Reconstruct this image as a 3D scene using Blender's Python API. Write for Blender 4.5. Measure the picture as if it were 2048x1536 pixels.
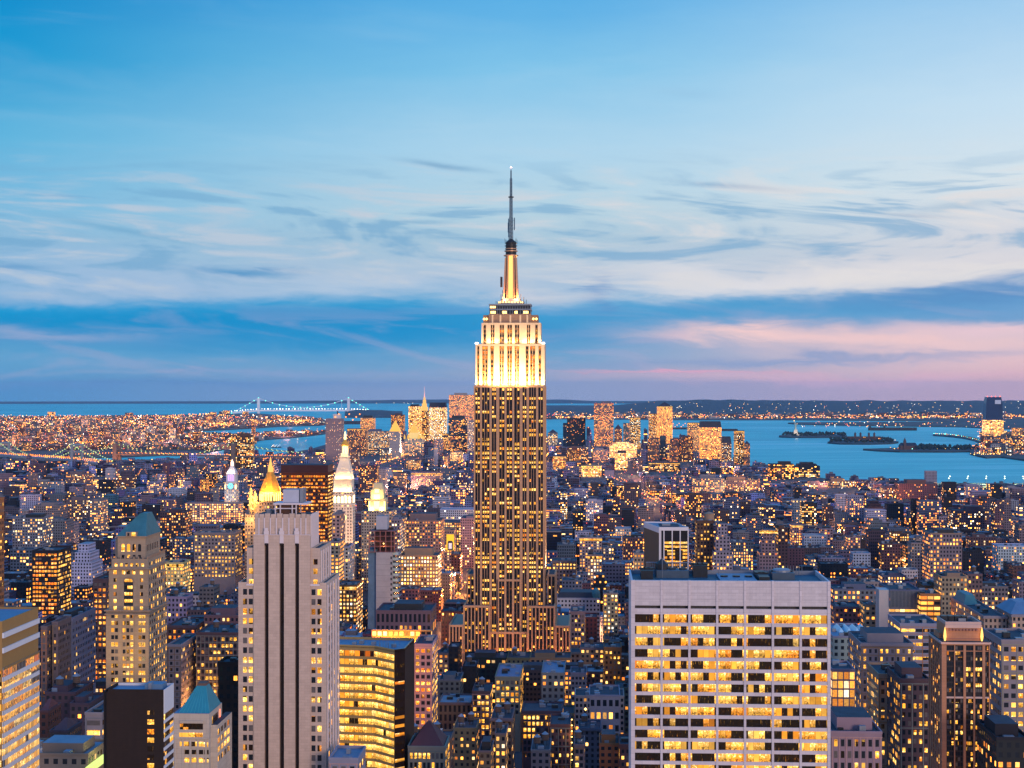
import bpy, bmesh, math, random
import numpy as np
from mathutils import Vector
for o in list(bpy.data.objects):
    bpy.data.objects.remove(o)
SC = bpy.context.scene
COL = SC.collection
rnd = random.Random(7)
# ------------------------------------------------------------------ camera
F, CX, EY, H = 3140.0, 1024.0, 775.0, 260.0      # focal length, middle column and eye level of the 2048 px photograph; eye height in metres
YAW = math.atan((1180 - CX) / F)                 # the avenues run along +Y and vanish right of the middle
CA, SA = math.cos(YAW), math.sin(YAW)
R2 = 2 * 7.4e6                                   # curvature of the earth
cam = bpy.data.cameras.new('camera')
cam.sensor_width = 36.0
cam.lens = 36.0 * F / 2048
cam.shift_y = (EY - 768) / 2048
cam.clip_start = 5.0
cam.clip_end = 200000.0
camo = bpy.data.objects.new('camera', cam)
COL.objects.link(camo)
camo.location = (0, 0, H)
camo.rotation_euler = (math.pi / 2, 0, YAW)
SC.camera = camo
SC.view_settings.view_transform = 'Standard'
SC.view_settings.look = 'None'
SC.view_settings.exposure = 0.0
SC.view_settings.gamma = 1.0
SC.cycles.use_denoising = True
SC.cycles.max_bounces = 5
SC.cycles.diffuse_bounces = 2
SC.cycles.glossy_bounces = 3
SC.cycles.volume_bounces = 0
SC.cycles.transparent_max_bounces = 4
SC.cycles.sample_clamp_indirect = 3.0

def lin(r, g, b):
    f = lambda c: (c / 255 / 12.92) if c <= 10 else ((c / 255 + .055) / 1.055) ** 2.4
    return (f(r), f(g), f(b), 1.0)

class NT:
    """small helper that wires math nodes"""
    def __init__(s, tree):
        s.t = tree
        tree.nodes.clear()
    def n(s, kind, **kw):
        nd = s.t.nodes.new(kind)
        for k, v in kw.items():
            setattr(nd, k, v)
        return nd
    def put(s, sock, v):
        if isinstance(v, bpy.types.NodeSocket):
            s.t.links.new(v, sock)
        elif v is not None:
            sock.default_value = v
    def m(s, op, a, b=None, c=None, clamp=False):
        nd = s.n('ShaderNodeMath', operation=op, use_clamp=clamp)
        for i, v in enumerate((a, b, c)):
            if v is not None:
                s.put(nd.inputs[i], v)
        return nd.outputs[0]
    def mix(s, f, a, b, blend='MIX'):
        nd = s.n('ShaderNodeMix', data_type='RGBA', blend_type=blend)
        s.put(nd.inputs[0], f); s.put(nd.inputs[6], a); s.put(nd.inputs[7], b)
        return nd.outputs[2]
    def ramp(s, f, stops, interp='LINEAR'):
        nd = s.n('ShaderNodeValToRGB')
        cr = nd.color_ramp
        cr.interpolation = interp
        while len(cr.elements) < len(stops):
            cr.elements.new(0.5)
        for e, (p, c) in zip(cr.elements, stops):
            e.position = p; e.color = c
        s.put(nd.inputs[0], f)
        return nd.outputs[0]
    def xyz(s, x, y, z=0.0):
        nd = s.n('ShaderNodeCombineXYZ')
        for i, v in enumerate((x, y, z)):
            s.put(nd.inputs[i], v)
        return nd.outputs[0]
    def sep(s, v):
        nd = s.n('ShaderNodeSeparateXYZ'); s.put(nd.inputs[0], v)
        return nd.outputs
    def noise(s, vec, scale, detail=3.0, rough=0.5, dist=0.0):
        nd = s.n('ShaderNodeTexNoise'); s.put(nd.inputs['Vector'], vec)
        nd.inputs['Scale'].default_value = scale; nd.inputs['Detail'].default_value = detail
        nd.inputs['Roughness'].default_value = rough; nd.inputs['Distortion'].default_value = dist
        return nd.outputs[0]
    def white(s, vec):
        nd = s.n('ShaderNodeTexWhiteNoise', noise_dimensions='3D'); s.put(nd.inputs['Vector'], vec)
        return nd.outputs['Value']
    def step(s, v, lo, hi):
        nd = s.n('ShaderNodeMapRange', interpolation_type='SMOOTHSTEP'); s.put(nd.inputs[0], v)
        nd.inputs[1].default_value = lo; nd.inputs[2].default_value = hi
        return nd.outputs[0]

# ------------------------------------------------------------------ dusk sky
world = bpy.data.worlds.new('World')
SC.world = world
world.use_nodes = True
def build_sky():
    T = NT(world.node_tree)
    g = T.n('ShaderNodeTexCoord').outputs['Generated']
    x, y, z = T.sep(g)
    xr = T.m('ADD', T.m('MULTIPLY', x, CA), T.m('MULTIPLY', y, SA))
    yr = T.m('SUBTRACT', T.m('MULTIPLY', y, CA), T.m('MULTIPLY', x, SA))
    az = T.m('ARCTAN2', xr, yr)
    U = T.m('MULTIPLY', az, F)                                     # bearing, in thousandths of a turn or so
    hyp = T.m('SQRT', T.m('ADD', T.m('MULTIPLY', x, x), T.m('MULTIPLY', y, y)))
    V = T.m('MULTIPLY', T.m('DIVIDE', z, T.m('MAXIMUM', hyp, 0.02)), F)   # elevation on the same scale
    w1 = T.noise(T.xyz(T.m('MULTIPLY', U, 1 / 420), T.m('MULTIPLY', V, 1 / 95)), 1.0, 5.0, .55)
    w2 = T.noise(T.xyz(T.m('ADD', T.m('MULTIPLY', U, 1 / 150), 7.3), T.m('MULTIPLY', V, 1 / 34)), 1.0, 5.0, .6, 1.2)
    dv = T.m('ADD', T.m('MULTIPLY', T.m('SUBTRACT', w1, .5), 75), T.m('MULTIPLY', T.m('SUBTRACT', w2, .5), 34))
    Vw = T.m('ADD', V, dv)
    du = T.m('MULTIPLY', T.m('SUBTRACT', w2, .5), 160)
    Uw = T.m('ADD', U, du)
    fac = T.m('MULTIPLY', Vw, 1 / 1600, clamp=True)
    st = lambda lst: [(v / 1600, lin(*c)) for v, c in lst]
    left = T.ramp(fac, st([(0, (66, 150, 200)), (60, (100, 164, 208)), (110, (24, 146, 202)), (160, (14, 156, 214)), (215, (150, 186, 220)), (290, (140, 186, 218)), (340, (124, 186, 222)), (475, (92, 180, 222)), (640, (4, 152, 210)), (775, (0, 138, 203)), (1600, (0, 80, 170))]))
    mid = T.ramp(fac, st([(0, (158, 170, 198)), (70, (108, 164, 206)), (120, (44, 150, 206)), (165, (64, 166, 216)), (215, (182, 200, 220)), (290, (168, 198, 218)), (350, (182, 211, 226)), (475, (172, 212, 236)), (640, (128, 196, 234)), (775, (92, 176, 230)), (1600, (10, 100, 190))]))
    rght = T.ramp(fac, st([(0, (226, 180, 186)), (50, (236, 198, 202)), (105, (208, 192, 206)), (140, (118, 162, 206)), (180, (112, 164, 212)), (225, (212, 210, 218)), (300, (216, 218, 225)), (400, (216, 228, 235)), (550, (198, 224, 242)), (775, (154, 202, 238)), (1600, (50, 130, 210))]))
    c = T.mix(T.step(U, -1150, 60), left, mid)
    c = T.mix(T.step(U, -20, 1100), c, rght)
    def blob(c, px, py, su, sv, slope, col, k, soft=None):
        u = T.m('MULTIPLY', T.m('SUBTRACT', Uw, px - 1024.0), 1.0 / su)
        vv = T.m('SUBTRACT', Vw, T.m('ADD', T.m('MULTIPLY', T.m('SUBTRACT', U, px - 1024.0), slope), 775.0 - py))
        vv = T.m('MULTIPLY', vv, 1.0 / sv)
        r = T.m('ADD', T.m('MULTIPLY', u, u), T.m('MULTIPLY', vv, vv))
        gss = T.m('POWER', 2.718, T.m('MULTIPLY', r, -1.0))
        return T.mix(T.m('MULTIPLY', gss, k), c, lin(*col))
    B = [(330, 655, 480, 38, 0, (16, 142, 202), .85), (800, 655, 330, 44, .02, (22, 144, 204), .9), (1480, 622, 420, 22, .045, (80, 158, 208), .85),
         (1900, 592, 260, 20, .04, (88, 140, 195), .75), (1195, 585, 26, 34, -.5, (70, 140, 200), .8), (490, 541, 90, 9, 0, (52, 138, 196), .75),
         (1520, 575, 280, 20, .05, (236, 230, 230), .75), (1350, 548, 130, 24, -.12, (225, 224, 228), .65), (1750, 545, 330, 20, .06, (228, 224, 226), .6),
         (1060, 590, 110, 16, -.05, (205, 208, 220), .8), (300, 588, 330, 20, 0, (186, 200, 222), .65), (720, 575, 230, 16, .0, (182, 202, 224), .7),
         (1500, 672, 190, 13, -.05, (249, 210, 206), .9), (1770, 684, 300, 24, -.02, (246, 206, 204), .85), (1960, 662, 170, 14, 0, (240, 205, 212), .8),
         (110, 676, 210, 14, 0, (150, 170, 208), .8), (1700, 757, 460, 10, 0, (232, 186, 200), .8), (500, 742, 480, 5, 0, (140, 166, 206), .7), (1350, 747, 190, 4, 0, (236, 170, 192), .8),
         (1600, 722, 420, 9, .02, (132, 158, 202), .7), (240, 765, 500, 8, 0, (96, 146, 196), .6)]
    for b in B:
        c = blob(c, *b)
    # thin grey streaks, hardly bent by the turbulence
    Uw, Vw0 = T.m('ADD', U, T.m('MULTIPLY', du, .3)), Vw
    Vw = T.m('ADD', V, T.m('MULTIPLY', dv, .22))
    for b in [(888, 331, 75, 6, -.13, (120, 166, 202), .75), (1475, 377, 105, 6, -.1, (126, 168, 204), .8), (270, 470, 120, 6, -.17, (118, 172, 208), .7), (145, 407, 55, 3, -.03, (84, 164, 212), .6),
              (1885, 427, 75, 12, .1, (150, 182, 208), .5), (835, 444, 70, 4, 0, (126, 172, 206), .6), (1375, 190, 60, 9, -.1, (150, 196, 228), .35), (1810, 442, 80, 4, -.1, (168, 186, 208), .6), (60, 545, 60, 6, 0, (60, 140, 196), .5)]:
        c = blob(c, *b)
    # cirrus texture: long bent streaks, pale on top of blue grey
    tilt = T.m('ADD', V, T.m('MULTIPLY', U, .05))
    q1 = T.noise(T.xyz(T.m('MULTIPLY', U, 1 / 560), T.m('MULTIPLY', tilt, 1 / 105), 3.0), 1.0, 5.0, .52, 2.2)
    q2 = T.noise(T.xyz(T.m('MULTIPLY', U, 1 / 300), T.m('MULTIPLY', tilt, 1 / 34), 8.0), 1.0, 4.0, .5, 1.4)
    s = T.m('ADD', T.m('MULTIPLY', q1, .74), T.m('MULTIPLY', q2, .26))
    band = T.m('MULTIPLY', T.step(V, 150, 215), T.m('SUBTRACT', 1.0, T.step(V, 330, 500)))
    pale = T.mix(T.step(U, -700, 700), lin(188, 202, 218), lin(228, 224, 224))
    c = T.mix(T.m('MULTIPLY', T.m('MULTIPLY', T.step(s, .49, .63), band), .85), c, pale)
    c = T.mix(T.m('MULTIPLY', T.m('MULTIPLY', T.step(T.m('SUBTRACT', 1.0, s), .51, .63), band), .65), c, lin(112, 168, 208))
    low = T.m('MULTIPLY', T.step(V, 0, 40), T.m('SUBTRACT', 1.0, T.step(V, 120, 190)))
    c = T.mix(T.m('MULTIPLY', T.m('MULTIPLY', T.step(q1, .5, .66), low), .22), c, lin(196, 178, 206))
    soft = T.noise(T.xyz(T.m('MULTIPLY', U, 1 / 700), T.m('MULTIPLY', tilt, 1 / 130), 5.0), 1.0, 5.0, .55, .8)
    high = T.m('MULTIPLY', T.step(V, 330, 480), T.m('SUBTRACT', 1.0, T.step(V, 620, 900)))
    c = T.mix(T.m('MULTIPLY', T.m('MULTIPLY', T.step(soft, .5, .72), high), .10), c, lin(200, 222, 238))
    # the half of the sky behind the viewer: a broad pinkish afterglow
    fz = T.m('MULTIPLY', T.m('MAXIMUM', z, 0.0), 1.0)
    rear = T.ramp(fz, [(0, (.52, .46, .54, 1)), (.25, (.40, .48, .74, 1)), (.6, (.14, .42, 1.05, 1)), (1.0, (.03, .36, 1.2, 1))])
    top = T.ramp(fz, [(0, (.5, .6, .8, 1)), (.35, (.16, .56, 1.0, 1)), (1.0, (.03, .38, 1.25, 1))])
    c = T.mix(T.step(z, .24, .6), c, top)
    c = T.mix(T.step(T.m('ABSOLUTE', az), 1.0, 2.0), c, rear)
    c = T.mix(T.step(z, -.05, -.3), c, lin(20, 40, 70)) if False else c
    bg = T.n('ShaderNodeBackground'); T.put(bg.inputs[0], c); bg.inputs[1].default_value = 1.0
    out = T.n('ShaderNodeOutputWorld'); T.t.links.new(bg.outputs[0], out.inputs[0])
build_sky()
# the last glow of the sun, low in the west (right) and behind the viewer, very soft
sun = bpy.data.lights.new('sun', 'SUN')
sun.energy = 1.75
sun.angle = math.radians(16)
sun.color = (1.0, .75, .61)
suno = bpy.data.objects.new('sun', sun)
COL.objects.link(suno)
suno.rotation_euler = Vector((-.50, .85, -.17)).to_track_quat('-Z', 'Y').to_euler()

# ------------------------------------------------------------------ from photograph pixels to places in the city
def ray(px):
    t = (px - CX) / F
    return -SA + t * CA, CA + t * SA
def X(px, Y):
    dx, dy = ray(px)
    return Y * dx / dy
def Z(py, Y, px=1180):
    return H - (py - EY) / F * (Y / ray(px)[1])
def ground(px, py, z0=0.0):
    """where the line of sight through a pixel meets the curved ground"""
    dx, dy = ray(px)
    hh = math.hypot(dx, dy)
    m = max((py - EY) / F, .0045)
    a, b, c = hh * hh / R2, -m, H - z0
    disc = b * b - 4 * a * c
    D = (-b - math.sqrt(disc)) / (2 * a) if disc > 0 else -b / (2 * a)
    return D * dx, D * dy, z0 - (D * hh) ** 2 / R2
def project(x, y, z):
    d = -x * SA + y * CA
    return CX + F * (x * CA + y * SA) / d, EY + F * (H - z) / d
def drop(x, y):
    return -(x * x + y * y) / R2

# ------------------------------------------------------------------ materials
MATS = {}
def mat(name, col, rough=.8, noise=.25, scale=.25, metal=0.0, emit=None, power=1.0, spec=.18, sample=False, course=0.0, streak=0.0):
    """plain surface with large and small uneven tone"""
    if name in MATS:
        return MATS[name]
    m = bpy.data.materials.new(name); m.use_nodes = True
    T = NT(m.node_tree)
    out = T.n('ShaderNodeOutputMaterial')
    p = T.n('ShaderNodeBsdfPrincipled')
    geo = T.n('ShaderNodeNewGeometry').outputs['Position']
    a = T.noise(geo, scale, 4.0, .6)
    k = T.m('ADD', T.m('MULTIPLY', T.m('SUBTRACT', a, .5), 2 * noise), 1.0)
    gx, gy, gz = T.sep(geo)
    if streak:
        k = T.m('MULTIPLY', k, T.m('ADD', 1 - streak * .5, T.m('MULTIPLY', T.noise(T.xyz(T.m('MULTIPLY', T.m('ADD', gx, gy), .9), T.m('MULTIPLY', gz, .035)), 1.0, 5.0, .65), streak)))
    if course:
        rowi = T.m('FLOOR', T.m('DIVIDE', gz, course))
        bl = T.m('DIVIDE', T.m('ADD', T.m('ADD', gx, gy), T.m('MULTIPLY', T.m('MODULO', rowi, 2.0), course)), course * 2.2)
        tone = T.white(T.xyz(T.m('FLOOR', bl), rowi, 1.0))
        k = T.m('MULTIPLY', k, T.m('ADD', .93, T.m('MULTIPLY', tone, .12)))
        k = T.m('MULTIPLY', k, T.m('SUBTRACT', 1.0, T.m('MULTIPLY', T.m('LESS_THAN', T.m('FRACT', T.m('DIVIDE', gz, course)), .09), .16)))
        k = T.m('MULTIPLY', k, T.m('SUBTRACT', 1.0, T.m('MULTIPLY', T.m('LESS_THAN', T.m('FRACT', bl), .04), .12)))
    c = T.n('ShaderNodeVectorMath', operation='SCALE')
    c.inputs[0].default_value = col[:3]; T.put(c.inputs['Scale'], k)
    T.put(p.inputs['Base Color'], c.outputs[0])
    p.inputs['Roughness'].default_value = rough; p.inputs['Metallic'].default_value = metal
    p.inputs['Specular IOR Level'].default_value = spec
    if emit:
        p.inputs['Emission Color'].default_value = (*emit[:3], 1)
        p.inputs['Emission Strength'].default_value = power
    T.t.links.new(p.outputs[0], out.inputs[0])
    m.cycles.emission_sampling = 'AUTO' if sample else 'NONE'
    MATS[name] = m
    return m

def facade():
    """a wall with a grid of windows; tone, grid and share of lit windows come with each face"""
    if 'facade' in MATS:
        return MATS['facade']
    m = bpy.data.materials.new('facade'); m.use_nodes = True
    T = NT(m.node_tree)
    out = T.n('ShaderNodeOutputMaterial'); p = T.n('ShaderNodeBsdfPrincipled')
    uv = T.n('ShaderNodeUVMap', uv_map='UVMap').outputs[0]
    att = lambda nm: T.n('ShaderNodeAttribute', attribute_name=nm)
    A1, A2, A3 = att('wall'), att('grid'), att('opening')
    bay, fh, lit = T.sep(A2.outputs['Vector'])
    ww, wh, seed = T.sep(A3.outputs['Vector'])
    stren = A1.outputs['Alpha']
    u, v, _ = T.sep(uv)
    us, vs = T.m('DIVIDE', u, T.m('MAXIMUM', bay, .1)), T.m('DIVIDE', v, T.m('MAXIMUM', fh, .1))
    cu, cv = T.m('FLOOR', us), T.m('FLOOR', vs)
    fu, fv = T.m('SUBTRACT', us, cu), T.m('SUBTRACT', vs, cv)
    inside = T.m('MULTIPLY', T.m('LESS_THAN', T.m('ABSOLUTE', T.m('SUBTRACT', fu, .5)), T.m('MULTIPLY', ww, .5)),
                 T.m('LESS_THAN', T.m('ABSOLUTE', T.m('SUBTRACT', fv, .48)), T.m('MULTIPLY', wh, .5)))
    r1 = T.white(T.xyz(cu, cv, seed))
    r2 = T.white(T.xyz(T.m('FLOOR', T.m('DIVIDE', T.m('ADD', cu, T.m('MULTIPLY', seed, 1.7)), 3.0)), cv, T.m('ADD', seed, 3.1)))
    r3 = T.white(T.xyz(0.0, cv, T.m('ADD', seed, 9.7)))
    mixr = T.m('ADD', T.m('MULTIPLY', r1, .5), T.m('ADD', T.m('MULTIPLY', r2, .28), T.m('MULTIPLY', r3, .22)))
    # mixr clusters round one half: stretch it so that the share of lit windows is roughly kept
    mm = T.m('ADD', T.m('MULTIPLY', T.m('SUBTRACT', mixr, .5), 1.7), .5)
    on = T.m('MULTIPLY', T.m('LESS_THAN', mm, lit), inside)
    r4 = T.white(T.xyz(cu, cv, T.m('ADD', seed, 21.3)))
    r5 = T.white(T.xyz(cu, cv, T.m('ADD', seed, 33.9)))
    tone = T.ramp(T.m('ADD', T.m('MULTIPLY', r4, .6), T.m('MULTIPLY', T.white(T.xyz(seed, 2.0, 1.0)), .4)),
                  [(0, (1, .17, .015, 1)), (.25, (1, .28, .03, 1)), (.5, (1, .40, .055, 1)), (.7, (1, .52, .14, 1)), (.85, (1, .70, .38, 1)), (1, (.82, .92, .85, 1))])
    inner = T.noise(T.xyz(T.m('MULTIPLY', us, 2.5), T.m('MULTIPLY', vs, 3.0), seed), 1.5, 3.0, .7)
    e = T.m('MULTIPLY', T.m('MULTIPLY', on, T.m('ADD', T.m('MULTIPLY', T.m('MULTIPLY', r5, r5), 1.5), .25)), T.m('ADD', T.m('MULTIPLY', inner, 1.5), .1))
    e = T.m('MULTIPLY', e, T.m('MULTIPLY', stren, 2.2))
    geo = T.n('ShaderNodeNewGeometry').outputs['Position']
    nz = T.noise(geo, .08, 4.0, .65)
    nz2 = T.noise(geo, .9, 2.0, .5)
    k = T.m('ADD', .55, T.m('ADD', T.m('MULTIPLY', nz, .6), T.m('MULTIPLY', nz2, .3)))
    sc = T.n('ShaderNodeVectorMath', operation='SCALE'); T.put(sc.inputs[0], A1.outputs['Color']); T.put(sc.inputs['Scale'], k)
    base = T.mix(inside, sc.outputs[0], (.012, .015, .02, 1))
    T.put(p.inputs['Base Color'], base)
    T.put(p.inputs['Roughness'], T.m('SUBTRACT', .85, T.m('MULTIPLY', inside, .7)))
    T.put(p.inputs['Emission Color'], tone); T.put(p.inputs['Emission Strength'], e)
    p.inputs['Specular IOR Level'].default_value = .2
    T.t.links.new(p.outputs[0], out.inputs[0])
    m.cycles.emission_sampling = 'NONE'
    MATS['facade'] = m
    return m

def interior(name, cell, lit, warm=0.5, power=1.0, group=3.0, hz=3.6, z0=0.0, ux=1.0, uy=1.0, dark=(.006, .005, .005)):
    """window glass with lit rooms behind it: rooms are cells of the wall, some dark; each has furniture, blinds and ceiling lights"""
    if name in MATS:
        return MATS[name]
    m = bpy.data.materials.new(name); m.use_nodes = True
    T = NT(m.node_tree)
    out = T.n('ShaderNodeOutputMaterial'); p = T.n('ShaderNodeBsdfPrincipled')
    pos = T.n('ShaderNodeNewGeometry').outputs['Position']
    x, y, z = T.sep(pos)
    um = T.m('ADD', T.m('MULTIPLY', x, ux), T.m('MULTIPLY', y, uy))
    u = T.m('DIVIDE', um, cell)
    v = T.m('DIVIDE', T.m('SUBTRACT', z, z0), hz)
    cu, cv = T.m('FLOOR', u), T.m('FLOOR', v)
    fu, fv = T.m('SUBTRACT', u, cu), T.m('SUBTRACT', v, cv)
    r1 = T.white(T.xyz(cu, cv, 1.5))
    r2 = T.white(T.xyz(T.m('FLOOR', T.m('DIVIDE', u, group)), cv, 4.5))
    mixr = T.m('ADD', T.m('MULTIPLY', r1, .4), T.m('MULTIPLY', r2, .6))
    on = T.m('LESS_THAN', T.m('ADD', T.m('MULTIPLY', T.m('SUBTRACT', mixr, .5), 1.45), .5), lit)
    r3 = T.white(T.xyz(cu, cv, 8.5)); r3b = T.white(T.xyz(T.m('FLOOR', T.m('DIVIDE', u, group)), cv, 18.5))
    tone = T.ramp(T.m('ADD', T.m('ADD', T.m('MULTIPLY', r3, .3), T.m('MULTIPLY', r3b, .4)), warm * .4), [(0, (1, .18, .008, 1)), (.2, (1, .30, .018, 1)), (.45, (1, .42, .04, 1)), (.75, (1, .54, .10, 1)), (1, (1, .74, .36, 1))])
    n1 = T.noise(T.xyz(T.m('MULTIPLY', um, 1.5), T.m('MULTIPLY', z, 1.1), cv), 1.0, 4.0, .75)
    n2 = T.noise(T.xyz(T.m('MULTIPLY', um, .45), T.m('MULTIPLY', z, .4), cv), 1.0, 2.0, .6)
    n3 = T.noise(T.xyz(T.m('MULTIPLY', um, 2.6), T.m('MULTIPLY', z, .3), cv), 1.0, 3.0, .7)
    # desks and people stand out dark in the lower part of the pane, lights are strong above
    low = T.m('SUBTRACT', 1.0, T.step(fv, .34, .62))
    furn = T.m('MULTIPLY', low, T.step(n1, .46, .54))
    shelf = T.step(n3, .60, .66)
    spot = T.m('MULTIPLY', T.step(n1, .50, .62), T.step(fv, .38, .66))
    blind = T.m('LESS_THAN', T.white(T.xyz(cu, cv, 5.7)), .22)
    inner = T.m('ADD', .55, T.m('MULTIPLY', n2, .55))
    inner = T.m('ADD', inner, T.m('MULTIPLY', spot, .85))
    inner = T.m('MULTIPLY', inner, T.m('SUBTRACT', 1.0, T.m('MULTIPLY', T.m('MAXIMUM', furn, T.m('MULTIPLY', shelf, .8)), .78)))
    mx = T.n('ShaderNodeMix', data_type='FLOAT'); T.put(mx.inputs[0], blind); T.put(mx.inputs[2], inner); T.put(mx.inputs[3], T.m('ADD', .38, T.m('MULTIPLY', n2, .5)))
    inner = mx.outputs[0]
    tone = T.mix(T.m('MULTIPLY', T.m('MULTIPLY', spot, .7), T.m('SUBTRACT', 1.0, blind)), tone, (1, .76, .36, 1))
    mul = T.m('ADD', .25, T.m('MULTIPLY', T.m('GREATER_THAN', fu, .06), .75))
    e = T.m('MULTIPLY', T.m('MULTIPLY', on, T.m('MULTIPLY', inner, mul)), T.m('ADD', .55, T.m('MULTIPLY', T.white(T.xyz(cu, cv, 2.7)), .75)))
    dim = T.m('MULTIPLY', T.m('ADD', T.m('MULTIPLY', T.step(n3, .60, .68), T.m('MULTIPLY', r1, .40)), T.m('MULTIPLY', n2, .018)), mul)
    e = T.m('MULTIPLY', T.m('MAXIMUM', e, dim), power)
    p.inputs['Base Color'].default_value = (*dark, 1); p.inputs['Roughness'].default_value = .12
    T.put(p.inputs['Emission Color'], tone); T.put(p.inputs['Emission Strength'], e)
    p.inputs['Specular IOR Level'].default_value = .1
    T.t.links.new(p.outputs[0], out.inputs[0])
    m.cycles.emission_sampling = 'NONE'
    MATS[name] = m
    return m

def water_mat():
    m = bpy.data.materials.new('harbour_water'); m.use_nodes = True
    T = NT(m.node_tree)
    out = T.n('ShaderNodeOutputMaterial'); p = T.n('ShaderNodeBsdfPrincipled')
    pos = T.n('ShaderNodeNewGeometry').outputs['Position']
    x, y, z = T.sep(pos)
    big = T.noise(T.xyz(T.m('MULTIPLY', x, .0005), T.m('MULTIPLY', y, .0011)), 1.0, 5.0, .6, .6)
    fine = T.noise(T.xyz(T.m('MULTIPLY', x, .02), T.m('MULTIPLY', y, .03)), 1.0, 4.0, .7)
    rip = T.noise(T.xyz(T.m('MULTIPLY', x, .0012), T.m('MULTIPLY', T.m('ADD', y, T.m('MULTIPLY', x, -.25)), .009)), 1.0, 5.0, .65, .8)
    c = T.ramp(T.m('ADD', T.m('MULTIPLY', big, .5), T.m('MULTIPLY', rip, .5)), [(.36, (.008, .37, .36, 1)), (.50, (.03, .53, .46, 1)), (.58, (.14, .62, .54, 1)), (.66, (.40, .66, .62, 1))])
    p.inputs['Specular IOR Level'].default_value = .2
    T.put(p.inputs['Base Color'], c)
    T.put(p.inputs['Roughness'], T.m('ADD', .38, T.m('MULTIPLY', big, .2)))
    b = T.n('ShaderNodeBump'); b.inputs['Strength'].default_value = .6; b.inputs['Distance'].default_value = 4.0
    T.put(b.inputs['Height'], fine); T.t.links.new(b.outputs[0], p.inputs['Normal'])
    T.t.links.new(p.outputs[0], out.inputs[0])
    return m

LIME = mat('limestone', (.50, .40, .33), .85, .10, .3)
ROOF = mat('roof_felt', (.040, .048, .062), .75, .6, .16)
ROOFBLUE = mat('roof_membrane_blue', (.10, .18, .27), .5, .3, .12)
ROOFPALE = mat('roof_membrane_pale', (.20, .23, .27), .65, .4, .14)
METAL = mat('grey_metal', (.22, .24, .27), .45, .25, .5, .3)
DARK = mat('dark_metal', (.025, .027, .03), .4, .3, .6)
WOOD = mat('weathered_wood', (.13, .085, .06), .85, .3, 1.0)
COPPER = mat('green_copper', (.05, .17, .19), .55, .3, .35)
GOLD = mat('gilded_tile', (.75, .36, .05), .4, .25, .6, .15)
WHITE = mat('white_stone', (.66, .62, .58), .8, .08, .3)
def lamp_mat(name, c, power, sample=False):
    return mat(name, (.03, .03, .03), .5, 0, 1, 0, c, power, sample=sample)
L_ORANGE = lamp_mat('sodium_lamp', (1, .25, .015), 4.6)
L_WARM = lamp_mat('warm_lamp', (1, .55, .14), 5.5)
L_WHITE = lamp_mat('white_lamp', (1, .88, .68), 6.5)
L_GREEN = lamp_mat('green_lamp', (.25, 1, .75), 9)
L_PINK = lamp_mat('pinkish_lamp', (1, .30, .16), 4)
L_RED = lamp_mat('red_lamp', (1, .10, .06), 5)

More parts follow.
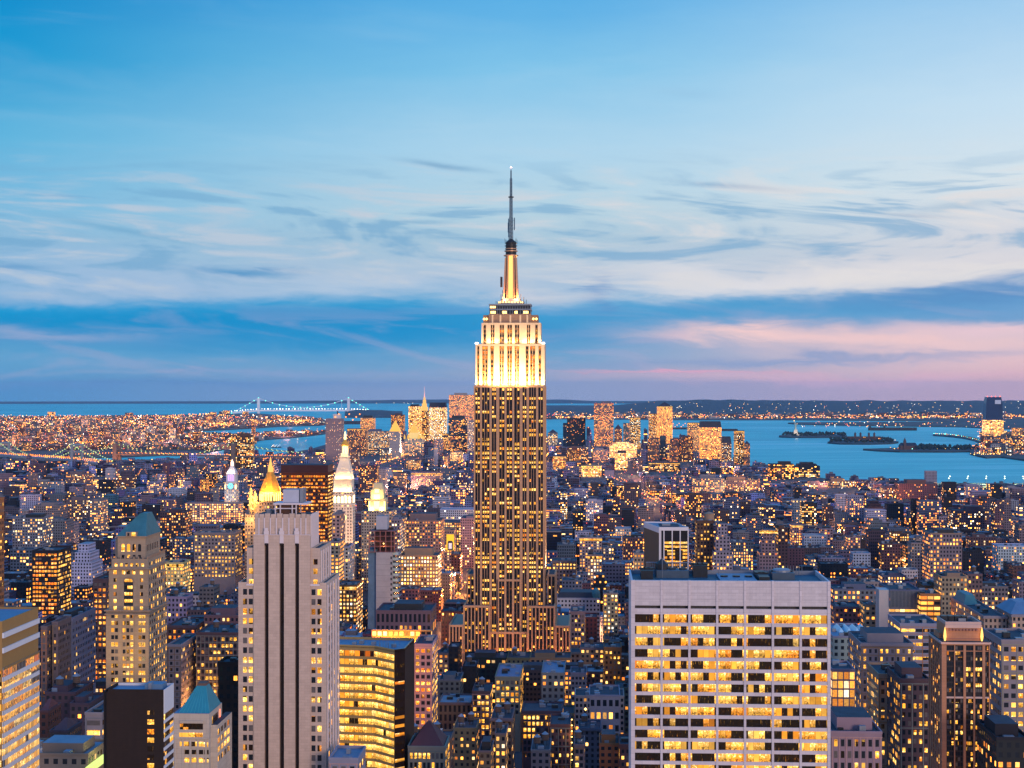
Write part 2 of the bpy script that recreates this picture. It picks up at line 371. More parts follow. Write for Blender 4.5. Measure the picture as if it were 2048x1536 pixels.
# ------------------------------------------------------------------ mesh helper
class MB:
    def __init__(s):
        s.v, s.f, s.mi, s.uv, s.fc, s.mats = [], [], [], [], [], []
    def slot(s, m):
        if m not in s.mats:
            s.mats.append(m)
        return s.mats.index(m)
    def face(s, pts, m, uvs=None, fac=None):
        i = len(s.v)
        s.v.extend(pts); s.f.append(tuple(range(i, i + len(pts)))); s.mi.append(s.slot(m))
        s.uv.extend(uvs if uvs else [(0, 0)] * len(pts)); s.fc.append(fac)
    def wall(s, a, b, z0, z1, m, fac=None):
        """upright quad from a to b (xy), seen with a on the left; window grid counted down from the top"""
        w = math.hypot(b[0] - a[0], b[1] - a[1])
        s.face([(a[0], a[1], z0), (b[0], b[1], z0), (b[0], b[1], z1), (a[0], a[1], z1)], m,
               [(0, z0 - z1), (w, z0 - z1), (w, 0), (0, 0)], fac)
        if fac:
            n = max(1, round(w / fac[1]))
            s.fc[-1] = (fac[0], w / n, *fac[2:])
    def prism(s, poly, z0, z1, m, fac=None, roof=None, bottom=False):
        """poly runs counter-clockwise seen from above"""
        n = len(poly)
        for i in range(n):
            s.wall(poly[i], poly[(i + 1) % n], z0, z1, m, fac)
        s.face([(x, y, z1) for x, y in poly], roof or m)
        if bottom:
            s.face([(x, y, z0) for x, y in reversed(poly)], m)
    def box(s, x0, x1, y0, y1, z0, z1, m, fac=None, roof=None, bottom=False):
        s.prism([(x0, y0), (x1, y0), (x1, y1), (x0, y1)], z0, z1, m, fac, roof, bottom)
    def frustum(s, a, z0, b, z1, m, top=None):
        """a, b = (x0,x1,y0,y1) at the bottom and the top"""
        P = [(a[0], a[2], z0), (a[1], a[2], z0), (a[1], a[3], z0), (a[0], a[3], z0)]
        Q = [(b[0], b[2], z1), (b[1], b[2], z1), (b[1], b[3], z1), (b[0], b[3], z1)]
        for i in range(4):
            j = (i + 1) % 4
            s.face([P[i], P[j], Q[j], Q[i]], m)
        s.face(Q, top or m)
    def lathe(s, cx, cy, prof, m, n=12, rot=0.0):
        for (r0, z0), (r1, z1) in zip(prof[:-1], prof[1:]):
            for i in range(n):
                t0, t1 = rot + 2 * math.pi * i / n, rot + 2 * math.pi * (i + 1) / n
                q = [(cx + r0 * math.cos(t0), cy + r0 * math.sin(t0), z0), (cx + r0 * math.cos(t1), cy + r0 * math.sin(t1), z0),
                     (cx + r1 * math.cos(t1), cy + r1 * math.sin(t1), z1), (cx + r1 * math.cos(t0), cy + r1 * math.sin(t0), z1)]
                if r1 < 1e-6: q = q[:3]
                elif r0 < 1e-6: q = [q[0], q[2], q[3]]
                s.face(q, m)
        if prof[-1][0] > 1e-6:
            s.face([(cx + prof[-1][0] * math.cos(rot + 2 * math.pi * i / n), cy + prof[-1][0] * math.sin(rot + 2 * math.pi * i / n), prof[-1][1]) for i in range(n)], m)
    def bar(s, a, b, r, m, n=4):
        a, b = Vector(a), Vector(b)
        d = (b - a).normalized()
        u = d.orthogonal().normalized(); w = d.cross(u)
        A = [a + (u * math.cos(6.2832 * i / n + .785) + w * math.sin(6.2832 * i / n + .785)) * r for i in range(n)]
        Bq = [p + (b - a) for p in A]
        for i in range(n):
            j = (i + 1) % n
            s.face([tuple(A[i]), tuple(A[j]), tuple(Bq[j]), tuple(Bq[i])], m)
        s.face([tuple(p) for p in Bq], m); s.face([tuple(p) for p in reversed(A)], m)
    def bead(s, c, r, m):
        x, y, z = c
        T = [(x + r, y, z), (x, y + r, z), (x - r, y, z), (x, y - r, z)]
        for i in range(4):
            j = (i + 1) % 4
            s.face([T[i], T[j], (x, y, z + r)], m); s.face([T[j], T[i], (x, y, z - r)], m)
    def mesh(s, name, org=(0, 0, 0)):
        me = bpy.data.meshes.new(name)
        v = np.array(s.v, dtype=np.float64).reshape(-1, 3) - np.array(org)
        me.from_pydata(v.tolist(), [], s.f)
        for m in s.mats:
            me.materials.append(m)
        me.polygons.foreach_set('material_index', s.mi)
        uvl = me.uv_layers.new(name='UVMap')
        uvl.data.foreach_set('uv', np.array(s.uv, dtype=np.float32).ravel())
        if any(s.fc):
            n = len(s.f)
            a1, a2, a3 = np.zeros((n, 4), np.float32), np.zeros((n, 3), np.float32), np.zeros((n, 3), np.float32)
            a2[:, :2] = 1
            for i, fc in enumerate(s.fc):
                if fc:
                    col, bay, fh, lit, ww, wh, seed, st = fc
                    a1[i] = (*col[:3], st); a2[i] = (bay, fh, lit); a3[i] = (ww, wh, seed)
            me.attributes.new('wall', 'FLOAT_COLOR', 'FACE').data.foreach_set('color', a1.ravel())
            me.attributes.new('grid', 'FLOAT_VECTOR', 'FACE').data.foreach_set('vector', a2.ravel())
            me.attributes.new('opening', 'FLOAT_VECTOR', 'FACE').data.foreach_set('vector', a3.ravel())
        me.update()
        return me
    def build(s, name, parent=None, org=(0, 0, 0)):
        """links the collected shapes as one mesh; org is the world place of its origin"""
        o = bpy.data.objects.new(name, s.mesh(name, org))
        COL.objects.link(o)
        if parent is not None:
            o.parent = parent
        else:
            o.location = org
        return o

def tag(o, label=None, cat=None, group=None, kind=None):
    for k, v in (('label', label), ('category', cat), ('group', group), ('kind', kind)):
        if v:
            o[k] = v
    return o
def thing(name, label, cat, loc, group=None):
    o = bpy.data.objects.new(name, None)
    o.empty_display_size = 5
    COL.objects.link(o)
    o.location = loc
    return tag(o, label, cat, group)
def lampo(parent, org, kind, loc, energy, col, size=1.0, size_y=None, aim=None, spot=None):
    """a light that belongs to a thing"""
    l = bpy.data.lights.new('floodlight', kind)
    l.energy = energy; l.color = col
    if kind == 'AREA':
        l.shape = 'RECTANGLE'; l.size = size; l.size_y = size_y or size
    elif kind == 'POINT':
        l.shadow_soft_size = size
    elif kind == 'SPOT':
        l.shadow_soft_size = size; l.spot_size = math.radians(spot or 60); l.spot_blend = .8
    o = bpy.data.objects.new('floodlight', l)
    COL.objects.link(o)
    o.parent = parent
    o.location = Vector(loc) - Vector(org)
    if aim is not None:
        o.rotation_euler = Vector(aim).to_track_quat('-Z', 'Y').to_euler()
    return o

WMESH = {}
def windows(root, org, rects, cap=100, name='window'):
    """rects: (x, y, z of the middle, width, height, facing 'f' front / 'r' right / 'l' left, material, weight); the heaviest become parts, the rest one part of kind stuff"""
    order = sorted(range(len(rects)), key=lambda i: -rects[i][7])
    rest = MB()
    def quadbox(b, x, y, z, w, h, f, m):
        d = .07
        if f == 'f':
            b.box(x - w / 2, x + w / 2, y - d, y + d, z - h / 2, z + h / 2, m, bottom=True)
        else:
            b.box(x - d, x + d, y - w / 2, y + w / 2, z - h / 2, z + h / 2, m, bottom=True)
    for n, i in enumerate(order):
        x, y, z, w, h, f, m, _ = rects[i]
        if n < cap:
            key = (round(w, 2), round(h, 2), 'f' if f == 'f' else 's', m.name)
            if key not in WMESH:
                b = MB(); quadbox(b, 0, 0, 0, w, h, key[2], m)
                WMESH[key] = b.mesh(name)
            o = bpy.data.objects.new(name, WMESH[key])
            COL.objects.link(o); o.parent = root
            o.location = (x - org[0], y - org[1], z - org[2])
        else:
            quadbox(rest, x, y, z, w, h, f, m)
    if rest.f:
        o = rest.build(name, root, org); o['kind'] = 'stuff'
        return o
FOOT = []      # (x0,x1,y0,y1) of everything built by hand
VIS = []       # (px0,px1,py0,py1,Y): the part of it the photograph shows
def claim(x0, x1, y0, y1, vis=None):
    FOOT.append((x0 - 3, x1 + 3, y0 - 3, y1 + 3))
    if vis:
        VIS.append((*vis, y0))
# ------------------------------------------------------------------ water and land, curved with the earth
def sheet_water():
    b = MB(); wm = water_mat()
    rings = [1500 * 1.13 ** i for i in range(31)]
    angs = [math.radians(a) for a in np.linspace(-62, 62, 63)]
    P = lambda r, a: (r * math.sin(a), r * math.cos(a), -r * r / R2 - 3.0)
    for r0, r1 in zip(rings[:-1], rings[1:]):
        for a0, a1 in zip(angs[:-1], angs[1:]):
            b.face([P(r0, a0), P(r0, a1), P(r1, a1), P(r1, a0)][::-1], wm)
    o = b.build('harbour_water')
    tag(o, 'blue harbour water reaching from the downtown shore to the horizon', 'water', kind='structure')
sheet_water()

def land_mat(name, a, b_, scale):
    m = bpy.data.materials.new(name); m.use_nodes = True
    T = NT(m.node_tree)
    out = T.n('ShaderNodeOutputMaterial'); p = T.n('ShaderNodeBsdfPrincipled')
    pos = T.n('ShaderNodeNewGeometry').outputs['Position']
    n = T.noise(pos, scale, 5.0, .65)
    T.put(p.inputs['Base Color'], T.ramp(n, [(.35, (*a, 1)), (.65, (*b_, 1))])); p.inputs['Roughness'].default_value = .95
    T.t.links.new(p.outputs[0], out.inputs[0])
    return m
CITY = land_mat('city_ground', (.035, .037, .042), (.075, .07, .07), .02)
FARLAND = land_mat('far_land', (.025, .032, .035), (.07, .07, .065), .004)
HILLM = land_mat('wooded_hill', (.010, .024, .030), (.030, .045, .05), .006)

def strip(name, near, far, m, z0, label, cat, steps=14, dx=16, hump=0.0, kind='structure'):
    """land between two shorelines traced as bearings and depression; laid on the curved ground"""
    nx, ny = zip(*near); fx, fy = zip(*far)
    x0, x1 = max(nx[0], fx[0]), min(nx[-1], fx[-1])
    n = max(2, int((x1 - x0) / dx))
    G = []
    for i in range(n + 1):
        px = x0 + (x1 - x0) * i / n
        ya, yb = np.interp(px, nx, ny), np.interp(px, fx, fy)
        A, Bp = ground(px, ya), ground(px, yb)
        row = []
        for k in range(steps + 1):
            t = (k / steps) ** 1.6
            x, y = A[0] + (Bp[0] - A[0]) * t, A[1] + (Bp[1] - A[1]) * t
            e = math.sin(math.pi * min(1, max(0, t)))
            row.append((x, y, drop(x, y) + z0 + hump * e))
        G.append(row)
    b = MB()
    for i in range(n):
        for k in range(steps):
            b.face([G[i][k], G[i + 1][k], G[i + 1][k + 1], G[i][k + 1]], m)
        for k, s in ((0, 1), (steps, -1)):
            p, q = G[i][k], G[i + 1][k]
            b.face([p, q, (q[0], q[1], q[2] - z0 - hump - 8), (p[0], p[1], p[2] - z0 - hump - 8)][::-s], m)
    for i in (0, n):
        for k in range(steps):
            p, q = G[i][k], G[i][k + 1]
            b.face([p, q, (q[0], q[1], q[2] - z0 - hump - 8), (p[0], p[1], p[2] - z0 - hump - 8)], m)
    o = b.build(name)
    tag(o, label, cat, kind=kind)
    return o

MAN_FAR = [(-700, 926), (0, 924), (240, 921), (400, 915), (512, 912), (600, 904), (655, 888), (700, 874), (800, 869), (950, 868), (1100, 876), (1200, 880), (1280, 886), (1340, 893), (1400, 905), (1460, 919), (1500, 931), (1560, 943), (1645, 956), (1700, 963), (1800, 969), (1880, 979), (2048, 981), (2700, 1010)]
strip('city_ground', [(-700, 4200), (2700, 4200)], MAN_FAR, CITY, 0.0, 'dark ground of streets and lots under the whole near city', 'ground', 40, 40)
BK_NEAR = [(-700, 924), (0, 919), (240, 914), (400, 907), (470, 895), (520, 880), (600, 874), (648, 868), (660, 866)]
BK_FAR = [(-700, 872), (300, 866), (440, 869), (520, 868), (600, 864), (652, 861), (660, 862)]
strip('far_shore_ground', BK_NEAR, BK_FAR, FARLAND, 2.0, 'low built up ground on the far side of the river', 'ground', 10)
strip('waterfront_ground', [(-700, 873), (300, 867), (420, 861), (500, 857), (560, 853), (640, 851), (655, 849)], [(-700, 834), (0, 833), (300, 830), (430, 829), (512, 827), (600, 834), (655, 842)], FARLAND, 2.5, 'low waterfront ground with docks beyond the river', 'ground', 12)
def ridge(name, top, d0, d1, m, label, cat, seed, base_y=None, rough=10):
    """a long hill: its skyline is given as bearings and elevations"""
    tx, ty = zip(*top)
    n = int((tx[-1] - tx[0]) / 8)
    rr = random.Random(seed)
    ph = [(rr.uniform(.01, .12), rr.uniform(0, 6.3), rr.uniform(.3, 1)) for _ in range(7)]
    b = MB(); G = []
    for i in range(n + 1):
        px = tx[0] + (tx[-1] - tx[0]) * i / n
        py = np.interp(px, tx, ty)
        dx, dy = ray(px); hh = math.hypot(dx, dy)
        row = []
        top_z = H - (py - EY) / F * d1
        base = -(d1 * hh) ** 2 / R2
        hgt = max(4.0, top_z - base + rough * sum(a * math.sin(f * px + p) for f, p, a in ph) / 5)
        for k in range(13):
            t = k / 12
            d = d0 + (d1 * 1.25 - d0) * t
            s = math.sin(min(1, (d - d0) / (d1 - d0)) * math.pi / 2) ** 1.3 if d <= d1 else math.cos((d - d1) / (d1 * .25) * math.pi / 2)
            w = 1 + .05 * math.sin(px * .09 + k * 2.1)
            row.append((d * dx, d * dy, -(d * hh) ** 2 / R2 - 1 + (hgt + 1) * s * (w if k < 9 else 1)))
        G.append(row)
    for i in range(n):
        for k in range(12):
            b.face([G[i][k], G[i + 1][k], G[i + 1][k + 1], G[i][k + 1]], m)
    o = b.build(name)
    for p in o.data.polygons:
        p.use_smooth = True
    tag(o, label, cat, kind='structure')
    return o
ridge('far_coast', [(-500, 806), (0, 805.5), (300, 805), (500, 803), (700, 801), (900, 799), (1000, 801), (1120, 799), (1200, 803), (1500, 804)], 33000, 40000, HILLM, 'flat dark blue coast along the horizon beyond the bridge', 'coast', 3, rough=6)
ridge('island_hills', [(1080, 812), (1180, 813), (1235, 812), (1270, 807), (1310, 803), (1370, 800.5), (1460, 800), (1600, 801), (1750, 802), (1900, 802), (2120, 801)], 15800, 22000, HILLM, 'long wooded hill across the harbour dotted with lights', 'hills', 5, rough=10)
ridge('dark_low_island', [(690, 831), (700, 824), (720, 821.5), (760, 822), (790, 825), (805, 831)], 14300, 15200, HILLM, 'low dark island beside the far bridge', 'island', 9, rough=3)
strip('bayside_ground', [(1080, 838), (1200, 838.5), (1400, 840), (1560, 840), (1700, 841), (1900, 842), (2120, 844)], [(1080, 815), (1240, 813), (1400, 813), (2120, 813)], FARLAND, 2.5, 'flat built up shore at the foot of the far hill', 'ground', 12)
strip('long_pier_ground', [(1576, 847), (1600, 849), (1700, 851), (1860, 853), (1930, 854), (1990, 858), (2120, 858)], [(1576, 846), (1600, 845), (1700, 845), (1830, 844), (1930, 843), (2120, 843)], FARLAND, 3.0, 'long flat pier reaching into the harbour', 'pier', 5)
strip('port_ground', [(1940, 908), (1970, 916), (2000, 914), (2060, 922), (2120, 925)], [(1940, 903), (1958, 893), (1970, 880), (1990, 866), (2060, 861), (2120, 859)], FARLAND, 3.0, 'built up ground on the opposite bank under the glass tower', 'ground', 8)
strip('park_ground', [(1726, 899.5), (1760, 902), (1800, 903.5), (1900, 904), (1945, 903), (1985, 905)], [(1726, 898.5), (1760, 898), (1800, 896.5), (1900, 895.5), (1945, 894), (1985, 890)], FARLAND, 3.0, 'low dark waterfront park ending in a point in the harbour', 'park', 5, 8)
strip('curved_causeway', [(1866, 871), (1890, 872.5), (1920, 875.5), (1945, 880), (1960, 886), (1966, 890)], [(1866, 869), (1890, 869.5), (1920, 871.5), (1945, 875), (1960, 880), (1966, 884)], FARLAND, 3.0, 'thin curved causeway lined with small lights', 'causeway', 4, 8)
strip('wooded_island', [(1558, 874), (1580, 875), (1640, 875), (1680, 874.5), (1694, 874)], [(1558, 873), (1580, 870), (1640, 868.5), (1680, 870.5), (1694, 873)], HILLM, 3.0, 'small dark wooded island carrying the pale statue', 'island', 5, 8, hump=5)
strip('ferry_island', [(1655, 886), (1680, 888), (1740, 888.5), (1780, 887.5), (1797, 885.5)], [(1655, 885), (1680, 881.5), (1740, 880), (1780, 881.5), (1797, 884.5)], HILLM, 3.0, 'small dark island with a low towered building', 'island', 5, 8, hump=3)

# ------------------------------------------------------------------ haze
def haze():
    m = bpy.data.materials.new('haze'); m.use_nodes = True
    T = NT(m.node_tree)
    out = T.n('ShaderNodeOutputMaterial')
    v = T.n('ShaderNodeVolumePrincipled')
    v.inputs['Color'].default_value = (.40, .70, 1.0, 1)
    v.inputs['Density'].default_value = 1.0e-5
    T.t.links.new(v.outputs[0], out.inputs['Volume'])
    b = MB()
    b.box(-52000, 52000, -1500, 62000, -300, 460, m, bottom=True)
    o = b.build('haze')
    tag(o, 'thin blue evening haze over the whole city and harbour', 'haze', kind='stuff')
haze()
# ------------------------------------------------------------------ window glass for the hand-built towers
W_LIT = interior('lit_window', 2.6, .97, .40, 2.5, 1.0)
W_DIM = interior('half_lit_window', 1.7, .45, .1, 1.1, 1.0)
W_ORANGE = interior('orange_window', 2.6, .97, -.5, 2.5, 1.0)
W_DARK = mat('dark_window', (.014, .017, .022), .12, .3, 1.0)
W_DULL = mat('curtained_window', (.12, .10, .09), .3, .5, .8)
GZ = Z(1237.9, 530.0, 1460); GH = 23.1 * 530 / F
OFF_A = interior('office_glass', 1.87, 0.60, .30, 1.9, 3.0, GH, GZ - GH / 2)
OFF_B = interior('bright_office_glass', 2.4, .96, .45, 2.0, 3.0)
AZ = Z(1302, 700.0, 745) - 3.0; AH = 17.3 * 700 / F
OFF_E = interior('amber_block_glass', 1.9, .94, .50, 2.1, 4.0, AH, AZ - AH / 2, .8, -.6)
OFF_C = interior('amber_office_glass', 2.2, .62, -.3, 1.7, 4.0, AH, AZ - AH / 2, .8, -.6)
OFF_D = interior('dark_office_glass', 1.87, .16, .2, 1.3, 2.0, GH, GZ - GH / 2)
def pick(p_lit, p_dim=.12, lit=W_LIT, dark=W_DARK, r=rnd):
    q = r.random()
    return lit if q < p_lit else W_DIM if q < p_lit + p_dim else (W_DULL if r.random() < .25 else dark)
SHADOW = (.05, .04, .035)

def roof_units(root, org, x0, x1, y0, y1, z, r):
    for _ in range(int(max(2, min(6, (x1 - x0) * (y1 - y0) / 110)))):
        w, d, h = r.uniform(1.5, 4.5), r.uniform(1.5, 4), r.uniform(.8, 2.6)
        if x1 - x0 < w + 2 or y1 - y0 < d + 2: continue
        x, y = r.uniform(x0 + 1, x1 - w - 1), r.uniform(y0 + 1, y1 - d - 1)
        b = MB(); b.box(x, x + w, y, y + d, z, z + h, r.choice([METAL, ROOFPALE, DARK, METAL])); b.build('roof_unit', root, org)
def roof_plant(b, x0, x1, y0, y1, z, r, dens=1.0):
    """ducts, fans, stair heads and a low parapet on a flat roof"""
    n = int(max(2, min(9, (x1 - x0) * (y1 - y0) / 90)) * dens)
    for _ in range(n):
        w, d, h = r.uniform(1.5, 4.5), r.uniform(1.5, 4), r.uniform(.8, 2.6)
        if x1 - x0 < w + 2 or y1 - y0 < d + 2: continue
        x, y = r.uniform(x0 + 1, x1 - w - 1), r.uniform(y0 + 1, y1 - d - 1)
        b.box(x, x + w, y, y + d, z, z + h, r.choice([METAL, ROOFPALE, DARK, METAL]))
def parapet(b, x0, x1, y0, y1, z, h, t, m):
    b.box(x0, x1, y0, y0 + t, z, z + h, m); b.box(x0, x1, y1 - t, y1, z, z + h, m)
    b.box(x0, x0 + t, y0 + t, y1 - t, z, z + h, m); b.box(x1 - t, x1, y0 + t, y1 - t, z, z + h, m)
def water_tank(root, org, x, y, z, r=1.9, h=3.4, leg=3.0, m=None):
    """wooden roof tank on legs: tank, cone and legs"""
    b = MB(); b.lathe(x, y, [(r, z + leg), (r * 1.02, z + leg + h)], m or WOOD, 12)
    for k in range(3):
        zz = z + leg + h * (.2 + .3 * k)
        b.lathe(x, y, [(r * 1.04, zz), (r * 1.04, zz + .12)], DARK, 12)
    t = b.build('water_tank', root, org)
    c = MB(); c.lathe(x, y, [(r * 1.15, z + leg + h), (.05, z + leg + h + r * .85)], METAL if (m is None) else ROOFPALE, 12)
    c.build('tank_roof', t, org)
    g = MB()
    for a in range(4):
        dx, dy = r * .75 * math.cos(a * 1.57 + .78), r * .75 * math.sin(a * 1.57 + .78)
        g.bar((x + dx, y + dy, z - .3), (x + dx, y + dy, z + leg), .14, DARK)
    g.box(x - r, x + r, y - r, y + r, z + leg - .25, z + leg, DARK, bottom=True)
    g.build('tank_stand', t, org)
    return t

# ------------------------------------------------------------------ the floodlit spire skyscraper
def spire_tower():
    Y0 = 1300.0
    u = lambda px: X(px, Y0)
    zz = lambda py: Z(py, Y0, 1020)
    org = (u(1020), Y0 + 20, 0)
    r = random.Random(11)
    t = thing('spire_skyscraper', 'tallest tower, stepped and topped by a floodlit white crown and a needle spire', 'skyscraper', org)
    stone = mat('glow_tinted_limestone', (.54, .30, .16), .85, .12, .2, course=1.2, streak=.3)  # the warm glow on the shaft is put into this stone colour
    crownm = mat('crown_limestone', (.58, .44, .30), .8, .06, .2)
    spand = mat('dark_spandrel', (.020, .014, .011), .6, .3, .6)
    FHT = 9.12 / F * Y0
    rects = []
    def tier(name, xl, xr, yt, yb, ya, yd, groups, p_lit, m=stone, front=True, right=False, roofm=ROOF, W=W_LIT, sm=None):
        """one setback block: piers stand 0.5 m proud of the window columns"""
        b = MB()
        x0, x1, z1, z0 = u(xl), u(xr), zz(yt), (zz(yb) if yb else 0)
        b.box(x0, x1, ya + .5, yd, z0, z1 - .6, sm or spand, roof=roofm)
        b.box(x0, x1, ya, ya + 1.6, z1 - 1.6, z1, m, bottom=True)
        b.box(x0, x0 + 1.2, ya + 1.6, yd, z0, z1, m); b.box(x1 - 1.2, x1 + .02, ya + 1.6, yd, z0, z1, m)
        # piers fill the gaps between window groups
        edges = [xl]
        for a, c, n in groups:
            edges += [a, c]
        edges.append(xr)
        for a, c in zip(edges[0::2], edges[1::2]):
            if c - a > .3:
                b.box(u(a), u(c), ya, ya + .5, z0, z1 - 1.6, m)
        nf = int((z1 - z0 - 2.5) / FHT)
        fl = [r.random() for _ in range(nf)]
        for a, c, n in groups:
            w = (u(c) - u(a)) / n
            for k in range(1, n):
                xx = u(a) + w * k
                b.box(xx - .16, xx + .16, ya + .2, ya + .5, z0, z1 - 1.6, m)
            for f in range(nf):
                zc = z1 - 3.2 - f * FHT
                gl = r.random() < p_lit * (.2 + 1.35 * fl[f])
                for k in range(n):
                    on = (r.random() < .8) if gl else (r.random() < .06)
                    mm = (W if r.random() < .8 else W_ORANGE) if on else (W_DIM if r.random() < .1 else W_DARK)
                    rects.append((u(a) + w * (k + .5), ya + .5, zc, w * .64, FHT * .54, 'f', mm, 2 if on else 0))
        # the side that faces the sunset
        if right:
            d = yd - ya - 4
            n = 5
            for i in range(n + 1):
                yy = ya + 2 + d * i / n
                b.box(x1, x1 + .4, yy - .8, yy + .8, z0, z1 - 1, m)
            for f in range(nf):
                for i in range(n):
                    if r.random() < .5:
                        rects.append((x1, ya + 2 + d * (i + .5) / n, z1 - 3.2 - f * FHT, d / n * .55, FHT * .5, 'r', pick(p_lit * .5, r=r), .5))
        o = b.build(name, t, org)
        return o
    gs = [(950.5, 960, 2), (964, 979, 3), (983.5, 992.5, 2)]
    gc = [(998.5, 1009, 2), (1013, 1024.5, 2), (1028.5, 1039.5, 2)]
    ge = [(1045, 1053, 2), (1058, 1072, 3), (1076.5, 1086, 2)]
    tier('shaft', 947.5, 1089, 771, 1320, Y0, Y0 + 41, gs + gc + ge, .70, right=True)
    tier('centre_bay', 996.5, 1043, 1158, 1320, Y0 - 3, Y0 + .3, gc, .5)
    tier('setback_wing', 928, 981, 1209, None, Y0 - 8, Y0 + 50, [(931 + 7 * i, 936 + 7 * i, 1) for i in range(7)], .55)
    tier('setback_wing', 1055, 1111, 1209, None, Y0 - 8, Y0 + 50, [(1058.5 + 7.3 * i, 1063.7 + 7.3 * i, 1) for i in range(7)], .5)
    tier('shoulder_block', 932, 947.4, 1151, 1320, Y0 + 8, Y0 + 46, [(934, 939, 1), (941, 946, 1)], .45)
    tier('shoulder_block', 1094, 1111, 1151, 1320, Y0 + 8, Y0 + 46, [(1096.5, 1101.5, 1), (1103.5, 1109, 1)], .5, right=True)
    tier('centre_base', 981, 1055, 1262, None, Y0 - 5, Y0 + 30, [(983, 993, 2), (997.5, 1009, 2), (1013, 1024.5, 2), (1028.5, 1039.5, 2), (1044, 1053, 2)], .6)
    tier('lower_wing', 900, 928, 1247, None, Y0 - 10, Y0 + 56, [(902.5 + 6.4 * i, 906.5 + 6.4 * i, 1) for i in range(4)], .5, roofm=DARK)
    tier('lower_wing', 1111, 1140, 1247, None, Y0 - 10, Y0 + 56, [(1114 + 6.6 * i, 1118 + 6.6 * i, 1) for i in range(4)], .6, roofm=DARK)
    # floodlit crown
    cg = [(954, 958, 1), (964, 975, 2), (980.5, 987, 1), (998.5, 1007.5, 2), (1014, 1023.5, 2), (1029, 1038, 2), (1051, 1057, 1), (1060, 1070, 2), (1077, 1082, 1)]
    warm = mat('crown_spandrel', (.20, .10, .04), .6, .2, .5)
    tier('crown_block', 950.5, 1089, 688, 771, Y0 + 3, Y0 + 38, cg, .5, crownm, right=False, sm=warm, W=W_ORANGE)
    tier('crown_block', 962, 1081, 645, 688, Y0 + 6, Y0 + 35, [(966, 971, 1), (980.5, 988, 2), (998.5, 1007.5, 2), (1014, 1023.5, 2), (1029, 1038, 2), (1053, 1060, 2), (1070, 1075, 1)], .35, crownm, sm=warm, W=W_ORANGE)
    b = MB()
    brown = mat('brown_stone_cap', (.28, .17, .11), .8, .15, .2)
    b.box(u(965), u(1075), Y0 + 9, Y0 + 33, zz(645), zz(629), brown)
    b.box(u(976.5), u(1061), Y0 + 6.6, Y0 + 34, zz(645), zz(627), brown)
    for px in (984, 1000, 1020, 1040, 1054):
        b.box(u(px) - .7, u(px) + .7, Y0 + 6.2, Y0 + 6.6, zz(645), zz(629), crownm)
    b.build('crown_cap', t, org)
    b = MB()
    b.box(u(978), u(1060), Y0 + 9, Y0 + 33, zz(627), zz(611), DARK, roof=ROOF)
    b.box(u(976.5), u(1061.5), Y0 + 8.4, Y0 + 33.6, zz(619), zz(616.5), METAL, bottom=True)
    b.box(u(976.5), u(1061.5), Y0 + 8.4, Y0 + 33.6, zz(609.5), zz(606.5), METAL, bottom=True)
    for i in range(17):
        px = 978 + 82 * i / 16
        b.box(u(px) - .18, u(px) + .18, Y0 + 8.6, Y0 + 9, zz(627), zz(607), METAL)
    b.build('observation_deck', t, org)
    for a, c in ((980, 990), (1003, 1012), (1028, 1034), (1046, 1056)):
        b = MB(); b.box(u(a), u(c), Y0 + 8.9, Y0 + 9.0, zz(626), zz(621), L_WARM); b.build('lit_deck_window', t, org)
    b = MB(); b.box(u(979), u(990), Y0 + 8.9, Y0 + 9.0, zz(615), zz(611), L_WARM); b.build('lit_deck_window', t, org)
    cx, cy = u(1019.5), Y0 + 21
    b = MB()
    b.lathe(cx, cy, [(u(1047) - cx, zz(606)), (u(1047) - cx, zz(601)), (u(1040) - cx, zz(600)), (u(1039) - cx, zz(595))], METAL, 16)
    b.build('mast_base', t, org)
    for k in range(10):
        a = -2.6 + k * .23
        rr = (u(1046) - cx); b = MB()
        b.box(cx + rr * math.cos(a) - .8, cx + rr * math.cos(a) + .8, cy + rr * math.sin(a) - .5, cy + rr * math.sin(a), zz(604), zz(601.5), L_WARM, bottom=True)
        b.build('deck_light', t, org)
    mast = mat('mast_metal', (.52, .30, .17), .4, .2, .6, .3)
    b = MB()
    b.lathe(cx, cy, [(u(1037) - cx, zz(597)), (u(1034) - cx, zz(570)), (u(1031.5) - cx, zz(530)), (u(1031) - cx, zz(508))], mast, 8, math.pi / 8)
    for s in (-1, 1):        # winged buttresses
        b.frustum((cx + s * 5.6 - .8, cx + s * 5.6 + .8, cy - 7.5, cy + 7.5), zz(596), (cx + s * 4.4 - .6, cx + s * 4.4 + .6, cy - 4.5, cy + 4.5), zz(512), mast)
        b.frustum((cx + s * 3.1 - .5, cx + s * 3.1 + .5, cy - 8.2, cy - 5), zz(596), (cx + s * 2.7 - .4, cx + s * 2.7 + .4, cy - 5.2, cy - 4), zz(506), mast)
    b.build('mooring_mast', t, org)
    b = MB()
    for k in range(22):
        z1 = 507 + k * 4
        f = k / 21
        yy = cy - 4.9 - 2.0 * f
        b.box(cx - 1.75 - .3 * f, cx + 1.75 + .3 * f, yy - .2, yy + .9, zz(z1 + 4), zz(z1), lamp_mat('mast_glass', (1, .46, .12), 2.0), bottom=True)
    b.build('lit_mast_window', t, org)
    b = MB()
    for k in range(9):
        z1 = 507 + k * 4
        b.box(cx + 4.75, cx + 5.0, cy - 4, cy - 2.4, zz(z1 + 4), zz(z1), lamp_mat('mast_glass', (1, .46, .12), 2.0), bottom=True)
    b.build('lit_mast_window', t, org)
    b = MB()
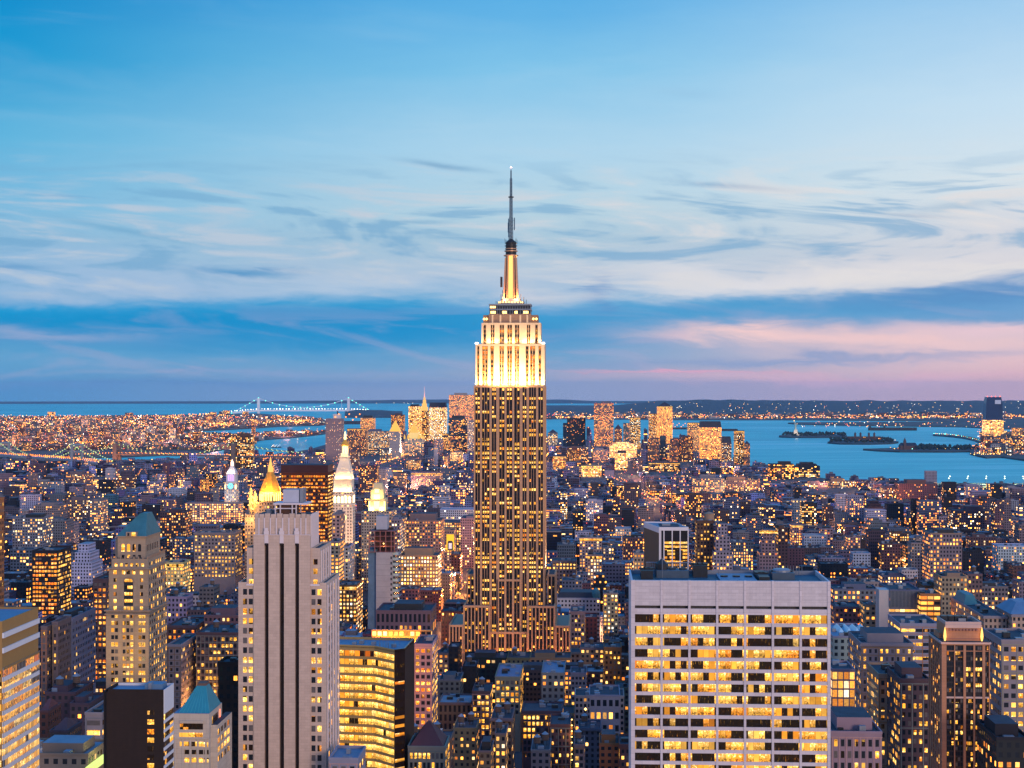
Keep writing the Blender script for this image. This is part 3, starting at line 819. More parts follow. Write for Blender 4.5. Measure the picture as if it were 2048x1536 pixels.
    for py, w, h in ((508, 15, 2), (499, 13.5, 2), (494, 12.5, 1.5), (488, 13, 1.2), (482, 12.4, 1.0)):
        b.lathe(cx, cy, [(0, zz(py)), (w * .414, zz(py)), (w * .414, zz(py - h))], mast if py > 490 else DARK, 16)
    b.lathe(cx, cy, [(4.6, zz(508)), (4.5, zz(494)), (4.4, zz(482)), (3.6, zz(478)), (2.2, zz(475)), (1.0, zz(473))], DARK, 16)
    for k in range(10):
        a = k * .628
        b.bar((cx + 5 * math.cos(a), cy + 5 * math.sin(a), zz(484)), (cx + 5.3 * math.cos(a), cy + 5.3 * math.sin(a), zz(475 - 3 * (k % 2))), .12, DARK)
    b.build('mast_drum', t, org)
    b = MB()
    lattice = mat('antenna_steel', (.16, .24, .28), .45, .3, .6, .5)
    for (pa, pb, w) in ((476, 430, 4.3), (430, 388, 3.3), (388, 350, 2.3), (350, 334, .9)):
        w = w * .414 * .85
        za, zb = zz(pa), zz(pb)
        for sx, sy in ((-1, -1), (1, -1), (1, 1), (-1, 1)):
            b.bar((cx + sx * w, cy + sy * w, za), (cx + sx * w * .9, cy + sy * w * .9, zb), .28, lattice)
        b.box(cx - w * .6, cx + w * .6, cy - w * .6, cy + w * .6, za, zb, lattice)
        nseg = max(2, int((zb - za) / 3))
        for k in range(nseg):
            z0 = za + (zb - za) * k / nseg; z1 = za + (zb - za) * (k + 1) / nseg
            b.box(cx - w - .2, cx + w + .2, cy - w - .2, cy + w + .2, z0, z0 + .3, lattice, bottom=True)
            b.bar((cx - w, cy - w, z0), (cx + w, cy - w, z1), .12, lattice)
    for px, a, c in ((1014.7, 432, 470), (1026.5, 430, 455), (1013.8, 440, 460)):
        b.bar((u(px), cy, zz(c)), (u(px), cy, zz(a)), .45, lattice)
        b.bar((u(px), cy, zz(a + 5)), (cx, cy, zz(a + 5)), .15, lattice); b.bar((u(px), cy, zz(c - 4)), (cx, cy, zz(c - 4)), .15, lattice)
    b.lathe(cx, cy, [(2.3, zz(389)), (2.3, zz(387))], DARK, 8)
    b.bar((cx, cy, zz(350)), (cx, cy, zz(327)), .25, lattice)
    b.build('antenna', t, org)
    b = MB(); b.lathe(cx, cy, [(0, zz(329)), (.9, zz(328)), (0, zz(325.5))], lamp_mat('pink_beacon', (1, .45, .42), 8), 8); b.build('beacon', t, org)
    b = MB()
    for px, py, h in ((1003, 600, 22), (1000, 600, 14), (1040, 606, 20), (1046, 606, 14), (990, 612, 12), (1051, 612, 15)):
        b.bar((u(px), cy - 6, zz(py)), (u(px), cy - 6, zz(py - h)), .2, DARK)
    b.box(u(1000) - .6, u(1003), cy - 6.4, cy - 5.6, zz(572), zz(551), DARK)
    b.build('deck_aerial', t, org)
    windows(t, org, rects, 100)
    # floodlights on the setback ledges; a row of real fixtures along the 72nd-floor ledge
    b = MB()
    for i in range(16):
        px = 951 + 137 * i / 15
        b.box(u(px) - .5, u(px) + .5, Y0 + .4, Y0 + 1.2, zz(771), zz(769.6), METAL)
        b.box(u(px) - .4, u(px) + .4, Y0 + .6, Y0 + 1.2, zz(769.6), zz(769.3), L_WHITE)
    for px in (951, 954, 1084, 1087.5):
        b.bead((u(px), Y0 + 6, zz(686)), 1.0, L_WHITE)
    for px in (967, 972, 1066, 1072):
        b.bead((u(px), Y0 + 8, zz(637)), 1.1, L_WARM)
    b.build('floodlight_row', t, org)
    wc = (1, .64, .26)
    for px in (960, 984, 1004, 1019, 1034, 1056, 1080):
        k = 1.0 if px in (960, 1080) else 1.3
        lampo(t, org, 'AREA', (u(px), Y0 - .2, zz(771) + 1.0), 8000 * k, wc, 9, 1.2, aim=(0, .30, 1))
    for px in (990, 1006, 1034, 1048):
        lampo(t, org, 'AREA', (u(px), Y0 - 9, zz(771) + 2), 15000, wc, 2, 2, aim=(0, .5, 1))
    for px in (955, 1085):
        lampo(t, org, 'AREA', (u(px), Y0 + 4.5, zz(688) + 1.0), 3400, wc, 4, 1.2, aim=(0, .3, 1))
    for px in (985, 1020, 1055):
        lampo(t, org, 'AREA', (u(px), Y0 + 3.6, zz(688) + 1.0), 4600, wc, 9, 1.2, aim=(0, .3, 1))
    lampo(t, org, 'AREA', (u(1094) + 1, Y0 + 20, zz(1140)), 24000, (1, .8, .6), 20, 2, aim=(-.12, 0, 1))  # added lamp: brightens the sky-lit right side, no fixture stands there
    for s in (-1, 1):
        lampo(t, org, 'AREA', (cx + s * 7, cy - 9, zz(600)), 20000, (1, .34, .09), 2, 2, aim=(-s * .3, .3, 1))
    for px in (905, 935, 1000, 1050, 1105, 1135):      # street glow at its foot
        lampo(t, org, 'POINT', (u(px), Y0 - 26, 14), 36000, (1, .34, .08), 3)
    claim(u(900), u(1140), Y0 - 12, Y0 + 58, (900, 1140, 320, 1318))
spire_tower()

# ------------------------------------------------------------------ pale stone tower with three dark slots
def slot_tower():
    Y0 = 600.0
    u = lambda px: X(px, Y0); zz = lambda py: Z(py, Y0, 570)
    org = (u(565), Y0 + 12, 0); r = random.Random(5)
    t = thing('stone_skyscraper', 'pale stone tower with three tall black slots and a fluted crown', 'skyscraper', org)
    st = mat('buff_limestone', (.54, .39, .30), .85, .07, .35, course=1.1, streak=.22); pale = mat('pale_carving', (.66, .55, .53), .8, .08, .8)
    b = MB()
    zt, zc = zz(1032), zz(1070)
    ys = Y0
    edges = [(507, 529), (537, 559), (568, 590), (598, 620)]
    for a, c in edges:
        b.box(u(a), u(c), ys, ys + 2.5, 0, zc, st)
    for a, c in ((529, 537), (559, 568), (590, 598)):
        b.box(u(a), u(c), ys + .02, ys + 2.5, zz(1087), zc - .01, st, bottom=True)
    b.box(u(507), u(620), ys + 2.5, ys + 20, 0, zc, st, roof=ROOF)
    b.build('main_shaft', t, org)
    b = MB()
    for a, c in ((529, 537), (559, 568), (590, 598)):
        b.box(u(a), u(c), ys + 1.6, ys + 2.49, 0, zz(1087), mat('black_slot', (.02, .012, .01), .5, .4, .5))
    b.build('window_slot', t, org)
    b = MB()     # fluted crown, set back from the shaft
    y1 = ys + 1.0
    b.box(u(508), u(619), y1 + .5, ys + 19, zc, zt, st, roof=ROOF)
    fl = [508, 517, 528, 540, 552, 564.5, 577, 589, 601, 611, 619]
    for i, (a, c) in enumerate(zip(fl[:-1], fl[1:])):
        b.box(u(a) + .15, u(c) - .15, y1, y1 + .5, zc, zt + (.6 if i % 2 else .9), st)
    for a in fl[1:-1]:
        b.box(u(a) - .22, u(a) + .22, y1 - .35, y1, zc, zt - .8, pale)
    for i in range(8):
        yy = y1 + 1.2 + i * 2.2
        b.box(u(619), u(619) + .4, yy, yy + 1.1, zc - 8, zt + .5, pale)
    b.box(u(508), u(620) + .1, y1 - .3, ys + .1, zc - .5, zc + .15, pale)
    b.build('fluted_crown', t, org)
    for c in (533, 563.5, 594):
        b = MB()
        b.box(u(c) - .78, u(c) + .78, ys - .25, ys, zz(1087), zc + .2, pale, bottom=True)
        b.box(u(c) - .95, u(c) + .95, ys - .5, ys, zc + .2, zz(1062), pale)
        b.prism([(u(c) - .7, ys - .6), (u(c) + .7, ys - .6), (u(c) + .4, ys), (u(c) - .4, ys)], zz(1062), zz(1056), pale)
        b.bar((u(c), ys - .3, zz(1086.5)), (u(c), ys - .3, zz(1090)), .6, mat('black_slot', (.02, .012, .01)))
        b.build('carved_finial', t, org)
    rects = []
    def wing(name, xl, xr, yt, y0, d, step):
        b = MB()
        b.box(u(xl), u(xr), y0, y0 + d, 0, zz(yt), st, roof=ROOF)
        parapet(b, u(xl), u(xr), y0, y0 + d, zz(yt), .7, .5, st)
        if xr > 600:
            for i in range(5):
                yy = y0 + d * (i + .5) / 5
                b.box(u(xr), u(xr) + .35, yy - .5, yy + .5, 0, zz(yt) - .5, pale)
        b.build(name, t, org)
    wing('upper_wing', 492, 507, 1100, ys + 1.2, 22, 0); wing('upper_wing', 620, 639, 1100, ys + 1.2, 26, 0)
    wing('lower_wing', 476, 492, 1169, ys + .6, 30, 0); wing('lower_wing', 639, 652, 1169, ys + .6, 32, 0)
    front = MB()
    front.box(u(492), u(507), ys + .6, ys + 1.2, 0, zz(1169), st); front.box(u(620), u(639), ys + .6, ys + 1.2, 0, zz(1169), st)
    front.box(u(492), u(507) , ys + .3, ys + .6, zz(1172), zz(1168), pale); front.box(u(620), u(639), ys + .3, ys + .6, zz(1172), zz(1168), pale)
    front.build('wing_facing', t, org)
    px2m = Y0 / F
    for k in range(19):
        py = 1184.5 + 19.5 * k
        for c in (489.5, 501, 626.5, 638.5):
            rects.append((u(c), ys + .6, zz(py), 8 * px2m, 11.7 * px2m, 'f', pick(.42 if k < 15 else .06, .2, r=r), 3))
    for c in (501, 630):
        for k, py in enumerate((1124, 1143, 1165)):
            rects.append((u(c), ys + 1.2, zz(py), 8.5 * px2m, 11 * px2m, 'f', W_LIT if (k == 2 or r.random() < .4) else W_DIM, 2))
    for k in range(26):
        for i in range(5):
            yy = ys + 1.2 + 32 * (i + 1) / 5.6
            if k > 3: rects.append((u(652), yy, zz(1184.5 + 19.5 * (k - 4)), 2.0, 2.3, 'r', pick(.25, .25, r=r), 1))
    for k in range(3):
        for i in range(3):
            rects.append((u(639), ys + 5 + 7 * i, zz(1120 + 16 * k), 1.6, 2.6, 'r', pick(.1, .2, r=r), 1))
    windows(t, org, rects, 100)
    b = MB()
    b.box(u(558), u(590), ys + 8, ys + 16, zz(1008), zz(982), mat('tank_house', (.42, .42, .47), .7, .15, .3), roof=ROOFPALE)
    for i in range(5):
        b.box(u(592) , u(598), ys + 8 + i * 1.6, ys + 9 + i * 1.6, zz(1008), zz(980), METAL)
    b.build('roof_tank_house', t, org)
    b = MB()
    b.box(u(540), u(608), ys + 6, ys + 17, zz(1012), zz(1008.5), pale, bottom=True)
    for px in (544, 554, 578, 586):
        b.bar((u(px), ys + 6.4, zt), (u(px), ys + 6.4, zz(1010)), .28, pale); b.bar((u(px), ys + 16, zt), (u(px), ys + 16, zz(1010)), .28, pale)
    b.box(u(541), u(587), ys + 6.2, ys + 6.6, zz(1020.5), zz(1018.5), pale, bottom=True)
    b.box(u(546), u(584), ys + 8, ys + 15, zt, zz(1013), mat('rust_shade', (.10, .05, .035), .8, .3, .5))
    b.build('roof_platform', t, org)
    b = MB(); roof_plant(b, u(509), u(540), ys + 4, ys + 18, zt, r); b.build('roof_plant', t, org)
    claim(u(470), u(655), ys - 2, ys + 34, (476, 669, 1000, 1536))
slot_tower()

# ------------------------------------------------------------------ white grid office tower
def grid_tower():
    Y0 = 530.0
    u = lambda px: X(px, Y0); zz = lambda py: Z(py, Y0, 1460); s = Y0 / F
    org = (u(1460), Y0 + 16, 0); r = random.Random(3)
    t = thing('grid_office_tower', 'broad white slab tower with a blank top band and seven bays of lit office glass', 'skyscraper', org)
    wm = mat('white_travertine', (.57, .49, .485), .7, .05, .25, course=1.9, streak=.16); wm2 = mat('travertine_panel', (.54, .47, .46), .7, .08, 1.1, course=1.05, streak=.25)
    piers = [1267.5 + 55.65 * i for i in range(8)]
    b = MB(); b.box(u(1266), u(1657), Y0 + 1.5, Y0 + 32, 0, zz(1163.5) - 1.3, mat('core_shade', (.05, .045, .045), .6, .3, .4), roof=mat('teal_roof_well', (.03, .085, .12), .6, .4, .2))
    for x0, x1 in ((u(1262), u(1266)), (u(1657), u(1661))):
        b.box(x0, x1, Y0 + 1.5, Y0 + 32, 0, zz(1162), wm)
    b.build('core', t, org)
    for i, p in enumerate(piers):
        b = MB()
        b.box(u(p - 2.3 if i else 1262), u(p + 2.3 if i < 7 else 1661), Y0 - .25, Y0 + 1.5, 0, zz(1161.5), wm)
        b.build('pier', t, org)
    rects = []; bands = MB()
    joint = mat('panel_joint', (.34, .30, .31), .8, .1)
    for i in range(7):
        x0, x1 = u(piers[i] + 2.3), u(piers[i + 1] - 2.3)
        bp = MB(); bp.box(x0, x1, Y0, Y0 + 1.5, zz(1212), zz(1162), wm2, bottom=True)
        w = x1 - x0
        for k in range(1, 4):
            bp.box(x0, x1, Y0 - .02, Y0, zz(1162 + 12.5 * k) - .04, zz(1162 + 12.5 * k) + .04, joint)
        bp.build('top_panel', t, org)
        zb = [(1218, 1229.5)] + [(1246.3 + 23.1 * k, 1253.3 + 23.1 * k) for k in range(15)]
        for a, c in zb:
            bands.box(x0, x1, Y0, Y0 + 1.5, zz(c), zz(a), wm, bottom=True)
        for k in range(14):
            zc = zz(1237.9 + 23.1 * k)
            dark = k == 9 or (k in (12,) and i < 2)
            rects.append(((x0 + x1) / 2, Y0 + .55, zc, w, 16.6 * s, 'f', OFF_D if dark else OFF_A, 3))
    bands.build('spandrel', t, org)
    windows(t, org, rects, 100)
    b = MB()
    z = zz(1163.5) - 1.3
    parapet(b, u(1262) + .02, u(1661) - .02, Y0 + 1.52, Y0 + 32.02, z - .1, 1.5, .5, mat('parapet_inner', (.20, .22, .25), .7, .15, .4))
    b.build('roof_parapet', t, org)
    b = MB()
    for x0, x1, y0, y1, h, m in ((1285, 1310, 16, 26, 3.0, DARK), (1318, 1385, 20, 28, 2.6, mat('blue_grey_unit', (.06, .09, .12), .5, .3, .4)), (1395, 1425, 22, 29, 4.2, DARK), (1445, 1520, 8, 28, .8, ROOFBLUE), (1524, 1545, 8, 28, 2.0, DARK), (1556, 1602, 16, 26, 2.4, mat('blue_grey_unit', (.06, .09, .12), .5, .3, .4))):
        b.box(u(x0), u(x1), Y0 + y0, Y0 + y1, z, z + h, m)
        for k in range(3):
            b.lathe(u(x0) + (u(x1) - u(x0)) * (k + .5) / 3, Y0 + (y0 + y1) / 2, [(1.3, z + h), (1.3, z + h + .5)], DARK, 10)
    for k in range(14):
        b.bar((u(1550 + k * 6), Y0 + 30, z), (u(1550 + k * 6), Y0 + 30, z + 3.4), .1, METAL)
    for k in range(24):
        b.bar((u(1300 + k * 4), Y0 + 27.6, z), (u(1300 + k * 4), Y0 + 27.6, z + 4.6), .12, METAL)
    b.bar((u(1298), Y0 + 27.6, z + 4.6), (u(1394), Y0 + 27.6, z + 4.6), .15, METAL)
    b.lathe(u(1330), Y0 + 24, [(2.2, z), (2.2, z + 4.6), (.1, z + 6.4)], DARK, 8); b.lathe(u(1578), Y0 + 21, [(3.2, z + 2.4), (3.2, z + 3.0), (2.6, z + 3.4)], METAL, 16)
    b.bar((u(1330), Y0 + 20, z), (u(1330), Y0 + 20, z + 7), .12, METAL); b.bar((u(1450), Y0 + 25, z), (u(1450), Y0 + 25, z + 6), .12, METAL)
    b.build('roof_plant', t, org)
    b = MB(); b.bead((u(1440), Y0 + 28, z + 4.2), .4, L_WARM); b.build('roof_lamp', t, org)
    claim(u(1255), u(1668), Y0 - 2, Y0 + 33, (1260, 1664, 1138, 1536))
grid_tower()

# ------------------------------------------------------------------ bent amber office block
def amber_block():
    Y0 = 700.0
    u = lambda px, d=0: X(px, Y0 + d); zz = lambda py, d=0: Z(py, Y0 + d, 745); s = Y0 / F
    org = (u(745), Y0 + 15, 0); r = random.Random(21)
    t = thing('amber_office_block', 'bent office block blazing with yellow floors beside a dark glass corner', 'office building', org)
    A, B, C, D, E, Gp = (u(640, 14), Y0 + 14), (u(749, 10), Y0 + 10), (u(789), Y0), (u(810, 4), Y0 + 4), (u(810, 4) + 1, Y0 + 33), (u(640, 14), Y0 + 36)
    zt = zz(1302)
    tan = mat('tan_panel', (.40, .25, .09), .6, .1, .5); dk = mat('bronze_glass', (.03, .014, .01), .15, .3, .4)
    b = MB()
    for p, q in ((A, B), (B, C)):
        b.wall(p, q, 0, zt, tan)
    b.face([(x, y, zt - .5) for x, y in (A, B, C, D, E, Gp)], ROOFBLUE)
    b.wall(E, Gp, 0, zt, tan); b.wall(Gp, A, 0, zt, tan)
    b.build('body', t, org)
    b = MB(); b.wall(C, D, 0, zt, dk); b.wall(D, E, 0, zt, mat('brown_side_wall', (.035, .015, .010), .5, .3, .3)); b.build('dark_corner', t, org)
    b = MB()
    pts = [A, B, C, D, E, Gp, A]
    for p, q in zip(pts[:-1], pts[1:]):
        d = (Vector(q) - Vector(p)).normalized(); nrm = Vector((d.y, -d.x))
        P = [p, q, tuple(Vector(q) - nrm * .5), tuple(Vector(p) - nrm * .5)]
        b.prism(P, zt - .5, zt + .7, tan if q not in (D, E) else dk)
    b.build('parapet', t, org)
    def strip_window(p, q, t0, t1, zc, h, m):
        a = Vector(p) + (Vector(q) - Vector(p)) * t0; c = Vector(p) + (Vector(q) - Vector(p)) * t1
        d = (c - a).normalized(); n = Vector((d.y, -d.x)) * .12
        b = MB()
        b.prism([tuple(a + n), tuple(c + n), tuple(c - n), tuple(a - n)], zc - h / 2, zc + h / 2, m, bottom=True)
        b.build('window_band', t, org)
    for k in range(14):
        zc = zt - 3.0 - k * 17.3 * s
        for t0, t1 in ((.28, .45), (.46, .63), (.64, .81), (.82, .985)):
            strip_window(A, B, t0, t1, zc, 11 * s, OFF_C if k == 0 else OFF_E)
        strip_window(B, C, .0, .5, zc, 11 * s, OFF_E); strip_window(B, C, .51, .99, zc, 11 * s, OFF_E)
        if k > 0: strip_window(C, D, .05, .93, zc, 6 * s, OFF_C if k in (0, 3, 5, 8, 9, 10) or k > 6 else OFF_D)
    b = MB()
    for k in range(10):
        x, y = u(765, 12) + r.uniform(-4, 7), Y0 + 12 + r.uniform(0, 10)
        b.bar((x, y, zt - .5), (x, y, zt + r.uniform(1, 3)), .1, METAL)
    b.lathe(u(780), Y0 + 14, [(1.2, zt - .5), (1.2, zt + 1)], METAL, 10); b.box(u(700, 14), u(708, 14), Y0 + 20, Y0 + 23, zt - .5, zt + .6, ROOFPALE)
    roof_plant(b, u(655, 14), u(770, 14), Y0 + 17, Y0 + 33, zt - .5, r, .5)
    b.build('roof_plant', t, org)
    lampo(t, org, 'POINT', (u(835), Y0 + 45, 30), 30000, (1, .4, .1), 3)
    claim(u(636, 14), u(814), Y0 - 2, Y0 + 38, (668, 828, 1282, 1536))
amber_block()

# ------------------------------------------------------------------ old tower under a green copper pyramid
def pyramid_tower():
    Y0 = 825.0
    u = lambda px: X(px, Y0); zz = lambda py: Z(py, Y0, 260); s = Y0 / F
    org = (u(258), Y0 + 18, 0); r = random.Random(31)
    t = thing('pyramid_roof_tower', 'old buff tower with arched windows under a green copper pyramid roof', 'skyscraper', org)
    st = mat('warm_limestone', (.40, .28, .18), .85, .1, .35, course=1.0, streak=.3); trim = mat('carved_band', (.36, .24, .16), .85, .15, .8)
    rects = []
    def tier(name, xl, xr, yt, yb, y0, d):
        b = MB(); b.box(u(xl), u(xr), y0, y0 + d, zz(yb) if yb else 0, zz(yt), st, roof=ROOF); b.build(name, t, org)
    tier('lower_shaft', 212, 297.5, 1222, None, Y0, 36)
    tier('upper_shaft', 217, 296, 1137, 1222, Y0 + .6, 35)
    tier('attic', 222, 295, 1118, 1137, Y0 + 1, 34)
    tier('belvedere', 232, 288, 1073, 1118, Y0 + 3, 28)
    tier('side_block', 222, 232, 1080, 1118, Y0 + 8, 20)
    b = MB()
    for y, xl, xr, dd in ((1137, 214, 298, 37), (1221, 210, 300, 38), (1074, 230, 289.5, 30), (1228, 211, 299, 37)):
        o = .9
        b.box(u(xl) - .3, u(xr) + .3, Y0 - o + (3 if y < 1100 else 0), Y0 + dd, zz(y + 1.6), zz(y - .8), trim, bottom=True)
    for i in range(13):
        px = 216 + 79 * i / 12
        b.box(u(px) - .25, u(px) + .25, Y0 - .7, Y0 + .1, zz(1224), zz(1221), trim)
    b.build('cornice', t, org)
    b = MB()
    z0, z1 = zz(1073), zz(1030)
    b.frustum((u(230), u(290), Y0 + 2.2, Y0 + 32), z0, (u(268), u(281), Y0 + 12, Y0 + 22), z1, COPPER)
    for k in range(12):
        f = k / 12
        xa = u(230) + (u(290) - u(230)) * f; xb = u(268) + (u(281) - u(268)) * f
        b.bar((xa, Y0 + 2.15, z0), (xb, Y0 + 11.95, z1), .10, COPPER)
    b.build('pyramid_roof', t, org)
    b = MB(); b.box(u(250), u(272), Y0 + 1.6, Y0 + 6, z0, zz(1064.5), trim, roof=COPPER); b.build('dormer', t, org)
    b = MB()
    for i in range(9):
        px = 222 + 72 * i / 8
        b.box(u(px) - .35, u(px) + .35, Y0 + .6, Y0 + 1.3, zz(1118), zz(1113.5), trim)
    for i in range(10):
        yy = Y0 + 2 + i * 3.4
        b.box(u(294) - .2, u(295) + .4, yy, yy + .7, zz(1118), zz(1112.5), trim)
    b.build('balustrade', t, org)
    for c, lit in ((243, 2), (254, 2), (265, 1), (276, 0)):
        b = MB(); m = W_LIT if lit == 2 else W_DIM if lit else W_DARK
        w = 3.2 * s
        pts = [(u(c) - w, zz(1104)), (u(c) + w, zz(1104)), (u(c) + w, zz(1092))] + [(u(c) + w * math.cos(a), zz(1092) + w * math.sin(a)) for a in (.5, 1.0, 1.57, 2.1, 2.6)] + [(u(c) - w, zz(1092))]
        b.face([(x, Y0 + 2.9, z) for x, z in pts], m); b.build('arched_window', t, org)
        rects.append((u(c), Y0 + 3, zz(1114), 5.5 * s, 6 * s, 'f', W_LIT if c == 254 else W_DARK, 3))
    rects.append((u(265), Y0 + 1.6, zz(1069), 8.5 * s, 8 * s, 'f', W_LIT, 5)); rects.append((u(255), Y0 + 1.6, zz(1069.5), 4 * s, 6 * s, 'f', W_DARK, 5))
    for i in range(6):
        rects.append((u(231 + 10.6 * i), Y0 + 1, zz(1130), 5.5 * s, 6.5 * s, 'f', W_LIT if i not in (2,) else W_DIM, 3))
    for i, c in enumerate((229.5, 246.5, 256, 266.5, 282.5)):
        rects.append((u(c), Y0 + .6, zz(1145), 6.5 * s, 7.5 * s, 'f', W_DIM if i == 2 else W_LIT, 3))
    b = MB()     # great arch
    w = 9.5 * s; ym = Y0 + .55
    pts = [(u(256.5) - w, zz(1212)), (u(256.5) + w, zz(1212)), (u(256.5) + w, zz(1166))] + [(u(256.5) + w * math.cos(a), zz(1166) + w * math.sin(a)) for a in np.linspace(.25, 2.9, 8)] + [(u(256.5) - w, zz(1166))]
    b.face([(x, ym, z) for x, z in pts], DARK); b.build('great_arch', t, org)
    b = MB()
    for a in np.linspace(0, 3.14, 13):
        b.box(u(256.5) + (w + .3) * math.cos(a) - .3, u(256.5) + (w + .3) * math.cos(a) + .3, ym - .3, ym + .05, zz(1166) + (w + .3) * math.sin(a) - .3, zz(1166) + (w + .3) * math.sin(a) + .3, trim, bottom=True)
    b.build('arch_moulding', t, org)
    for py, lit in ((1161, 1), (1175, 1), (1188, 2), (1202, 2)):
        for k in (-1, 0, 1):
            rects.append((u(256.5 + 5.6 * k), ym - .02, zz(py), 4.6 * s, 6.5 * s, 'f', W_LIT if r.random() < .6 * lit else W_DIM, 3))
    for k, py in enumerate((1160.5, 1174, 1188.5, 1202.5, 1216.5)):
        for c in (229.5, 282.5):
            rects.append((u(c), Y0 + .6, zz(py), 6 * s, 7.5 * s, 'f', W_LIT if (k in (1, 3) or r.random() < .4) else W_DIM, 3))
    for k in (-1, 0, 1):
        rects.append((u(256.5 + 7 * k), Y0 + .58, zz(1217), 5 * s, 7 * s, 'f', W_LIT, 3))
    for k in range(12):
        py = 1232 + 14.2 * k
        for c in (225.5, 233, 280, 287.5):
            rects.append((u(c), Y0, zz(py), 6 * s, 8 * s, 'f', pick(.4 if k not in (3, 5) else .1, .35, r=r), 2))
        for c in (248.5, 256, 263.5):
            rects.append((u(c), Y0, zz(py), 6.2 * s, 8 * s, 'f', pick(.5, .35, r=r), 2))
        for i in range(9):
            rects.append((u(297.5), Y0 + 3 + 3.9 * i, zz(py), 1.5, 8 * s, 'r', pick(.45 if i > 3 else .2, .3, r=r), 1))
    for k in range(6):
        for i in range(9):
            rects.append((u(296), Y0 + 3 + 3.9 * i, zz(1146 + 14 * k), 1.4, 8 * s, 'r', pick(.35, .25, r=r), 1))
    for i in range(7):
        rects.append((u(288), Y0 + 6 + 3.3 * i, zz(1098), 1.2, 13 * s, 'r', W_DARK, 1)); rects.append((u(295), Y0 + 4 + 4.2 * i, zz(1129), 1.4, 7 * s, 'r', pick(.4, .2, r=r), 1))
    b = MB()
    for px in (244.5, 252.2, 259.8, 267.5):
        b.box(u(px) - .28, u(px) + .28, Y0 - .22, Y0, 0, zz(1230), st)
    for px in (244, 268):
        b.box(u(px) - .15, u(px) + .15, Y0 - .1, Y0, 0, zz(1230), trim)
    b.build('shaft_pier', t, org)
    windows(t, org, rects, 100)
    lampo(t, org, 'AREA', (u(258), Y0 - 24, zz(1222) - 30), 7000, (1, .68, .3), 20, 4, aim=(0, .7, 1))
    claim(u(205), u(300), Y0 - 2, Y0 + 38, (212, 334, 1028, 1370))
pyramid_tower()

# ------------------------------------------------------------------ striped tower at the left edge
def striped_tower():
    Y0 = 450.0
    xr = X(7, Y0); Y1 = 480.0
    zz = lambda py: Z(py, Y0, 7)
    org = (xr - 15, Y0 + 15, 0); r = random.Random(41)
    t = thing('striped_office_tower', 'slab with white and yellow lit stripes and a brown striped top at the picture edge', 'skyscraper', org)
    zt = zz(1243); wh = mat('white_fin', (.60, .58, .58), .6, .06, .5); br = mat('ochre_band', (.30, .17, .055), .6, .12, .5)
    b = MB(); b.box(xr - 34, xr - .4, Y0, Y1, 0, zt - .6, br, roof=ROOFBLUE)
    parapet(b, xr - 34, xr - .4, Y0, Y1, zt - .6, .6, .4, br); b.build('body', t, org)
    fl = 3.28
    for k in range(2):
        z1 = zt - 3.4 - k * 4.4
        b = MB(); b.box(xr - .4, xr + .1, Y0, Y1, z1 - 1.5, z1, wh, bottom=True); b.build('white_band', t, org)
    z = zt - 14.3
    for k in range(13):
        b = MB()
        if k: b.box(xr - .4, xr + .05, Y0, Y1, z - 1.4 + 1.4, z + 1.25, wh, bottom=True)
        else: b.box(xr - .4, xr + .02, Y0, Y1, z, z + .5, br, bottom=True)
        b.build('spandrel', t, org)
        n = 3
        for i in range(n):
            w = (Y1 - Y0) / n
            b = MB(); b.box(-.1, .1, -w / 2 + .05, w / 2 - .05, -.95, .95, OFF_C if k == 0 else OFF_B, bottom=True)
            o = b.build('window_band', t); o.location = (xr - .25 - org[0], Y0 + w * (i + .5) - org[1], z - 1.0 - org[2])
        z -= fl
    b = MB()
    for i in range(26):
        yy = Y0 + (Y1 - Y0) * i / 25
        b.box(xr - .15, xr + .02, yy - .04, yy + .04, z, zt - 13.5, METAL)
    b.build('mullion', t, org)
    b = MB()
    for k in range(13):
        b.box(xr - 3.5, xr - .6, Y0 - .1, Y0 + .1, zt - 16.2 - k * fl, zt - 14.4 - k * fl, OFF_B, bottom=True)
    b.build('end_window', t, org)
    claim(xr - 34, xr + 1, Y0, Y1, (0, 82, 1210, 1536))
striped_tower()

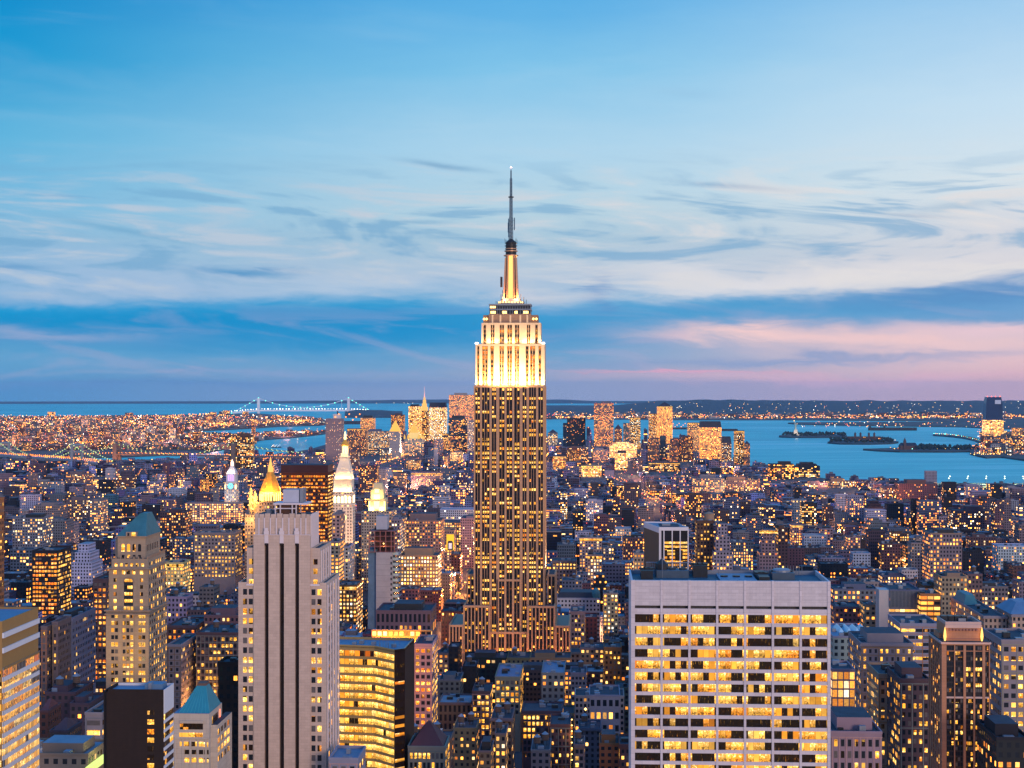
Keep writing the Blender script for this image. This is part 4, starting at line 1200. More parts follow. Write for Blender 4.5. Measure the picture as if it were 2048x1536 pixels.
# ------------------------------------------------------------------ dark brick slab with one column of lit windows
def dark_slab():
    Y0 = 470.0
    u = lambda px: X(px, Y0); zz = lambda py: Z(py, Y0, 270); s = Y0 / F
    org = (u(270), Y0 + 6, 0)
    t = thing('dark_brick_slab', 'blank dark brick slab with one column of lit windows and a white striped side', 'skyscraper', org)
    bk = mat('dark_brick', (.024, .015, .012), .85, .18, 1.2, course=.8, streak=.4); wh = mat('white_side_panel', (.62, .60, .60), .7, .06)
    zt = zz(1379)
    b = MB(); b.box(u(213), u(327.5), Y0, Y0 + 11, 0, zt - .8, bk, roof=ROOFBLUE)
    b.box(u(213), u(327.5), Y0, Y0 + .4, zt - .8, zt, bk); b.box(u(213), u(213) + .4, Y0, Y0 + 11, zt - .8, zt, bk)
    b.build('body', t, org)
    b = MB(); b.box(u(201), u(213), Y0 + 3, Y0 + 12, 0, zt - 1, mat('darker_brick', (.03, .024, .022), .85, .2, 1.0)); b.build('side_return', t, org)
    b = MB(); b.box(u(327.5), u(328) + .1, Y0 - .05, Y0 + 11, zt - 7.4, zt, wh, bottom=True)
    b.box(u(213), u(328), Y0 + 10.6, Y0 + 11, zt - .8, zt - .1, wh)
    z = zt - 7.4
    b.build('side_top_panel', t, org)
    for k in range(9):
        b = MB(); b.box(u(327.5), u(328) + .1, Y0 - .05, Y0 + 11, z - 2.9 - k * 2.75, z - 1.9 - k * 2.75, wh, bottom=True); b.build('side_spandrel', t, org)
        b = MB(); b.box(u(327.5) - .1, u(327.5) + .05, Y0 + .2, Y0 + 10.8, z - 1.85 - k * 2.75, z - .1 - k * 2.75, OFF_A if k not in (4,) else OFF_D, bottom=True); b.build('side_window', t, org)
    rects = []
    for k, (py, m) in enumerate(((1424, W_DIM), (1443.5, W_LIT), (1463, W_ORANGE), (1480, W_LIT), (1497.5, W_DIM), (1514, W_DIM), (1531, W_LIT))):
        rects.append((u(301.5), Y0, zz(py), 13.5 * s, 10 * s, 'f', m, 2))
    windows(t, org, rects)
    b = MB(); b.box(u(282), u(318), Y0 + 4, Y0 + 9, zt - .8, zt + .9, ROOFBLUE); b.box(u(290), u(296), Y0 + 3.5, Y0 + 6, zt - .8, zt + 1.3, METAL); b.build('roof_plant', t, org)
    claim(u(200), u(330), Y0 - 1, Y0 + 12, (201, 347, 1365, 1536))
dark_slab()

# ------------------------------------------------------------------ small tower under a teal hipped roof
def teal_tower():
    Y0 = 560.0
    u = lambda px: X(px, Y0); zz = lambda py: Z(py, Y0, 390); s = Y0 / F
    org = (u(385), Y0 + 10, 0); r = random.Random(51)
    t = thing('teal_roof_tower', 'pale tower with lit floors under a teal hipped roof with a flat cap', 'office building', org)
    st = mat('pale_precast', (.50, .41, .32), .8, .07, .4, course=1.8, streak=.3)
    b = MB(); b.box(u(347), u(418), Y0, Y0 + 20, 0, zz(1427), st, roof=ROOFBLUE); b.build('body', t, org)
    b = MB(); b.box(u(418), u(431), Y0 + 3, Y0 + 26, 0, zz(1453), st, roof=ROOF); b.build('side_wing', t, org)
    b = MB(); b.frustum((u(357), u(417), Y0 + 1, Y0 + 19), zz(1426.9), (u(383), u(401), Y0 + 8, Y0 + 13), zz(1380), mat('teal_roof', (.03, .22, .27), .5, .15, .4)); b.build('hipped_roof', t, org)
    b = MB()
    for k in range(9):
        f = k / 8
        b.bar((u(357) + (u(417) - u(357)) * f, Y0 + .95, zz(1427)), (u(383) + (u(401) - u(383)) * f, Y0 + 7.95, zz(1380)), .12, mat('teal_seam', (.05, .30, .34), .5))
    b.build('roof_seam', t, org)
    b = MB(); b.box(u(383), u(401), Y0 + 8, Y0 + 13, zz(1380), zz(1375), mat('brown_cap', (.14, .08, .06), .7)); b.build('roof_cap', t, org)
    b = MB()
    for c in (351, 366, 381, 396, 412):
        b.box(u(c) - .35, u(c) + .35, Y0 - .3, Y0, zz(1536), zz(1478), st)
    b.box(u(360), u(407), Y0 - .6, Y0, zz(1446), zz(1441), st, bottom=True); b.box(u(349), u(418), Y0 - .4, Y0, zz(1478), zz(1474), st, bottom=True)
    b.build('ledge', t, org)
    rects = [(u(383), Y0, zz(1453), 47 * s, 12 * s, 'f', OFF_D, 3), (u(382), Y0, zz(1470), 48 * s, 9 * s, 'f', OFF_B, 3), (u(383), Y0, zz(1488), 48 * s, 9 * s, 'f', OFF_B, 3), (u(412), Y0, zz(1489), 9 * s, 9 * s, 'f', W_LIT, 3)]
    for py in (1504, 1520):
        rects += [(u(c), Y0, zz(py), 9 * s, 9 * s, 'f', W_LIT if c < 405 and py > 1510 else W_DIM, 2) for c in (374, 388, 402, 413)]
    for k in range(4):
        for i in range(4):
            rects.append((u(431), Y0 + 5 + 5 * i, zz(1468 + 18 * k), 3.2, 1.9, 'r', W_LIT if k in (1, 2) and i > 1 else W_DIM, 1))
    rects.append((u(418), Y0 + 9, zz(1448), 9, 3.5, 'r', OFF_D, 1)); rects.append((u(418), Y0 + 9, zz(1466), 10, 1.8, 'r', OFF_B, 1))
    windows(t, org, rects)
    b = MB(); b.box(u(418) + .15, u(418) + .3, Y0 + 15.5, Y0 + 16.2, zz(1452), zz(1436), lamp_mat('red_sign', (1, .15, .08), 4)); b.build('red_sign_strip', t, org)
    claim(u(345), u(434), Y0 - 1, Y0 + 27, (347, 452, 1374, 1536))
teal_tower()

# ------------------------------------------------------------------ pink granite tower with torch lamps on the crown
def torch_tower():
    Y0 = 640.0
    u = lambda px: X(px, Y0); zz = lambda py: Z(py, Y0, 1930); s = Y0 / F
    org = (u(1930), Y0 + 12, 0); r = random.Random(61)
    t = thing('torch_crown_tower', 'pink granite tower whose set back crown has glowing torch lamps at its corners', 'skyscraper', org)
    st = mat('pink_granite', (.42, .20, .11), .75, .08, .4, course=1.2, streak=.25); lt = mat('pale_granite', (.52, .36, .30), .75, .08, .4)
    dk = mat('dark_window_bay', (.03, .022, .022), .3, .3, .6)
    z1 = zz(1287)
    b = MB(); b.box(u(1885), u(1980), Y0 + .6, Y0 + 24, 0, z1, dk, roof=ROOF)
    piers = [(1885, 1893), (1903, 1907.5), (1921, 1926), (1939, 1943.5), (1955, 1959), (1971, 1974), (1978.5, 1980)]
    piers = [(1885, 1893), (1908.5, 1910.5), (1927, 1932), (1947, 1950.5), (1965, 1970.5), (1978, 1980)]
    for a, c in piers:
        b.box(u(a), u(c), Y0, Y0 + .6, 0, z1, st)
    for py in (1287, 1301.5, 1393.5):
        b.box(u(1885), u(1980), Y0 + .05, Y0 + .62, zz(py + (3.5 if py != 1301.5 else 1.5)), zz(py), lt if py == 1393.5 else st, bottom=True)
    b.build('body', t, org)
    b = MB()
    b.box(u(1884) - .1, u(1885), Y0, Y0 + 24, 0, z1, st)
    for i in range(7):
        yy = Y0 + 2 + i * 3.4
        b.box(u(1884) - .5, u(1884) - .1, yy - .5, yy + .5, 0, z1 - .5, st)
    b.build('side_wall', t, org)
    b = MB(); b.box(u(1883) - .3, u(1982), Y0 - .5, Y0 + 24.3, z1 - .2, z1 + .5, lt, bottom=True)
    b.box(u(1885), u(1980), Y0, Y0 + 24, z1 + .5, z1 + .8, ROOF); b.build('cornice', t, org)
    b = MB()
    zc = zz(1251)
    b.box(u(1893), u(1965), Y0 + 2, Y0 + 18, z1 + .8, zc, st)
    b.box(u(1897), u(1961), Y0 + 3, Y0 + 17, zc, zc + .05, ROOF)
    b.box(u(1892.5), u(1965.5), Y0 + 1.7, Y0 + 2, zc - 1.3, zc, lt, bottom=True)
    for i in range(9):
        c = 1903 + 6.6 * i
        b.lathe(u(c), Y0 + 1.95, [(.62, zz(1263)), (.62, zz(1259))], mat('frieze_arch', (.30, .14, .10), .8), 10)
    b.box(u(1893), u(1965), Y0 + 1.85, Y0 + 2, zz(1279) - .2, zz(1279) + .2, mat('frieze_arch', (.30, .14, .10)), bottom=True)
    b.build('crown', t, org)
    b = MB(); parapet(b, u(1893), u(1965), Y0 + 2, Y0 + 18, zc, 1.2, .5, lt); b.build('crown_parapet', t, org)
    b = MB()
    for i in range(4):
        b.box(u(1897) + i * 2.7, u(1897) + i * 2.7 + 2.3, Y0 + 12, Y0 + 16, zc, zc + 2.0, DARK)
    b.box(u(1930), u(1945), Y0 + 11, Y0 + 16, zc, zc + 1.2, METAL)
    for i in range(5):
        b.bar((u(1946 + i * 3), Y0 + 15, zc), (u(1946 + i * 3), Y0 + 15, zc + 2), .1, METAL)
    b.build('roof_plant', t, org)
    for a, c in ((1887, 1892), (1967, 1977)):
        b = MB(); b.box(u(a), u(c), Y0 + 8, Y0 + 18, z1 + .8, zz(1272), st); b.build('corner_block', t, org)
    for c in (1891.5, 1965.5):
        b = MB(); b.lathe(u(c), Y0 + 1.4, [(.3, z1 + .8), (.6, z1 + 2.6), (.4, zz(1264)), (.05, zz(1255))], lamp_mat('torch_glow', (1, .55, .12), 2.2), 8)
        b.build('torch_lamp', t, org)
        lampo(t, org, 'POINT', (u(c), Y0 - 1.8, z1 + 3), 240, (1, .38, .05), .5)
    rects = []
    bays = [(1894, 1908, 3), (1911, 1926.5, 3), (1932.5, 1946.5, 3), (1951, 1964.5, 3), (1971, 1977.5, 2)]
    for k in range(23):
        py = 1296.5 + 10.6 * k
        if 1389 < py < 1400: continue
        low = py > 1400
        for bi, (a, c, n) in enumerate(bays):
            w = (u(c) - u(a)) / n
            for i in range(n):
                p = .12 if low else .03
                if not low and bi in (2, 3) and 1325 < py < 1385 and k in (4, 5, 7): p = .6
                if low and bi in (0, 3): p = .24
                rects.append((u(a) + w * (i + .5), Y0 + .6, zz(py), w * .8, 6.8 * s, 'f', pick(p, .12, r=r), 2 + r.random()))
    for k in range(23):
        rects.append((u(1978), Y0 + .3, zz(1400 + 10.6 * k), 1.0, 1.4, 'f', W_LIT, .2)) if k < 13 else None
        for i in range(5):
            rects.append((u(1884) - .1, Y0 + 4 + 3.4 * i, zz(1296 + 10.6 * k), 1.8, 1.4, 'l', pick(.2, .1, r=r), .3))
    windows(t, org, rects, 100)
    lampo(t, org, 'POINT', (u(1925), Y0 - 30, 90), 16000, (1, .5, .2), 3)
    claim(u(1883), u(1982), Y0 - 2, Y0 + 26, (1858, 1982, 1238, 1536))
torch_tower()
# ------------------------------------------------------------------ mid-distance landmarks
FAC = facade()
def clock_face(t, org, x, y, z, r, rim, face):
    b = MB()
    n = 20
    ring = [(x + r * math.cos(6.2832 * i / n), y, z + r * math.sin(6.2832 * i / n)) for i in range(n)]
    inn = [(x + r * .72 * math.cos(6.2832 * i / n), y - .02, z + r * .72 * math.sin(6.2832 * i / n)) for i in range(n)]
    for i in range(n):
        j = (i + 1) % n
        b.face([ring[i], ring[j], inn[j], inn[i]], rim)
    b.face(inn, face)
    o = b.build('clock_face', t, org)
    h = MB(); h.bar((x, y - .1, z), (x - r * .1, y - .1, z + r * .6), r * .06, DARK); h.bar((x, y - .1, z), (x + r * .4, y - .1, z - r * .1), r * .07, DARK)
    h.build('clock_hand', o, org)

def clock_tower():
    Y0 = 1950.0
    u = lambda px: X(px, Y0); zz = lambda py: Z(py, Y0, 688); s = Y0 / F
    org = (u(686), Y0 + 12, 0)
    t = thing('floodlit_clock_tower', 'slender floodlit white clock tower with steep pyramid roof and golden lantern', 'clock tower', org)
    st = (.62, .52, .42)
    wl = mat('floodlit_marble', (.72, .62, .48), .8, .05)
    b = MB(); b.box(u(665), u(704.5), Y0, Y0 + 25, 0, zz(983), FAC, (st, 3.4, 3.9, .05, .42, .5, 4.0, 2.0)); b.build('shaft', t, org)
    b = MB()
    for px in (665, 678, 692, 704.5):
        b.box(u(px) - .7, u(px) + .7, Y0 - .4, Y0, 0, zz(1012), wl)
    b.build('corner_pier', t, org)
    for y in (1009, 984):
        b = MB(); b.box(u(663.5), u(706), Y0 - 1, Y0 + 26, zz(y + 1.5), zz(y), wl, bottom=True); b.build('cornice', t, org)
    glow = lamp_mat('loggia_glow', (1, .74, .36), 3.5)
    for i in range(5):
        c = 670 + 7.3 * i
        b = MB(); w = 2.6 * s
        b.face([(x, Y0 - .1, z) for x, z in [(u(c) - w, zz(1006)), (u(c) + w, zz(1006)), (u(c) + w, zz(994)), (u(c), zz(991.5)), (u(c) - w, zz(994))]], glow); b.build('lit_arch', t, org)
    b = MB(); b.box(u(704.5), u(704.5) + .15, Y0 + 5, Y0 + 20, zz(1006), zz(992), glow); b.build('lit_arch', t, org)
    b = MB(); b.box(u(667.5), u(702.5), Y0 + 1, Y0 + 23, zz(982.5), zz(959), wl)
    for i in range(8):
        c = 668 + 34 * i / 7
        b.box(u(c) - .4, u(c) + .4, Y0 + .4, Y0 + 1, zz(982.5), zz(961), wl)
    b.box(u(666), u(704), Y0 - .2, Y0 + 24, zz(960.5), zz(958), wl, bottom=True)
    b.build('loggia', t, org)
    b = MB(); b.frustum((u(667.5), u(703), Y0 + 1, Y0 + 23), zz(958), (u(679), u(694.5), Y0 + 9, Y0 + 17), zz(914), wl)
    b.build('pyramid_roof', t, org)
    for row, (py, n) in enumerate(((944, 4), (937, 3), (930, 2), (921, 1))):
        for i in range(n):
            c = 687 + (i - (n - 1) / 2) * 6
            f = (958 - py) / 44
            b = MB(); b.box(u(c) - .8, u(c) + .8, Y0 + 1 + 8 * f - .6, Y0 + 1 + 8 * f + 1.5, zz(py + 2.5), zz(py - 1), wl); b.build('dormer', t, org)
    b = MB(); b.box(u(677), u(697), Y0 + 7.5, Y0 + 18.5, zz(915), zz(912.5), wl, bottom=True)
    b.box(u(679), u(694), Y0 + 8.5, Y0 + 17, zz(912.5), zz(907), wl); b.build('balcony', t, org)
    gl = lamp_mat('lantern_glow', (1, .66, .25), 3.2)
    cx, cy = u(687), Y0 + 13
    b = MB(); b.lathe(cx, cy, [(3.6, zz(907)), (3.6, zz(893))], gl, 8)
    for k in range(8):
        b.bar((cx + 3.9 * math.cos(k * .785), cy + 3.9 * math.sin(k * .785), zz(907)), (cx + 3.9 * math.cos(k * .785), cy + 3.9 * math.sin(k * .785), zz(892)), .4, wl)
    b.build('lantern', t, org)
    b = MB(); b.lathe(cx, cy, [(5.0, zz(892.5)), (5.2, zz(890)), (3.2, zz(884)), (1.3, zz(880))], GOLD, 12); b.build('gilded_dome', t, org)
    b = MB(); b.lathe(cx, cy, [(1.3, zz(880)), (1.9, zz(876)), (1.2, zz(873)), (1.6, zz(871)), (.2, zz(863))], gl, 8); b.build('lantern_spire', t, org)
    clock_face(t, org, u(686), Y0 - .5, zz(1035), 7 * s, lamp_mat('clock_rim', (1, .62, .18), 3.5), mat('clock_dial', (.7, .6, .5), .6, 0, 1, 0, (1, .7, .4), .5))
    for px in (672, 686, 700):
        lampo(t, org, 'AREA', (u(px), Y0 - 1.2, zz(983)), 4200, (1, .60, .22), 8, 1.5, aim=(0, .45, 1))
    for px in (675, 686, 697):
        lampo(t, org, 'AREA', (u(px), Y0 - .4, zz(957)), 2400, (1, .60, .20), 6, 1, aim=(0, .6, 1))
    lampo(t, org, 'AREA', (u(707), Y0 + 12, zz(957)), 2500, (1, .66, .26), 12, 1, aim=(-.6, 0, 1))
    lampo(t, org, 'AREA', (u(686), Y0 - 46, zz(1130)), 75000, (1, .56, .30), 30, 8, aim=(0, .7, 1))
    lampo(t, org, 'POINT', (cx, cy - 9, zz(900)), 9000, (1, .6, .2), 1)
    claim(u(664), u(706), Y0 - 2, Y0 + 26, (665, 711, 862, 1155))
clock_tower()

def gold_pyramid():
    Y0 = 1750.0
    u = lambda px: X(px, Y0); zz = lambda py: Z(py, Y0, 535); s = Y0 / F
    org = (u(533), Y0 + 20, 0)
    t = thing('gold_pyramid_tower', 'stone tower whose eight sided gilded pyramid glows orange under its lantern', 'skyscraper', org)
    st = (.42, .32, .22)
    b = MB(); b.box(u(488), u(578), Y0 + 4, Y0 + 50, 0, zz(1030), FAC, (st, 3.2, 3.8, .3, .45, .5, 14.0, 1.6), roof=ROOF); b.build('body', t, org)
    b = MB(); b.box(u(509), u(558), Y0 + 8, Y0 + 34, zz(1030), zz(1005), FAC, (st, 3.2, 3.8, .3, .45, .5, 15.0, 1.6)); b.build('upper_block', t, org)
    cx, cy = u(533.5), Y0 + 21
    gw = mat('gold_lit_stone', (.6, .42, .2), .7, .1)
    b = MB(); b.lathe(cx, cy, [(22.5 * s, zz(1005)), (22.5 * s, zz(985))], gw, 8, math.pi / 8); b.build('octagon_base', t, org)
    gl = lamp_mat('gallery_glow', (1, .60, .16), 3.0)
    for k in range(8):
        a = math.pi / 8 + k * math.pi / 4
        for j in (-.25, 0, .25):
            ang = a + math.pi / 8 + j
            rr = 22.5 * s * math.cos(math.pi / 8) / math.cos(j)
            x, y = cx + rr * math.cos(ang), cy + rr * math.sin(ang)
            if y < cy + 2:
                b = MB(); b.lathe(x, y, [(.9, zz(1003)), (.9, zz(991)), (.1, zz(988))], gl, 6); b.build('gallery_window', t, org)
    b = MB(); b.lathe(cx, cy, [(23 * s, zz(985)), (21 * s, zz(982)), (6.2 * s, zz(946))], GOLD, 8, math.pi / 8); b.build('gilded_roof', t, org)
    b = MB()
    for k in range(8):
        a = math.pi / 8 + k * math.pi / 4
        b.bar((cx + 22.2 * s * math.cos(a), cy + 22.2 * s * math.sin(a), zz(985)), (cx + 5.8 * s * math.cos(a), cy + 5.8 * s * math.sin(a), zz(946)), .35, GOLD)
    b.build('roof_rib', t, org)
    b = MB(); b.lathe(cx, cy, [(5.6 * s, zz(946)), (5.2 * s, zz(936)), (3.5 * s, zz(934)), (3.3 * s, zz(929)), (2.0 * s, zz(926)), (1.6 * s, zz(920)), (.2, zz(915))], lamp_mat('gold_lantern', (1, .48, .10), 1.5), 8); b.build('lantern', t, org)
    for c, top in ((496, 974), (505, 982)):
        b = MB(); b.lathe(u(c), Y0 + 14, [(4.2 * s, zz(1030)), (4.2 * s, zz(top + 12)), (.3, zz(top))], gw, 8); b.build('corner_turret', t, org)
        b = MB()
        for k in range(6):
            b.bead((u(c) + (k % 2 - .5) * 4, Y0 + 11, zz(top + 14 + 6 * k)), .8, lamp_mat('turret_lamp', (1, .45, .1), 6))
        b.build('turret_lamp', t, org)
        lampo(t, org, 'POINT', (u(c) + 3, Y0 + 6, zz(1000)), 16000, (1, .42, .08), 1)
    for px in (515, 527, 540, 552):
        lampo(t, org, 'AREA', (u(px), Y0 + 3.5, zz(990)), 9000, (1, .52, .10), 6, 1, aim=(0, .5, 1))
    lampo(t, org, 'AREA', (u(562), Y0 + 21, zz(990)), 11000, (1, .58, .15), 6, 1, aim=(-.5, 0, 1))
    lampo(t, org, 'POINT', (u(500), Y0 - 6, zz(1040)), 20000, (1, .5, .15), 2)
    claim(u(486), u(580), Y0, Y0 + 52, (488, 580, 910, 1032))
gold_pyramid()

def river_clock_tower():
    Y0 = 2900.0
    u = lambda px: X(px, Y0); zz = lambda py: Z(py, Y0, 461); s = Y0 / F
    org = (u(461), Y0 + 12, 0)
    t = thing('blue_clock_tower', 'pale tower with a teal lit clock, violet belfry and lit pointed roof', 'clock tower', org)
    st = (.5, .46, .42)
    wl = mat('pale_lit_stone', (.62, .58, .54), .8, .05)
    b = MB(); b.box(u(449), u(472), Y0, Y0 + 26, 0, zz(967), FAC, (st, 3.4, 3.9, .5, .5, .5, 24.0, 1.6)); b.build('shaft', t, org)
    b = MB(); b.box(u(452), u(470), Y0 + 2, Y0 + 22, zz(967), zz(945), wl); b.build('belfry', t, org)
    for i in range(3):
        c = 457 + 4.2 * i
        b = MB(); b.box(u(c) - 1.3, u(c) + 1.3, Y0 + 1.8, Y0 + 2.1, zz(962), zz(950), lamp_mat('violet_glow', (.35, .2, 1), 3)); b.build('belfry_opening', t, org)
    b = MB(); b.frustum((u(452.5), u(470), Y0 + 3, Y0 + 21), zz(945), (u(459), u(464), Y0 + 10, Y0 + 14), zz(932), wl)
    b.build('pointed_roof', t, org)
    b = MB(); b.lathe(u(461.5), Y0 + 12, [(3, zz(932)), (3, zz(926)), (.3, zz(919))], lamp_mat('rose_lantern', (1, .6, .4), 3), 8); b.build('lantern', t, org)
    clock_face(t, org, u(461), Y0 - .4, zz(972), 5.4 * s, lamp_mat('teal_clock_rim', (.1, .8, 1), 3), mat('teal_dial', (.3, .5, .6), .5, 0, 1, 0, (.2, .7, 1), 1.0))
    for c in (450.5, 471):
        b = MB(); b.lathe(u(c), Y0 + 1, [(1.6, zz(978)), (1.6, zz(971)), (.1, zz(966))], lamp_mat('corner_urn_glow', (1, .62, .25), 4), 6); b.build('corner_urn', t, org)
    lampo(t, org, 'AREA', (u(461), Y0 - 2, zz(946)), 4500, (1, .75, .55), 14, 2, aim=(0, .7, 1))
    lampo(t, org, 'AREA', (u(461), Y0 - 16, zz(1000)), 4500, (.8, .85, 1), 18, 3, aim=(0, .5, 1))
    claim(u(447), u(474), Y0 - 2, Y0 + 28, (448, 481, 918, 1008))
river_clock_tower()

def crown_lit_tower():
    Y0 = 2000.0
    u = lambda px: X(px, Y0); zz = lambda py: Z(py, Y0, 752); s = Y0 / F
    org = (u(752), Y0 + 15, 0)
    t = thing('yellow_crown_tower', 'grey stepped tower with a glowing yellow crown between two dark shoulders', 'skyscraper', org)
    st = (.26, .24, .23)
    b = MB(); b.box(u(723), u(783), Y0, Y0 + 32, 0, zz(1022), FAC, (st, 3.2, 3.7, .3, .5, .5, 34.0, 1.8), roof=ROOF); b.build('body', t, org)
    yl = mat('yellow_lit_stone', (.6, .5, .28), .8, .08)
    b = MB(); b.box(u(736), u(770), Y0 + 4, Y0 + 26, zz(1022), zz(998), yl); b.build('crown_base', t, org)
    b = MB(); b.box(u(740), u(766), Y0 + 6, Y0 + 24, zz(998), zz(980), yl); b.build('crown_tier', t, org)
    b = MB(); b.frustum((u(743), u(764), Y0 + 7, Y0 + 23), zz(980), (u(746), u(761), Y0 + 9, Y0 + 20), zz(967), yl); b.build('crown_roof', t, org)
    for y0, y1, w in ((1018, 1003, 5.5), (1000, 989, 6.2), (986, 979, 4.5)):
        b = MB(); yy = Y0 + (4 if y0 > 1002 else 6)
        b.box(u(752.5 - w), u(752.5 + w), yy - .5, yy + .2, zz(y0), zz(y1), lamp_mat('crown_glow', (1, .72, .2), 4)); b.build('crown_window', t, org)
    for px in (738, 768):
        b = MB(); b.box(u(px) - 1, u(px) + 1, Y0 + 3.6, Y0 + 4, zz(1016), zz(1003), lamp_mat('crown_glow', (1, .72, .2), 4)); b.build('side_crown_window', t, org)
    for px in (742, 763):
        lampo(t, org, 'AREA', (u(px), Y0 + 1.5, zz(1021)), 6500, (1, .72, .22), 4, 2, aim=(0, .5, 1))
    lampo(t, org, 'AREA', (u(752), Y0 + 2, zz(997)), 7000, (1, .72, .22), 8, 2, aim=(0, .7, 1))
    claim(u(721), u(785), Y0 - 1, Y0 + 34, (723, 785, 965, 1220))
crown_lit_tower()

def bare_tower():
    Y0 = 1350.0
    u = lambda px: X(px, Y0); zz = lambda py: Z(py, Y0, 768); s = Y0 / F
    org = (u(765), Y0 + 12, 0); r = random.Random(77)
    t = thing('tower_under_construction', 'unfinished concrete tower with open reddish floors at the top and a hoist strip', 'construction site', org)
    cc = mat('raw_concrete', (.34, .32, .32), .9, .25, .15); red = mat('red_primer_frame', (.30, .12, .10), .8, .2, .3)
    b = MB(); b.box(u(752), u(785), Y0, Y0 + 26, 0, zz(1105), cc); b.build('concrete_core', t, org)
    b = MB()
    for k in range(12):
        b.box(u(752), u(785), Y0 - .05, Y0, zz(1118 + 11 * k) - .08, zz(1118 + 11 * k) + .08, mat('pour_joint', (.2, .19, .19)))
    b.build('pour_line', t, org)
    b = MB()
    for k in range(13):
        b.box(u(781), u(784), Y0 - .08, Y0 + .05, zz(1118 + 10.6 * k), zz(1113 + 10.6 * k), DARK)
    b.build('slot_window', t, org)
    b = MB(); b.box(u(735), u(752) - .2, Y0 + 3, Y0 + 25, 0, zz(1100), mat('blue_netting', (.10, .16, .22), .8, .4, .2)); b.build('hoist_strip', t, org)
    gl = mat('balcony_glass', (.35, .45, .45), .3, .2, .3)
    b = MB()
    for k in range(12):
        z = zz(1110 + 10.6 * k)
        b.box(u(785) + .01, u(797), Y0 + 2, Y0 + 24, z - .3, z, cc, bottom=True); b.box(u(785) + .01, u(797) - .3, Y0 + 2, Y0 + 2.2, z, z + 2.2, gl)
    b.box(u(785) + .02, u(789), Y0 + 4, Y0 + 24, 0, zz(1110), mat('dark_glass_wall', (.05, .07, .08), .2, .2))
    b.build('balcony_stack', t, org)
    for k in range(5):
        z = zz(1104 - 10.4 * k)
        b = MB(); b.box(u(737), u(790), Y0 + 1, Y0 + 25, z - .35, z, red, bottom=True); b.build('floor_slab', t, org)
    for px in (738, 749, 760, 771, 782, 789):
        b = MB(); b.box(u(px) - .35, u(px) + .35, Y0 + 1.2, Y0 + 2, zz(1104), zz(1062), red); b.box(u(px) - .35, u(px) + .35, Y0 + 20, Y0 + 21, zz(1104), zz(1062), red); b.build('column', t, org)
    b = MB(); b.box(u(745), u(782), Y0 + 12, Y0 + 19, zz(1104), zz(1058), mat('inner_shade', (.05, .03, .03), .9, .2)); b.build('inner_core', t, org)
    b = MB(); b.box(u(751), u(773), Y0 + 5, Y0 + 17, zz(1060), zz(1033), mat('formwork', (.38, .38, .42), .8, .2, .3), roof=ROOFPALE); b.build('formwork', t, org)
    b = MB(); b.bar((u(768), Y0 + 8, zz(1033)), (u(756), Y0 + 6, zz(1026)), .5, METAL); b.bar((u(768), Y0 + 8, zz(1033)), (u(774), Y0 + 8, zz(1040)), .4, METAL); b.build('hoist_boom', t, org)
    for px, py in ((766, 1090), (744, 1078)):
        lampo(t, org, 'POINT', (u(px), Y0 + 4, zz(py)), 1500, (1, .5, .15), .5)
    b = MB(); b.bead((u(766), Y0 + 4, zz(1088)), .7, L_WARM); b.build('work_lamp', t, org)
    claim(u(735), u(798), Y0 - 1, Y0 + 27, (735, 798, 1026, 1225))
bare_tower()

def striped_pier_tower():
    Y0 = 1150.0
    zz = lambda py: Z(py, Y0, 1345); u = lambda px: X(px, Y0)
    A, B = (u(1318), Y0), (u(1377), Y0); D, C = (X(1288, Y0 + 46), Y0 + 46), (X(1346, Y0 + 46), Y0 + 46)
    org = ((A[0] + C[0]) / 2, Y0 + 23, 0)
    t = thing('white_pier_tower', 'dark boxy tower with white vertical piers and yellow floors under a black top band', 'office building', org)
    zt = zz(1055)
    br = mat('brown_side_cladding', (.11, .075, .05), .7, .15, .3)
    b = MB(); b.prism([A, B, C, D], 0, zt - .5, mat('black_glass_front', (.02, .018, .02), .2, .3), roof=ROOFBLUE); b.wall((D[0] - .02, D[1]), (A[0] - .02, A[1]), 0, zt - 4, br); b.build('body', t, org)
    wp = mat('white_pier', (.66, .62, .62), .7, .05)
    for f in (0, .04, .15, .43, .70, .97):
        x = A[0] + (B[0] - A[0]) * f
        b = MB(); b.box(x, x + .75, Y0 - .5, Y0, 0, zt, wp); b.build('pier', t, org)
    b = MB(); b.prism([(A[0] - .1, A[1] - .55), (B[0] + .1, B[1] - .55), (B[0], B[1]), (A[0], A[1])], zt - 2.2, zt + .3, wp, bottom=True)
    b.prism([(D[0] - .2, D[1]), (A[0] - .4, A[1]), (A[0], A[1]), (D[0] + .2, D[1])], zt - 4, zt + .3, wp, bottom=True)
    b.prism([(D[0], D[1] - .4), (C[0], C[1] - .4), (C[0], C[1]), (D[0], D[1])], zt - .6, zt + .3, wp, bottom=True); b.prism([(B[0] - .4, B[1]), (B[0], B[1]), C, (C[0] - .4, C[1])], zt - .6, zt + .3, wp, bottom=True)
    b.build('top_band', t, org)
    for k in range(10):
        zc = zz(1085.5 + 7.4 * k)
        for a, c in ((.17, .43), (.45, .70), (.72, .96)):
            x0, x1 = A[0] + (B[0] - A[0]) * a, A[0] + (B[0] - A[0]) * c
            b = MB(); b.box(x0, x1, Y0 - .12, Y0 + .05, zc - .8, zc + .8, OFF_B if k < 2 else OFF_A, bottom=True); b.build('window_band', t, org)
    b = MB(); b.box(A[0] + 1, B[0] - 6, Y0 + 10, Y0 + 34, zt - .5, zt - .1, ROOF); b.box(A[0] + 3, A[0] + 9, Y0 + 16, Y0 + 26, zt - .1, zt + 1.2, METAL); b.build('roof_plant', t, org)
    claim(D[0], B[0], Y0 - 1, Y0 + 47, (1288, 1378, 1043, 1140))
striped_pier_tower()

